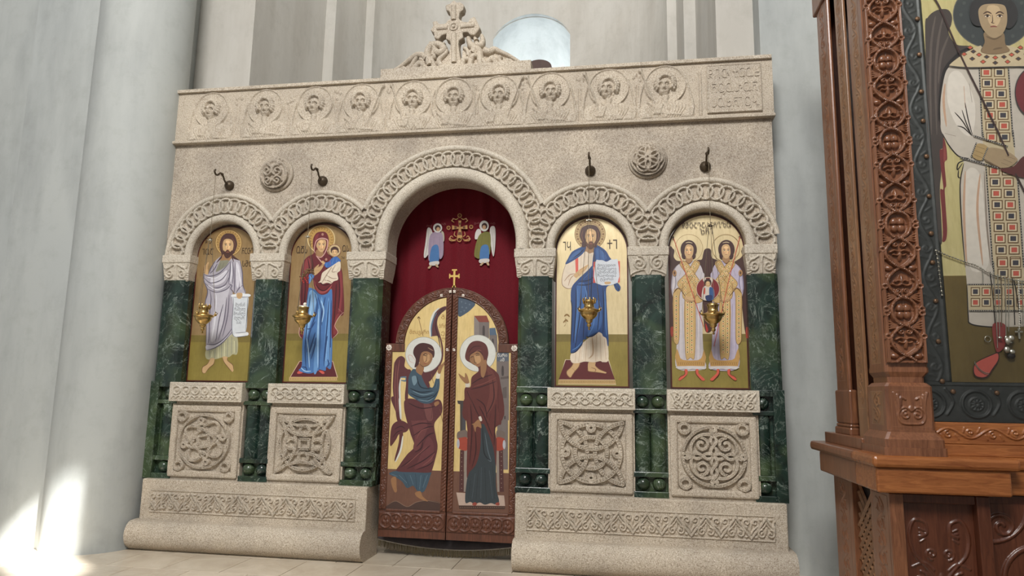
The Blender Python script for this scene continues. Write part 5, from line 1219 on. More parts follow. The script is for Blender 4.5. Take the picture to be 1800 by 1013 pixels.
p = Paint(YDp, 0, 0, 1)
GR, GRd = (112, 102, 98), (66, 58, 56)
p.fill((66, 80, 96), RU([(66, 106), (88, 98), (130, 104), (192, 140), (168, 180), (120, 218), (66, 236)]), per=3)
for x, y in ((90, 130), (120, 140), (95, 170), (125, 175), (150, 150), (85, 205), (110, 195)): p.line((150, 164, 176), RU([(x - 7, y), (x + 7, y)]), .7); p.line((150, 164, 176), RU([(x, y - 7), (x, y + 7)]), .7)
p.fill(GR, RU([(183, 236), (220, 280), (295, 280), (295, 400), (183, 400)]), False); p.fill((132, 122, 116), RU([(183, 236), (220, 282), (220, 400), (183, 400)]), False); p.fill((128, 62, 48), RU([(183, 234), (276, 232), (296, 281), (221, 281)]), False); p.fill(GRd, RU([(247, 320), (254, 306), (262, 320), (262, 380), (247, 380)]))
p.fill((78, 96, 116), RU([(297, 326), (340, 323), (352, 377), (297, 378)]), False); p.fill(GR, RU([(297, 378), (355, 377), (358, 505), (330, 505), (297, 440)]), False); p.fill(GRd, RU([(316, 415), (322, 402), (329, 415), (329, 450), (316, 450)]))
p.fill(GR, RU([(350, 506), (442, 508), (442, 1010), (350, 1010)]), False); p.fill((86, 92, 102), RU([(352, 508), (442, 510), (442, 572), (352, 572)]), False); p.fill(GRd, RU([(388, 620), (395, 604), (403, 620), (403, 675), (388, 675)])); p.fill((88, 78, 74), RU([(380, 690), (442, 680), (442, 700), (380, 706)]), False); p.fill((92, 82, 78), RU([(395, 770), (425, 760), (425, 870), (395, 870)]), False)
p.fill(GRd, RU([(62, 866), (115, 868), (120, 1010), (80, 1010), (80, 884)]), False); p.fill((70, 68, 72), RU([(100, 940), (125, 940), (125, 1010), (100, 1010)]), False)
p.fill(GR, RLo([(340, 0), (408, 0), (408, 455), (340, 455)]), False); p.fill(GRd, RLo([(86, 16), (140, 18), (140, 215), (104, 215), (104, 40), (90, 36)]), False); p.fill((70, 68, 72), RLo([(118, 80), (140, 80), (140, 205), (118, 205)]), False); p.fill(GRd, RLo([(384, 114), (393, 114), (393, 134), (384, 134)]), False)
p.fill((78, 46, 44), RLo([(104, 330), (130, 332), (126, 596), (98, 596)]), False); p.fill((140, 128, 118), RLo([(130, 330), (152, 332), (152, 596), (128, 596)]), False); p.fill((140, 128, 118), RLo([(330, 330), (350, 330), (354, 596), (340, 596)]), False); p.fill((78, 46, 44), RLo([(350, 330), (376, 326), (382, 596), (354, 596)]), False)
for q in range(9): p.ell((160, 140, 124), *RLo([(114, 350 + q * 28)])[0], .7, n=8); p.ell((160, 140, 124), *RLo([(366, 345 + q * 28)])[0], .7, n=8)
p.fill((110, 96, 88), RLo([(86, 222), (110, 208), (146, 206), (146, 258), (90, 262)])); p.fill((110, 96, 88), RLo([(338, 206), (376, 210), (390, 226), (386, 262), (338, 258)]))
for P_ in ([(90, 262), (110, 252), (148, 254), (148, 330), (110, 328), (90, 310)], [(334, 254), (376, 254), (392, 275), (390, 312), (374, 330), (334, 330)]): p.fill((152, 66, 50), RLo(P_))
p.ell((170, 170, 176), *RLo([(92, 290)])[0], 2.6, 8, n=20); p.ell((170, 170, 176), *RLo([(384, 296)])[0], 2.6, 8, n=20)
p.fill((178, 156, 142), RLo([(80, 600), (384, 620), (390, 686), (96, 682)]), False); p.fill((64, 44, 38), RLo([(96, 684), (390, 688), (388, 706), (100, 704)]), False)
for q in range(24): p.ell((150, 124, 104), *RLo([(106 + q * 12, 695)])[0], .7, n=6)
p.ell((150, 146, 136), *RU([(211, 512)])[0], 32.0, 32.6, n=44); p.ell(WT, *RU([(211, 512)])[0], 31.2, 31.8, n=44)
VE, VEd, VEh = (90, 44, 40), (50, 20, 22), (120, 68, 60); SL, SLd, SLh = (50, 58, 62), (26, 30, 34), (84, 96, 102)
p.fill(SL, RLo([(240, 140), (300, 250), (330, 400), (332, 560), (352, 656), (330, 676), (300, 668), (262, 678), (230, 664), (195, 674), (170, 660), (136, 656), (154, 490), (200, 420), (228, 320)])); shade(p, SLh, [RLo(l) for l in ([(262, 220), (280, 330), (300, 400), (280, 390)], [(200, 480), (180, 640)], [(240, 440), (235, 640)], [(290, 460), (310, 640)])], 1.2); shade(p, SLd, [RLo(l) for l in ([(246, 170), (254, 330), (275, 380), (300, 395)], [(220, 460), (205, 650)], [(262, 440), (270, 660)], [(310, 430), (325, 640)], [(170, 520), (158, 640)])], 1.3)
p.fill((140, 66, 54), RLo([(180, 676), (196, 662), (212, 672), (200, 684)])); p.fill((140, 66, 54), RLo([(328, 670), (350, 662), (354, 680), (336, 682)]))
p.fill(VE, RU([(122, 560), (126, 490), (160, 434), (215, 420), (270, 446), (290, 510), (280, 592), (346, 648), (376, 720), (392, 1010), (118, 1010), (112, 850), (116, 770), (156, 762), (166, 690), (215, 645), (200, 605)]))
p.fill(VE, RLo([(134, 0), (340, 0), (352, 60), (366, 60), (366, 160), (348, 172), (326, 200), (336, 280), (332, 432), (318, 330), (290, 240), (252, 160), (238, 180), (232, 320), (206, 420), (164, 470), (146, 492), (150, 200)]))
p.fill((102, 54, 48), RU([(280, 620), (330, 660), (360, 760), (330, 900), (260, 980), (300, 800)])); shade(p, VEd, [RU(l) for l in ([(165, 740), (230, 700), (320, 670)], [(160, 780), (240, 760), (350, 720)], [(200, 850), (260, 900), (280, 1000)], [(320, 700), (330, 850), (270, 980)], [(360, 720), (365, 950)], [(130, 790), (180, 900), (230, 1000)], [(240, 640), (250, 690), (230, 700)])], 1.3); shade(p, VEd, [RLo(l) for l in ([(170, 40), (180, 200), (165, 420)], [(200, 200), (205, 330), (180, 440)], [(300, 100), (280, 180)], [(330, 40), (325, 180), (320, 300)], [(225, 50), (260, 120), (310, 250)])], 1.3); shade(p, VEh, [RU(l) for l in ([(180, 760), (260, 735), (350, 690)], [(340, 700), (350, 860)], [(140, 800), (190, 940)], [(260, 620), (300, 660)])], 1.0); shade(p, VEh, [RLo(l) for l in ([(160, 60), (165, 300)], [(240, 60), (290, 160)], [(345, 70), (345, 150)])], 1.0)
p.fill(SK2, RU([(235, 590), (270, 560), (276, 620), (256, 690), (236, 680), (232, 640)])); p.fill(SK2, RU([(150, 566), (158, 525), (212, 498), (246, 530), (256, 570), (240, 598), (214, 614), (190, 602), (160, 582)])); p.fill(SK2h, RU([(185, 530), (220, 525), (235, 565), (215, 590), (195, 580)])); shade(p, (46, 28, 22), [RU(l) for l in ([(156, 548), (168, 538), (180, 540)], [(192, 522), (208, 512), (224, 522)], [(160, 558), (172, 552)], [(194, 532), (208, 526), (222, 530)])], .85); shade(p, SK2d, [RU(l) for l in ([(182, 535), (188, 580), (204, 582)], [(150, 566), (160, 582), (190, 602)])], .7); p.line((140, 72, 60), RU([(204, 598), (214, 594), (222, 590)]), 1.0); shade(p, (60, 24, 24), [RU(l) for l in ([(150, 560), (156, 520), (212, 494), (250, 525)], [(140, 510), (180, 465), (240, 460)])], 1.0); p.line((150, 96, 84), RU([(180, 510), (215, 490), (240, 495)]), .7)
p.fill((200, 190, 176), RU([(119, 738), (147, 730), (151, 760), (123, 764)])); p.fill(SK2, RU([(68, 664), (96, 682), (114, 690), (118, 658), (134, 680), (146, 722), (142, 736), (118, 734), (86, 702)]))
p.fill((200, 190, 176), RLo([(222, 122), (236, 116), (244, 142), (232, 146)])); p.fill(SK2, RLo([(190, 166), (218, 138), (232, 150), (240, 190), (218, 182), (206, 188), (202, 216), (194, 196)])); p.fill(SK2, RLo([(178, 168), (196, 160), (214, 160), (206, 172)]))
p.obj('painted_figure', DRt)
Wd.put(DRt, '\u10db\u10d0\u10e0\u10d8\n\u10d0\u10db', *RU([(392, 545)])[0], 17, 17, 'ink_white', 2)

# ================================================================ CURTAIN behind the door, with sewn-on figures
CU = empty('curtain', (0, 0, 0), 'dark red curtain with embroidered angels and gold cross behind the double door', 'curtain')
nx, nz = 150, 30; xs = np.linspace(-.60, .60, nx); zs_ = np.linspace(.10, 2.93, nz); Xg, Zg = np.meshgrid(xs, zs_)
fold = .010 * np.sin(xs * 34) + .007 * np.sin(xs * 61 + 1) + .005 * np.sin(xs * 17 + 2)
Yg = .42 + fold[None, :] * (.35 + .65 * np.clip((Zg - 2.3) / .5, 0, 1)) + .004 * np.sin(Zg * 9 + Xg * 4)
clo = link('cloth', grid_mesh('cloth', Xg, Yg, Zg), MAT['curtain'], CU); MB().tube([(-.60, .425, 2.92), (.60, .425, 2.92)], .012, 8).obj('curtain_rod', MAT['dark_bronze'], CU)
CYE = .402; p = Paint(CYE, 640, 230, 3.166, step=1.5e-5)
EW, EL, EB, EO = (198, 192, 186), (150, 132, 150), (70, 112, 162), (112, 108, 52)
p.fill(EW, [(352, 545), (372, 546), (384, 590), (372, 660), (356, 690), (338, 708), (332, 690), (342, 620)]); p.fill((170, 160, 140), [(430, 560), (444, 570), (446, 610), (434, 616)]); shade(p, (150, 144, 140), [[(360, 560), (352, 640), (340, 700)], [(370, 580), (362, 650)]], 2.2)
p.fill(EL, [(368, 582), (398, 562), (432, 570), (441, 610), (440, 690), (420, 712), (412, 640), (376, 650), (372, 716), (358, 716), (358, 640)]); p.fill(EB, [(376, 650), (412, 640), (414, 730), (366, 736)]); p.fill(EW, [(366, 732), (414, 726), (412, 746), (368, 750)]); p.fill((180, 150, 118), [(366, 750), (378, 748), (366, 766), (354, 764)]); p.fill((180, 150, 118), [(396, 744), (408, 744), (414, 760), (402, 758)])
shade(p, (112, 96, 114), [[(390, 590), (386, 640)], [(420, 590), (425, 680)], [(372, 600), (366, 690)]], 2.4); p.ell((206, 202, 196), 409, 541, 25, 26, n=28); p.ell((64, 40, 34), 410, 542, 16, 17, n=20); p.ell((190, 152, 116), 412, 548, 10, 12, n=16)
p.fill(EW, [(700, 548), (716, 530), (730, 545), (731, 620), (722, 696), (712, 680), (704, 620)]); p.fill(EW, [(620, 566), (634, 546), (650, 556), (650, 596), (628, 604), (616, 600)]); shade(p, (150, 144, 140), [[(712, 560), (720, 640), (720, 690)], [(722, 560), (726, 640)]], 2.2)
p.fill(EO, [(644, 578), (684, 562), (704, 582), (702, 676), (690, 684), (684, 640), (652, 650), (646, 708), (626, 708), (613, 692), (622, 630)]); p.fill(EB, [(652, 646), (690, 640), (692, 718), (646, 722)]); p.fill(EW, [(644, 716), (692, 712), (692, 732), (644, 736)]); p.fill((180, 150, 118), [(656, 734), (668, 734), (654, 750), (644, 748)]); p.fill((180, 150, 118), [(680, 732), (692, 732), (697, 748), (686, 748)])
shade(p, (78, 74, 34), [[(660, 580), (650, 640)], [(690, 590), (696, 660)], [(632, 630), (626, 696)]], 2.4); p.ell((206, 202, 196), 668, 530, 26, 30, n=28); p.ell((64, 40, 34), 670, 531, 16, 18, n=20); p.ell((190, 152, 116), 668, 537, 10, 12, n=16)
EG, EGd = (176, 136, 82), (100, 60, 44)
for P_ in ([(525, 500), (541, 500), (537, 536), (574, 524), (576, 548), (540, 546), (548, 596), (516, 596), (526, 546), (490, 550), (490, 526), (528, 536)],): p.fill(EG, P_, False); p.fill(EGd, [(x * .72 + 533 * .28, y * .72 + 542 * .28) for x, y in P_], False); p.fill(EG, [(x * .4 + 533 * .6, y * .4 + 542 * .6) for x, y in P_], False)
for x, y, r in ((532, 472, 10), (470, 540, 9), (596, 535, 9), (530, 606, 11)): p.ring(EG, x, y, r, 4, 20); p.line(EG, [(x - r * .5, y), (x + r * .5, y)], 2.5); p.line(EG, [(x, y - r * .5), (x, y + r * .5)], 2.5)
for sx in (-1, 1):
    c = 532; shade(p, EG, [[(c + sx * 8, 486), (c + sx * 20, 494), (c + sx * 34, 488)], [(c + sx * 12, 600), (c + sx * 34, 608), (c + sx * 54, 598), (c + sx * 46, 586), (c + sx * 36, 594)], [(c + sx * 26, 560), (c + sx * 30, 580), (c + sx * 18, 590)], [(c + sx * 30, 510), (c + sx * 44, 500), (c + sx * 36, 494)], [(c + sx * 20, 612), (c + sx * 50, 612), (c + sx * 58, 604)]], 3.4)
    p.ell((176, 128, 110), c + sx * 36, 490, 4, n=10); p.ell((176, 128, 110), c + sx * 56, 602, 5, n=10)
p.obj('embroidery', CU, 'embroidery')
lw = Paint(CYE, 640, 230, 3.166); We = Words(lw, CYE - .002)
for t_, x, y in (('\u10db\u10d8\u10e5', 362, 530), ('\u10d0\u10d2', 440, 517), ('\u10d2\u10d0\u10d1', 628, 514), ('\u10d0\u10d2', 715, 514)): We.put(CU, t_, x, y, 30, 12, 'ink_stitch') if ink('ink_stitch', srgb(130, 60, 56)) else 0
# hanging fringe along the foot of the curtain
b = MB(); rnd = random.Random(7)
for i in range(150):
    x = -.53 + i * 1.09 / 149; sagz = .105 - .052 * (1 - ((x - .0) / .55) ** 2) - (.0 if x < .0 else .0); l = .045 + rnd.uniform(-.006, .006)
    b.tube([(x, .205 + rnd.uniform(-.004, .004), sagz), (x + rnd.uniform(-.003, .003), .20, max(.006, sagz - l))], [.0030, .0020], 5, caps=False)
b.obj('fringe', MAT['fringe'], CU)
b = MB(); rings = []
for i in range(40):
    x = -.535 + i * 1.10 / 39; zz = .11 - .052 * (1 - (x / .55) ** 2); rings.append([(x, .215, zz), (x, .205, zz + .012), (x, .245, zz + .05), (x, .30, zz + .075), (x, .40, zz + .09)])
b.loft(rings, closed=False, caps=False); b.obj('swag', MAT['rug'], CU)

# ================================================================ HANGING LAMPS
def bracket(cx, cz, label, lean):
    B_ = empty('lamp_bracket', (0, 0, 0), label, 'bracket', 'bronze lamp brackets above the icons')
    MB().lathe([(.0, 0), (.034, .0), (.040, .006), (.038, .020), (.026, .034), (.012, .042), (.001, .044)], 20).obj('plate', MAT['dark_bronze'], B_)
    pl_ = B_.children[0]; me = pl_.data
    for v in me.vertices: v.co = (cx + v.co.x, WY0 - .001 - v.co.z, cz + v.co.y)
    me.update()
    P_ = [(cx, WY0 - .03, cz), (cx, WY0 - .075, cz + .012), (cx, WY0 - .11, cz + .05), (cx, WY0 - .145, cz + .06), (cx, WY0 - .175, cz + .035), (cx, WY0 - .205, cz + .03), (cx, WY0 - .222, cz + .05), (cx, WY0 - .212, cz + .066)]
    MB().tube([tuple(q) for q in smooth_pts(P_, 4)], .0075, 8).obj('arm', MAT['dark_bronze'], B_)
    MB().ball((cx, WY0 - .12, cz + .058), .012, 10, 6).obj('knob', MAT['dark_bronze'], B_)
    return B_
def oil_lamp(cx, hook, zr, label, kind, hubz):
    """cord from the bracket, three chains from a hub, turned brass bowl"""
    y = WY0 - .205; L_ = empty('hanging_lamp', (0, 0, 0), label, 'lamp', 'brass oil lamps hanging before the icons')
    s_ = 1.0
    prof = [(.002, -.125), (.009, -.118), (.004, -.108), (.013, -.098), (.016, -.09), (.010, -.080), (.020, -.070), (.026, -.060), (.022, -.054), (.034, -.046), (.052, -.028), (.060, -.010), (.058, -.002), (.072, .004), (.076, .012), (.066, .018), (.046, .024), (.036, .032), (.033, .05), (.036, .066), (.042, .078), (.038, .080), (.032, .066), (.0, .06)]
    if kind == 1: prof = [(r * (1.0 if z < .03 else 1.08), z) for r, z in prof]
    me = MB().lathe([(r * s_, z * s_) for r, z in prof], 28).obj('bowl', MAT['brass'], L_); me.location = (cx, y, zr)
    for q in range(3):
        b = MB(); a = q * 2 * PI / 3 + .5; c = (cx + .080 * math.cos(a), y + .080 * math.sin(a), zr + .022)
        b.tube([(cx + .066 * math.cos(a), y + .066 * math.sin(a), zr + .012), (cx + .086 * math.cos(a), y + .086 * math.sin(a), zr + .016), (cx + .096 * math.cos(a), y + .096 * math.sin(a), zr + .034), (cx + .084 * math.cos(a), y + .084 * math.sin(a), zr + .044), (cx + .078 * math.cos(a), y + .078 * math.sin(a), zr + .03)], .0042, 6)
        b.ball(c, .010, 8, 6); b.obj('ear_ornament', MAT['brass'], L_)
    b = MB()
    if kind in (0, 2):
        for q in range(9):
            a = q * 2 * PI / 9; b.tube([(cx + .040 * math.cos(a), y + .040 * math.sin(a), zr + .06), (cx + .046 * math.cos(a), y + .046 * math.sin(a), zr + .085), (cx + .040 * math.cos(a), y + .040 * math.sin(a), zr + .098)], .0045, 5)
        b.obj('crown_rim', MAT['brass'], L_)
    MB().lathe([(.0, .06), (.028, .062), (.030, .088), (.026, .088), (.024, .07), (.0, .068)], 16).obj('glass_cup', MAT['wax'] if kind == 1 else MAT['brass'], L_).location = (cx, y, zr)
    if kind == 1: MB().ball((cx + .012, y, zr + .100), .013, 10, 8).obj('float_candle', MAT['wax'], L_)
    b = MB(); hub = (cx, y, hubz)
    b.tube([(cx, y, hook), hub], .0022, 5); b.obj('cord', MAT['chain'], L_)
    b = MB(); b.ball(hub, .011, 8, 6); b.tube([(cx - .02, y, hubz), (cx + .02, y, hubz)], .004, 5); b.obj('hub', MAT['silver'] if kind != 3 else MAT['dark_bronze'], L_)
    for q in range(3):
        a = q * 2 * PI / 3 + .5
        MB().tube([(cx + .012 * math.cos(a), y + .012 * math.sin(a), hubz), (cx + .080 * math.cos(a), y + .080 * math.sin(a), zr + .03)], .0018, 5).obj('chain', MAT['chain'], L_)
    return L_
HB = [(-1.865, 2.835), (-1.06, 2.845), (1.055, 2.85), (1.885, 2.85)]
HL = ['in front of the man with the scroll', 'in front of the mother and child', 'in front of the man with the open book', 'in front of the twin figures']
LZ = [1.735, 1.73, 1.765, 1.735]; HUB = [2.335, 2.345, 2.42, 2.36]
for k, (x, z) in enumerate(HB):
    bracket(x, z, 'dark bronze bracket holding the lamp ' + HL[k], 0); oil_lamp(x, z + .020, LZ[k], 'brass oil lamp hanging on chains ' + HL[k], k, HUB[k])
# bunch of rosary beads on the second lamp's chains
RB = empty('bead_string', (0, 0, 0), 'bunch of pale flower beads with red drops hung before the mother and child', 'beads'); b = MB(); b2 = MB(); rnd = random.Random(2)
for q in range(26):
    u = q / 25; c = at(529 + 22 * u + rnd.uniform(-2, 2), 490 - 14 * math.sin(u * 2.2) + rnd.uniform(-3, 3), -.10); b.ball(c, .009, 6, 4)
for q in range(9):
    c = at(529 + q * 1.6, 489 + (q % 4) * 2.6, -.105); b2.ball(c, .006, 6, 4)
b.obj('pale_beads', MAT['rivet'], RB); b2.obj('red_beads', ink('bead_red', srgb(190, 60, 50)), RB)
MB().tube([tuple(at(551, 476, -.10)), tuple(at(545, 423, -.175))], .0015, 5).obj('string', MAT['chain'], RB)

# ================================================================ CARVED CROSS on top of the beam
CF = empty('cross_finial', (0, 0, 0), 'carved stone cross with leafy scrolls standing on top of the beam', 'cross'); YC = .11
TX = lambda L: [(at(640 + x / 3.7525, y / 3.7525, YC)[0], at(640 + x / 3.7525, y / 3.7525, YC)[2]) for x, y in L]
s0, s1 = TX([(130, 500), (1110, 450)]); MB().box(s0[0], s1[0], .03, .21, 3.672, 3.770, .006).obj('base_slab', ST, CF)
cr = [(600, 18), (622, 36), (642, 30), (668, 52), (660, 86), (640, 96), (632, 142), (660, 160), (692, 164), (706, 140), (735, 125), (752, 158), (772, 200), (755, 226), (735, 250), (705, 246), (690, 228), (656, 232), (662, 268), (634, 282), (630, 310), (648, 452), (556, 452), (578, 310), (575, 286), (546, 274), (552, 240), (520, 250), (500, 276), (470, 266), (470, 236), (445, 216), (465, 190), (458, 160), (490, 154), (502, 176), (545, 172), (560, 150), (580, 142), (572, 96), (548, 86), (545, 52), (575, 42)]
o = MB().prism(TX(cr), YC - .045, YC + .045).obj('cross', ST, CF); m_ = o.modifiers.new('round', 'BEVEL'); m_.width = .010; m_.segments = 2; m_.limit_method = 'ANGLE'
b = MB(); pxm = 1.25 / (3.7525 * 214)
def tub(bb, L, r, y=YC, sq=1.0):
    P_ = smooth_pts(TX(L), 5); n = len(P_); rr = [(r[0] + (r[1] - r[0]) * i / (n - 1)) * pxm if hasattr(r, '__len__') else r * pxm for i in range(n)]
    bb.tube([(q[0], y, q[1]) for q in P_], rr, 8)
bd = MB()
for L, r in (([(600, 60), (600, 150)], 14), ([(600, 240), (602, 430)], 15), ([(490, 205), (560, 200)], 13), ([(645, 195), (735, 185)], 13)): tub(bd, L, r, YC - .043)
cc = TX([(600, 195)])[0]; bd.tube([(cc[0] + .030 * math.cos(q), YC - .047, cc[1] + .030 * math.sin(q)) for q in np.linspace(0, 2 * PI, 22, endpoint=False)], .008, 6, closed=True); bd.ball((cc[0], YC - .047, cc[1]), .014, 10, 6)
bd.obj('cross_relief', ST, CF)
for side, LL_ in (('l', [([(175, 482), (240, 448), (300, 405), (350, 372), (392, 376), (420, 400)], (9, 22)), ([(235, 480), (262, 452), (300, 478), (332, 462), (322, 436)], (9, 14)), ([(330, 470), (368, 424), (400, 444), (430, 468), (470, 452)], 16), ([(300, 470), (340, 400), (355, 380)], 13), ([(440, 440), (424, 360), (455, 310), (508, 308), (530, 340), (498, 362), (476, 345)], 21), ([(446, 310), (436, 280)], (16, 7)), ([(480, 302), (492, 270)], (15, 7)), ([(512, 312), (532, 286)], (14, 7)), ([(562, 455), (516, 445), (498, 404), (540, 360), (548, 336)], (19, 12)), ([(470, 460), (450, 400), (480, 380)], 17), ([(380, 470), (398, 410), (372, 398)], 14), ([(445, 300), (470, 330), (460, 380)], 18)]),
                  ('r', [([(1048, 428), (960, 374), (902, 350), (862, 334), (832, 352), (800, 344)], (9, 22)), ([(1000, 432), (960, 402), (930, 430), (895, 402), (905, 380)], (9, 14)), ([(880, 440), (850, 390), (810, 430), (780, 400)], 16), ([(860, 340), (862, 318)], (14, 7)), ([(905, 352), (900, 336)], (12, 6)), ([(770, 440), (765, 350), (738, 320), (700, 290), (690, 256)], (21, 14)), ([(776, 236), (786, 276), (770, 312), (740, 300)], (10, 20)), ([(742, 275), (730, 250)], (15, 8)), ([(648, 455), (658, 404), (694, 392), (684, 340), (660, 320)], (18, 10)), ([(700, 440), (720, 380), (762, 372)], 17), ([(700, 300), (730, 330), (720, 360)], 20), ([(690, 380), (716, 350), (748, 358)], 16)])):
    b = MB()
    for L, r in LL_: tub(b, L, r)
    b2 = MB(b) if False else b
    o = b.obj('leaf_scroll', ST, CF)
    for v in o.data.vertices: v.co.y = YC + (v.co.y - YC) * 1.9
for P_ in ([(190, 482), (262, 446), (350, 372), (400, 380), (432, 300), (470, 290), (500, 300), (530, 340), (560, 355), (562, 455)], [(1040, 432), (940, 376), (865, 336), (812, 352), (784, 270), (766, 262), (752, 310), (706, 276), (690, 310), (650, 340), (645, 455)]):
    o = MB().prism(TX(P_), YC - .006, YC + .03).obj('leaf_backing', ST, CF)
# ================================================================ WOODEN ICON CASE on the right
KW, KL, KH, KD = MAT['kiosk_wood'], MAT['kiosk_wood_light'], MAT['kiosk_wood_level'], MAT['kiosk_wood_dark']
K = empty('icon_case', (0, 0, 0), 'large carved wooden icon case with columns and a ledge on the right', 'icon case')
XC = 3.11                                  # middle of the case
def both(f):
    for s in (1, -1): f(lambda x, s=s: x if s > 0 else 2 * XC - x, s)
ZK = 3.75
# ---- cabinet below
MB().box(2.56, 2 * XC - 2.56, -1.36, -.58, 0, .775).obj('cabinet_body', KD, K)
def cab(X, s):
    def bx(name, xa, xb, y0, y1, z0, z1, m, bev=.004): return MB().box(min(X(xa), X(xb)), max(X(xa), X(xb)), y0, y1, z0, z1, bev).obj(name, m, K)
    bx('corner_post', 2.485, 2.545, -1.425, -1.17, 0, .775, KW); bx('front_stile', 2.85, 2.905, -1.425, -1.3, 0, .775, KD)
    bx('front_rail', 2.545, 2.85, -1.415, -1.3, .735, .775, KD); bx('bottom_rail', 2.545, 2.85, -1.415, -1.3, 0, .10, KD)
    bx('back_post', 2.485, 2.56, -.89, -.575, 0, .775, KW)
    # carved front panel
    R = Relief(.305, .635, .0032)
    for sx in (-1, 1):
        R.stroke(smooth_pts([(0, -.06), (sx * .05, .02), (sx * .11, .09), (sx * .125, .17), (sx * .10, .235), (sx * .055, .225), (sx * .05, .18), (sx * .08, .165)]), .007, .006)
        R.stroke(spiral(sx * .085, -.03, .042, .008, PI / 2, 1.4 * sx, 26), .006, .006); R.stroke(spiral(sx * .035, .09, .026, .005, -PI / 2, 1.3 * sx, 22), .005, .006); R.stroke(spiral(sx * .075, -.16, .05, .008, PI, 1.3 * sx, 26), .006, .006)
        for q in range(4): R.stroke(smooth_pts([(sx * .03, .02 - q * .06), (sx * .07, .05 - q * .07), (sx * .12, .03 - q * .07)]), .0055, .005); R.stroke(smooth_pts([(sx * .08, .20 - q * .02), (sx * .06, .19 - q * .012)]), .004, .005)
        R.stroke(smooth_pts([(0, -.06), (sx * .05, -.14), (sx * .02, -.23), (sx * .09, -.28)]), .006, .006)
    R.dome(0, -.02, .012, .03, .006)
    fm = front((X(2.545) + X(2.85)) / 2, -1.385, .42); link('front_panel', R.mesh('front_panel', fm, .02), KD, K)
    # lattice in the side opening: crossing slats before a panel coloured dark as the opening's shade
    xs_ = X(2.51) ; o = MB().box(min(X(2.535), X(2.56)), max(X(2.535), X(2.56)), -1.17, -.89, .0, .775).obj('side_shade_panel', MAT['shadow_void'], K)
    if s > 0:
        n = 17
        for i in range(n):
            z = .03 + i * .056
            for d, xx in ((1, 2.520), (-1, 2.513)):
                z0, z1 = (z - .05, z + .18) if d > 0 else (z + .18, z - .05)
                ya, yb = -1.165, -.895
                # clip to the frame
                pts = []
                for t in (0, 1): pts.append((ya + (yb - ya) * t, z0 + (z1 - z0) * t))
                if max(pts[0][1], pts[1][1]) > .77 or min(pts[0][1], pts[1][1]) < 0: continue
                MB().tube([(xx, pts[0][0], pts[0][1]), (xx, pts[1][0], pts[1][1])], .011, 4, smooth=False).obj('lattice_slat', KL, K)
        R = Relief(.20, .74, .003); vine(R, .70, .07, 9, .005, .004, True)
        for yy in (-1.298, -.735): link('side_carving', R.mesh('side_carving', lambda U, V, H, yy=yy: (2.4845 - H, yy - U, .39 + V), .0), KW, K)
both(cab)
# middle bay of the cabinet with an arched door
b = MB(); b.box(2.905, 2 * XC - 2.905, -1.37, -1.3, 0, .775); b.obj('middle_bay', KD, K)
R = Relief(.40, .70, .0035); R.stroke(np.concatenate([[(-.15, -.35)], arc(0, .02, .15, PI, 0, 30), [(.15, -.35)]]), .012, .010)
for sx in (-1, 1): R.stroke(spiral(sx * .14, .25, .06, .01, PI, 1.4 * sx, 26), .008, .008); R.stroke(arc(sx * .2, .35, .17, PI if sx > 0 else 0, PI * 1.5 if sx > 0 else -PI / 2, 16), .008, .008)
link('arched_door', R.mesh('arched_door', front(XC, -1.372, .39), .01), KD, K)
# ---- ledge
def ledge(X, s):
    def bx(name, xa, xb, y0, y1, z0, z1, m, bev): return MB().box(min(X(xa), X(xb)), max(X(xa), X(xb)), y0, y1, z0, z1, bev).obj(name, m, K)
    bx('ledge_board', 2.402, 3.012, -1.50, -1.19, .894, .948, KH, .016); bx('ledge_fascia', 2.418, 2.975, -1.482, -1.19, .782, .896, KH, .010)
    bx('ledge_side', 2.402, 2.80, -1.20, -.41, .894, .947, KW, .016); bx('ledge_side_fascia', 2.418, 2.80, -1.20, -.55, .782, .896, KW, .010)
both(ledge)
MB().box(2.99, 2 * XC - 2.99, -1.43, -1.0, .894, .947, .012).obj('ledge_middle', KH, K); MB().box(2.97, 2 * XC - 2.97, -1.415, -1.0, .782, .896, .008).obj('fascia_middle', KH, K)
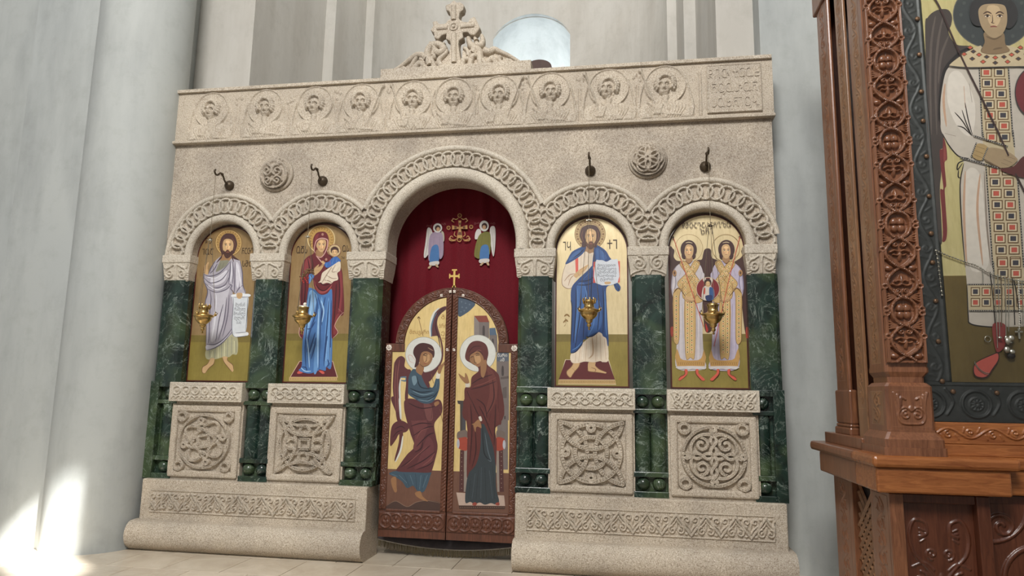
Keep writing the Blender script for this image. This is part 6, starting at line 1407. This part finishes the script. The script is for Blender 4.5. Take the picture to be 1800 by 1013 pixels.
# ---- columns with carved faces
def ribbon_column(h, P=.423):
    """knotted double ribbon: a ring with a cross flower, then palmettes either side of a crossing"""
    R = Relief(.182, h, .0025); R.H -= .006
    def width(z):
        w_ = ((z + P / 2) % P) - P / 2; c0, c1 = .066, P / 2
        s_ = np.where(np.abs(w_) < c0, np.sin((w_ + c0) / (2 * c0) * PI) * .052, -np.sin((np.abs(w_) - c0) / (c1 - c0) * PI) ** .8 * .064)
        k_ = np.floor((z + P / 2) / P); return s_
    z = np.arange(-h / 2 + .01, h / 2 - .01, .0045)
    w_ = ((z + P / 2) % P) - P / 2; kk = np.floor((z + P / 2) / P)
    ab = np.abs(w_); mag = np.where(ab < .066, np.sqrt(np.clip(1 - (w_ / .066) ** 2, 0, 1)) * .056, np.abs(np.sin((ab - .066) / (P / 2 - .066) * PI)) ** .75 * .066)
    sign = np.where(ab < .066, 1, -1) * np.where(kk % 2 == 0, 1, 1); up = np.where(w_ > .066, -1, np.where(w_ < -.066, -1, 1))
    # every crossing swaps sides
    cr = np.cumsum(np.concatenate([[0], (np.diff(np.floor((z + P / 2) / P)) != 0) | (np.diff((ab < .066).astype(int)) != 0)])); sw = np.where(cr % 2 == 0, 1, -1)
    A = np.stack([mag * sw, z], -1); B_ = np.stack([-mag * sw, z], -1)
    st = [A, B_, np.array([(-.080, -h / 2 + .006), (-.080, h / 2 - .006)]), np.array([(.080, -h / 2 + .006), (.080, h / 2 - .006)])]
    R.interlace(st, .0078, .020, prof_strap, .5)
    R.stroke(np.array([(-.08, -h / 2 + .006), (.08, -h / 2 + .006)]), .006, .014, prof_strap); R.stroke(np.array([(-.08, h / 2 - .006), (.08, h / 2 - .006)]), .006, .014, prof_strap)
    n = int(h / P / 2) + 1
    for i in range(-n, n + 1):
        zc = i * P
        for q in range(4):                                                    # cross flower in the ring
            a = q * PI / 2 + PI / 4; R.dome(.020 * math.cos(a), zc + .022 * math.sin(a), .019, .021, .014)
        R.carve(np.array([(-.045, zc), (.045, zc)]), .0035, .010); R.carve(np.array([(0, zc - .05), (0, zc + .05)]), .0035, .010)
        for sg in (-1, 1):                                                    # palmettes in the lobes
            z0 = zc + sg * .105
            for sx in (-1, 1):
                R.stroke(spiral(sx * .017, z0 - sg * .008, .015, .003, -PI / 2 * sg, 1.4 * sx * sg, 18), .0042, .013)
                R.stroke(smooth_pts([(0, z0 + sg * .028), (sx * .022, z0 + sg * .020), (sx * .042, z0 + sg * .028)]), .006, .012)
                R.stroke(smooth_pts([(0, z0 + sg * .035), (sx * .012, z0 + sg * .045), (sx * .028, z0 + sg * .040)]), .005, .012)
                R.dome(sx * .052, zc + sg * P / 2, .020, .015, .012, prof_leaf); R.stroke(circle(sx * .079, zc + sg * .010, .012, 14), .005, .018); R.pit(sx * .079, zc + sg * .010, .005, .014)
                R.stroke(circle(sx * .079, z0 + sg * .015, .012, 14), .005, .018); R.pit(sx * .079, z0 + sg * .015, .005, .014)
                for q in range(4): R.stroke(np.array([(sx * .070, zc + sg * (.048 + .012 * q)), (sx * .030, zc + sg * (.068 + .003 * q))]), .0048, .011)
                for q in range(3): R.stroke(np.array([(sx * .068, z0 + sg * (.030 + .016 * q)), (sx * .050, z0 + sg * (.050 + .012 * q))]), .0042, .009)
            R.dome(0, z0 + sg * .045, .011, .030, .014, prof_leaf)
    return R
COLH = 2.18; RCOL = ribbon_column(COLH)
RSIDE = Relief(.12, COLH, .0035); vine(RSIDE, COLH - .02, .045, 26, .0045, .0028, True)
def column(X, s):
    C = empty('column'); C.parent = K
    def ring(xa, xb, ya, yb, z): 
        x0, x1 = min(X(xa), X(xb)), max(X(xa), X(xb)); c = .012
        return [(x0 + c, ya, z), (x1 - c, ya, z), (x1, ya + c, z), (x1, yb, z), (x0, yb, z), (x0, ya + c, z)]
    MB().loft([ring(2.468, 2.735, -1.465, -1.14, .947), ring(2.468, 2.735, -1.465, -1.14, .984)], smooth=False).obj('base_board', KW, C)
    MB().loft([ring(2.476, 2.730, -1.455, -1.15, .984), ring(2.476, 2.730, -1.455, -1.15, 1.020), ring(2.500, 2.712, -1.425, -1.17, 1.052), ring(2.500, 2.712, -1.425, -1.17, 1.062)], smooth=False).obj('base_moulding', KW, C)
    MB().loft([ring(2.502, 2.708, -1.418, -1.175, 1.062), ring(2.502, 2.708, -1.418, -1.175, 1.262), ring(2.518, 2.692, -1.402, -1.19, 1.280)], smooth=False).obj('base_block', KW, C)
    MB().loft([ring(2.525, 2.685, -1.395, -1.2, 1.280), ring(2.525, 2.685, -1.395, -1.2, 1.306), ring(2.512, 2.704, -1.405, -1.185, 1.330), ring(2.512, 2.704, -1.405, -1.185, 1.352)], smooth=False).obj('neck_moulding', KW, C)
    MB().loft([ring(2.514, 2.702, -1.400, -1.19, 1.352), ring(2.514, 2.702, -1.400, -1.19, ZK)], smooth=False).obj('shaft', KW, C)
    cx = (X(2.514) + X(2.702)) / 2
    relief_obj('knot_carving', RCOL, front(cx, -1.4075, 1.372 + COLH / 2), KW, C, .0)
    R = Relief(.17, .17, .0028)
    for sx in (-1, 1):
        R.stroke(spiral(sx * .024, -.030, .022, .004, PI / 2, -1.2 * sx, 22), .005, .006)
        R.stroke(smooth_pts([(0, -.012), (sx * .03, .005), (sx * .058, -.025), (sx * .045, -.066), (0, -.072)]), .0052, .006)
        for q in range(4): R.stroke(smooth_pts([(sx * (.056 - q * .004), -.02 + q * .012), (sx * (.062 - q * .008), .03 + q * .006), (sx * (.072 - q * .016), .072 - q * .010)]), .0052, .006)
    R.dome(0, .0, .012, .014, .006)
    relief_obj('palmette_carving', R, front(cx, -1.4185, 1.160), KW, C, .0)
    if s > 0:
        link('side_carving', RSIDE.mesh('side_carving', lambda U, V, H: (2.5135 - H, -1.285 - U, 1.372 + COLH / 2 + V), .0), KL, C)
        link('base_side_carving', vine(Relief(.16, .16, .003), .14, .06, 2, .005, .004, True).mesh('base_side_carving', lambda U, V, H: (2.5015 - H, -1.295 - U, 1.16 + V), .0), KL, C)
both(column)
# ---- side framing: recessed board, carved strip, dark gap, back post
def side(X, s):
    def bx(name, xa, xb, y0, y1, z0, z1, m, bev=.004): return MB().box(min(X(xa), X(xb)), max(X(xa), X(xb)), y0, y1, z0, z1, bev).obj(name, m, K)
    bx('side_base_board', 2.468, 2.60, -1.15, -.50, .947, 1.005, KW); bx('side_recess', 2.66, 2.68, -1.19, -.62, .98, ZK, KD); bx('side_strip', 2.512, 2.528, -1.120, -.985, 1.0, ZK, KL)
    bx('back_upright', 2.512, 2.536, -.845, -.635, 1.0, ZK, KW, .012)
    bx('back_upright_head', 2.498, 2.55, -.875, -.60, 3.60, ZK, KW, .01); bx('back_upright_foot', 2.498, 2.55, -.875, -.60, 1.0, 1.045, KW, .01); bx('back_upright_collar', 2.503, 2.55, -.87, -.615, 1.045, 1.062, KW, .007); bx('back_upright_block', 2.506, 2.55, -.868, -.61, 1.062, 1.25, KW, .01)
    if s > 0:
        R = Relief(.115, 2.5, .004); vine(R, 2.45, .045, 26, .005, .0032, True)
        link('strip_carving', R.mesh('strip_carving', lambda U, V, H: (2.5115 - H, -1.0525 - U, 1.15 + 1.25 + V), .0), KL, K)
        link('upright_carving', R.mesh('upright_carving', lambda U, V, H: (2.5115 - H, -.74 - U * 1.1, 1.30 + 1.25 + V), .0), KW, K)
both(side)
MB().box(2.542, 2 * XC - 2.542, -.66, -.62, .947, ZK).obj('back_board', KD, K)
# ---- head board and cornice that close the case at the top (above the picture)
MB().box(2.705, 2 * XC - 2.705, -1.39, -1.28, 3.6, ZK, .004).obj('head_board', KH, K); MB().box(2.47, 2 * XC - 2.47, -1.43, -.58, ZK, ZK + .10, .012).obj('cornice', KW, K)
# ---- carved sill below the glass
MB().box(2.705, 2 * XC - 2.705, -1.385, -1.28, .947, 1.0, .004).obj('sill_base', KH, K); MB().box(2.705, 2 * XC - 2.705, -1.37, -1.28, 1.0, 1.10, .004).obj('sill', KH, K)
R = Relief(.78, .088, .003); vine(R, .76, .036, 8, .0042, .006); relief_obj('sill_carving', R, front(XC, -1.3705, 1.05), KH, K, .0)

# ---- big icon inside the case: embossed metal cover, rivets, painted figure
BI = empty('cased_icon', (0, 0, 0), 'large icon of a winged figure in a jewelled robe behind glass in the wooden case', 'icon')
YI = -1.325; EM = MAT['embossed_metal']; x0, x1, xi0, xi1, zb, zi = 2.708, 2 * XC - 2.708, 2.832, 2 * XC - 2.832, 1.10, 1.288
MB().box(x0, x1, YI + .004, YI + .05, zb, 3.6).obj('board', KD, BI)
for xa, xb in ((x0, xi0), (xi1, x1)):
    R = Relief(xb - xa, 3.6 - zi, .005); vine(R, 3.6 - zi, .04, 16, .006, .004, True); R.stroke(np.array([(.05, -1.15), (.05, 1.15)]), .005, .006); relief_obj('metal_border', R, front((xa + xb) / 2, YI + .002, (3.6 + zi) / 2), EM, BI, .004)
R = Relief(x1 - x0, zi - zb, .0036)
for i in range(4):
    c = -.40 + .20 * i + .1 * 0; R.stroke(circle(c + .02, -.01, .062, 34), .007, .008); R.stroke(circle(c + .02, -.01, .030, 24), .004, .006)
    for q in range(10): a = q * PI / 5; R.stroke(np.array([(c + .02 + .008 * math.cos(a), -.01 + .008 * math.sin(a)), (c + .02 + .026 * math.cos(a), -.01 + .026 * math.sin(a))]), .004, .006)
    R.stroke(smooth_pts([(c + .09, .06), (c + .12, .0), (c + .09, -.06)]), .006, .006)
R.stroke(np.array([(-.4, .08), (.4, .08)]), .004, .006); relief_obj('metal_border', R, front((x0 + x1) / 2, YI + .001, (zi + zb) / 2), EM, BI, .004)
KA = lambda oy: (lambda L: [(1590 + x / 4.219, oy + y / 4.219) for x, y in L])
K1, K2, K3 = KA(0), KA(230), KA(460)
for L in (K1([(95, 140), (110, 405), (125, 680), (138, 897)]), K2([(163, 190), (182, 485), (197, 762), (208, 977)]), K3([(232, 293), (252, 592), (280, 888), (360, 965), (685, 975)])):
    for q in L: c = at(q[0], q[1], YI - .004); MB().ball(c, .0125, 12, 8, (1, .7, 1)).obj('rivet', MAT['rivet'], BI)
gz = at(*K3([(300, 106)])[0], YI)[2]; mat_gilt('gilt_case', srgb(196, 184, 128), srgb(208, 196, 142), .4, .15)
MB().prism([(xi0, gz), (xi1, gz), (xi1, 3.6), (xi0, 3.6)], YI - .0012, YI + .006).obj('gold_ground', MAT['gilt_case'], BI); mat_gilt('olive_case', srgb(96, 80, 40), srgb(112, 94, 50), .45, 0)
MB().prism([(xi0, zi), (xi1, zi), (xi1, gz), (xi0, gz)], YI - .0012, YI + .006).obj('olive_ground', MAT['olive_case'], BI)
p = Paint(YI - .0015, 0, 0, 1)
WG, WGd = (74, 66, 62), (44, 40, 40)
p.fill(WG, K1([(152, 200), (172, 130), (215, 88), (270, 68), (325, 74), (352, 122), (346, 185), (326, 245), (385, 330), (492, 346), (520, 420), (400, 620), (300, 1013), (178, 1013), (165, 700)]))
p.fill(WG, K2([(178, -40), (300, -40), (290, 60), (282, 130), (262, 150), (272, 300), (262, 440), (272, 640), (278, 820), (262, 830), (240, 700), (205, 300)]))
shade(p, (98, 88, 82), [K1(l) for l in ([(230, 120), (200, 300), (190, 600), (200, 1000)], [(290, 110), (250, 300), (230, 600), (240, 1000)], [(330, 260), (270, 420), (250, 620)])], 3); shade(p, WGd, [K1([(490, 348), (400, 400), (300, 520), (265, 700), (255, 900)])], 4)
p.fill((122, 54, 54), K2([(288, 50), (308, 110), (316, 210), (297, 240), (309, 400), (298, 440), (308, 600), (316, 740), (306, 812), (280, 822), (284, 760), (276, 600), (264, 440), (288, 430), (272, 300), (260, 150), (282, 132)])); p.fill((146, 74, 70), K2([(292, 120), (304, 130), (308, 210), (290, 230)]))
p.ell((112, 108, 100), *K1([(655, 110)])[0], 70.5, 60, n=50); p.ell((66, 70, 70), *K1([(655, 110)])[0], 69, 58.6, n=50)
for q in range(14): a = q * 2 * PI / 14; p.ell((82, 86, 84), 1590 + 655 / 4.219 + 56 * math.cos(a), 110 / 4.219 + 48 * math.sin(a), 3.2, n=10)
TN, TNd, TNh = (200, 191, 177), (146, 132, 118), (218, 210, 197)
p.fill(TN, K1([(560, 350), (430, 402), (330, 490), (290, 570), (262, 760), (266, 930)]) + K2([(280, 20), (330, 110), (400, 188), (440, 240), (415, 400), (425, 700), (450, 1013)]) + K3([(462, 170), (472, 400), (490, 462), (620, 484), (900, 482), (1180, 470), (1215, 380)]) + K2([(1220, 900), (1215, 600), (1200, 300), (1260, 150)]) + K1([(1300, 760), (1260, 560), (1180, 470), (1000, 400), (750, 350)]), per=3)
p.fill(TNh, K1([(330, 560), (420, 540), (520, 760), (500, 1000), (400, 950), (320, 760)])); p.fill(TNh, K2([(460, 300), (560, 330), (600, 700), (620, 1000), (480, 1010), (450, 600)]))
shade(p, (196, 160, 132), [K1([(300, 620), (290, 760), (310, 940)]), K1([(440, 640), (450, 800)]), K2([(450, 300), (440, 600), (460, 1000)]), K2([(560, 320), (540, 600), (580, 1000)])], 3); shade(p, TNd, [K1([(480, 620), (500, 760)]), K2([(300, 20), (380, 40)]), K2([(590, 300), (610, 700), (640, 1000)])], 2)
shade(p, (44, 36, 32), [K1(l) for l in ([(370, 832), (430, 900), (495, 1005)], [(425, 815), (460, 920), (500, 1010)], [(448, 760), (470, 880), (505, 1010)], [(390, 935), (440, 950), (495, 1005)])], 1.4)
shade(p, (40, 34, 32), [K1([(430, 402), (330, 490), (290, 570), (262, 760), (266, 930)]), K2([(280, 20), (330, 110), (400, 188), (480, 205)]), K2([(440, 240), (412, 400), (424, 700), (450, 1013)]), K3([(462, 170), (472, 400), (490, 462), (620, 484), (760, 482)]), K2([(460, 215), (400, 240), (392, 290), (430, 240)]), K2([(400, 290), (398, 340), (412, 350)])], 1.6)
CB, CBd, RS, DK = (200, 184, 150), (112, 84, 52), (196, 92, 76), (68, 66, 74)
def squares(M, P0, P1, n, cols, w_, hh, start=0):
    for i in range(n):
        t = i / max(1, n - 1)
        for c in range(cols):
            x = P0[0] + (P1[0] - P0[0]) * t + c * w_; y = P0[1] + (P1[1] - P0[1]) * t
            p.fill(CBd, M([(x - w_ * .42, y - hh * .42), (x + w_ * .42, y - hh * .42), (x + w_ * .42, y + hh * .42), (x - w_ * .42, y + hh * .42)]), False); p.fill((214, 200, 168), M([(x - w_ * .34, y - hh * .33), (x + w_ * .34, y - hh * .33), (x + w_ * .34, y + hh * .33), (x - w_ * .34, y + hh * .33)]), False)
            p.fill((RS, DK)[(i + c + start) % 2], M([(x - w_ * .22, y - hh * .22), (x + w_ * .22, y - hh * .22), (x + w_ * .22, y + hh * .22), (x - w_ * .22, y + hh * .22)]), False)
def beads(M, A0, B0, n, r=1.1):
    p.line((60, 58, 58), M([A0, B0]), 2.4, False, False)
    for i in range(n):
        t = (i + .5) / n; q = M([(A0[0] + (B0[0] - A0[0]) * t, A0[1] + (B0[1] - A0[1]) * t)])[0]; p.ell((206, 202, 188), q[0], q[1], r * .72, n=6)
p.fill(CB, K1([(556, 500), (768, 500)]) + K1([(800, 1013)]) + K1([(576, 1013)]), False); p.fill(CB, K2([(574, -5), (804, -5), (880, 1013), (652, 1013)]), False); p.fill(CB, K3([(650, -10), (882, -10), (886, 170), (662, 170)]), False)
squares(K1, (606, 538), (640, 935), 6, 2, 97, 80); squares(K2, (645, 48), (655, 120), 1, 2, 97, 84, 0); squares(K2, (664, 298), (722, 968), 9, 2, 97, 82, 0); squares(K3, (725, 10), (728, 88), 2, 2, 97, 82, 0)
beads(K1, (552, 505), (576, 1013), 26); beads(K1, (768, 505), (800, 1013), 26); beads(K2, (602, 270), (652, 1013), 36); beads(K2, (835, 330), (880, 1013), 34); beads(K2, (574, 0), (584, 60), 4); beads(K2, (800, 0), (812, 120), 6); beads(K3, (655, 0), (662, 160), 9)
p.fill(CB, K3([(464, 172), (1190, 172), (1200, 368), (474, 368)]), False); 
for i, x in enumerate((522, 603, 688, 772, 858, 945)):
    for j, y in enumerate((224, 304)): squares(K3, (x, y), (x, y), 1, 1, 82, 78, i + j + 1)
beads(K3, (464, 172), (1190, 172), 44); beads(K3, (474, 366), (1200, 366), 44)
# collar
p.fill(CB, K1([(324, 492), (440, 402), (560, 342), (562, 388), (620, 408), (720, 404), (775, 378), (748, 340), (886, 382), (1010, 450), (960, 496), (770, 496), (540, 504), (400, 500)]), per=3)
for i in range(9):
    a = PI * (.06 + .88 * i / 8); 
    for r_, o_ in ((1.0, 0), (1.42, 1)):
        cx_, cy_ = 668 - 205 * r_ * math.cos(a) * .92, 340 + 100 * r_ * math.sin(a) * .92
        if r_ > 1.3 and i in (0, 8): continue
        p.fill(CBd, K1([(cx_ - 24, cy_), (cx_, cy_ - 17), (cx_ + 24, cy_), (cx_, cy_ + 17)]), False); p.fill((RS, DK)[(i + o_) % 2], K1([(cx_ - 16, cy_), (cx_, cy_ - 11), (cx_ + 16, cy_), (cx_, cy_ + 11)]), False)
p.line((70, 66, 64), K1([(324, 494), (420, 504), (540, 506), (770, 500), (960, 500)]), 1.8, taper=False)
SK3, SK3d = (168, 146, 114), (112, 92, 70)
p.fill((138, 116, 88), K1([(588, 245), (722, 245), (742, 330), (776, 380), (720, 402), (620, 406), (560, 386), (590, 320)])); shade(p, SK3d, [K1([(600, 275), (660, 295), (715, 270)]), K1([(590, 320), (560, 384)]), K1([(650, 375), (680, 365), (720, 360)])], 2.2)
p.fill((56, 54, 54), K1([(478, 110), (496, 20), (600, -30), (740, -20), (822, 50), (828, 150), (780, 215), (735, 190), (750, 90), (726, 50), (600, 42), (552, 84), (566, 190), (505, 185)]))
p.fill(SK3, K1([(542, 100), (558, 55), (602, 36), (700, 36), (745, 62), (756, 160), (732, 240), (690, 278), (652, 286), (606, 258), (562, 195)]))
face(p, *K1([(655, 130)])[0], 24.5, 32, SK3, (86, 64, 52), (60, 44, 36), lip=(140, 84, 74))
p.fill(SK3, K2([(586, 150), (640, 128), (745, 150), (826, 205), (822, 235), (770, 272), (702, 278), (650, 252), (588, 220)])); shade(p, SK3d, [K2([(730, 215), (790, 240)]), K2([(712, 240), (765, 262)]), K2([(745, 190), (815, 215)]), K2([(586, 215), (650, 252), (702, 278)])], 1.6)
p.fill((176, 150, 104), K2([(498, 190), (535, 100), (612, 128), (570, 222)])); shade(p, (110, 84, 50), [K2([(530, 120), (590, 140)]), K2([(520, 150), (580, 175)]), K2([(510, 180), (572, 205)])], 1.6); beads(K2, (488, 200), (528, 92), 8); beads(K2, (572, 222), (612, 128), 8); beads(K2, (405, 200), (690, 280), 16); beads(K2, (505, 40), (760, 120), 16)
p.fill((96, 50, 48), K2([(700, 290), (800, 270), (886, 190), (990, 260), (960, 350), (840, 345)])); p.ell((70, 66, 64), *K1([(968, 690)])[0], 37.6, 46.6, n=40); p.ell((118, 50, 54), *K1([(968, 690)])[0], 35.6, 44.6, n=40)
p.fill(WG, K1([(1330, 200), (1290, 80), (1200, 70), (1150, 130), (1180, 260), (1060, 345), (1010, 400), (1180, 480), (1280, 600), (1330, 1013), (1400, 1013), (1390, 500)])); p.fill(WG, K2([(1290, -20), (1400, -20), (1350, 500), (1300, 830), (1280, 500)]))
p.line(TNd, K1([(1060, 560), (1110, 760), (1060, 960)]), 3); p.line((40, 34, 32), K1([(1180, 470), (1260, 560), (1300, 760)]) + K2([(1260, 150), (1200, 300)]), 1.6); p.fill((194, 92, 80), K3([(1010, 696), (970, 684), (968, 732), (1010, 800), (1046, 848), (1090, 858), (1136, 840), (1140, 782), (1110, 742)])); p.fill((138, 58, 54), K3([(920, 470), (1005, 470), (1000, 640), (960, 672), (925, 610)])); beads(K1, (1040, 505), (1180, 470), 8)
p.line((66, 48, 46), K1([(212, -10), (262, 75), (400, 395), (560, 720), (700, 1010)]), 3.2, taper=False); p.line((66, 48, 46), K2([(678, -10), (765, 190)]), 3.2, taper=False); p.line((66, 48, 46), K2([(815, 320), (900, 490)]), 3.2, taper=False)
p.fill((138, 58, 54), K3([(646, 470), (738, 470), (742, 610), (694, 672), (664, 640)])); p.fill((66, 40, 38), K3([(640, 690), (690, 676), (692, 735), (645, 806), (612, 856), (560, 866), (510, 845), (503, 780), (538, 738)])); p.fill((194, 92, 80), K3([(642, 696), (684, 684), (685, 732), (640, 800), (606, 848), (560, 858), (517, 840), (510, 782), (542, 742)]))
p.obj('painted_figure', BI)
# ---- sheet of glass in front of it
gl = MB().box(2.706, 2 * XC - 2.706, -1.352, -1.348, 1.101, 3.6).obj('glass_pane', MAT['glass'], K)
# ---- votive chains and trinkets laid over the icon
def votive(name, label, pts, mat, r=.0028, cat='necklace', bead=False, grp='votive jewellery on the cased icon'):
    V = empty(name, (0, 0, 0), label, cat, grp); Y = YI - .0135
    P_ = [tuple(at(q[0], q[1], Y)) for q in pts]
    b = MB()
    if bead:
        P2 = smooth_pts(P_, 6); ln = np.concatenate([[0], np.cumsum(np.linalg.norm(np.diff(P2, axis=0), axis=1))]); n = max(3, int(ln[-1] / (r * 2.6)))
        for i in range(n):
            d = ln[-1] * i / (n - 1); c = [np.interp(d, ln, P2[:, k]) for k in range(3)]; b.ball(c, r, 6, 4)
        b.tube([tuple(q) for q in P2], r * .35, 4)
    else: b.tube([tuple(q) for q in smooth_pts(P_, 6)], r, 5)
    b.obj('strand', MAT[mat], V); return V
votive('hanging_chain', 'thick pale chain strip hanging straight down beside the metal border of the cased icon', K2([(232, 890), (245, 960)]) + K3([(262, 130), (278, 250)]), 'silver', .0068, 'chain', True)
votive('swag_chain', 'thick pale chain slung across the front of the cased icon', K2([(235, 890), (330, 930), (440, 970), (540, 1005)]) + K3([(640, 92), (760, 128), (900, 150)]), 'silver', .0048, 'chain', True)
for i, (x0_, x1_, y1_, m) in enumerate(((575, 580, 160, 'silver'), (635, 672, 455, 'dark_cord'), (660, 690, 640, 'silver'), (690, 705, 560, 'silver'), (715, 720, 480, 'chain'), (745, 752, 560, 'silver'), (770, 772, 520, 'silver'), (800, 818, 470, 'dark_cord'), (812, 862, 460, 'dark_cord'), (845, 852, 500, 'wax'), (868, 880, 470, 'silver'))):
    nm = ('first', 'second', 'third', 'fourth', 'fifth', 'sixth', 'seventh', 'eighth', 'ninth', 'tenth', 'eleventh')[i]
    y0_ = 60 + (x0_ - 575) * .28
    votive('necklace', {'silver': 'thin silver necklace, ', 'dark_cord': 'black cord necklace, ', 'chain': 'dull bronze necklace, ', 'wax': 'white bead necklace, '}[m] + nm + ' strand from the left in the row hung on the cased icon', K3([(x0_, y0_), ((x0_ + x1_) / 2 + 3, (y0_ + y1_) / 2), (x1_, y1_)]), m, .0022 if m != 'wax' else .004, bead=(m == 'wax'))
V = empty('cross_pendant', (0, 0, 0), 'small pale cross pendant hanging over the cased icon', 'pendant'); c = at(*K3([(848, 530)])[0], YI - .016); MB().box(c[0] - .004, c[0] + .004, c[1] - .003, c[1] + .003, c[2] - .028, c[2] + .022, .001).box(c[0] - .017, c[0] + .017, c[1] - .003, c[1] + .003, c[2] + .002, c[2] + .010, .001).obj('cross', MAT['silver'], V)
V = empty('ring', (0, 0, 0), 'thin silver ring hanging alone on the olive ground of the cased icon', 'ring'); c = at(*K3([(617, 575)])[0], YI - .012); MB().tube([(c[0] + .013 * math.cos(q), c[1], c[2] + .014 * math.sin(q)) for q in np.linspace(0, 2 * PI, 20, endpoint=False)], .002, 6, closed=True).obj('band', MAT['silver'], V)
V = empty('silver_bow', (0, 0, 0), 'crumpled silver bow with a dark tassel over the foot on the cased icon', 'ornament'); b = MB(); rnd = random.Random(5)
for q in range(9): c = at(*K3([(745 + rnd.uniform(-50, 55), 625 + rnd.uniform(-60, 60))])[0], YI - .018 - rnd.uniform(0, .01)); b.ball(c, rnd.uniform(.008, .015), 8, 6, (1, .6, rnd.uniform(.5, 1.3)))
b.obj('bow', MAT['silver'], V); MB().ball(at(*K3([(792, 700)])[0], YI - .018), .018, 10, 6, (1, .5, .8)).obj('tassel', MAT['dark_cord'], V)
for dy in (0, 10): votive('bead_anklet', ('upper' if dy == 0 else 'lower') + ' fine bead string across the red shoe on the cased icon', K3([(520, 745 + dy), (550, 790 + dy), (590, 820 + dy), (620, 828 + dy)]), 'silver', .0026, 'beads', True)
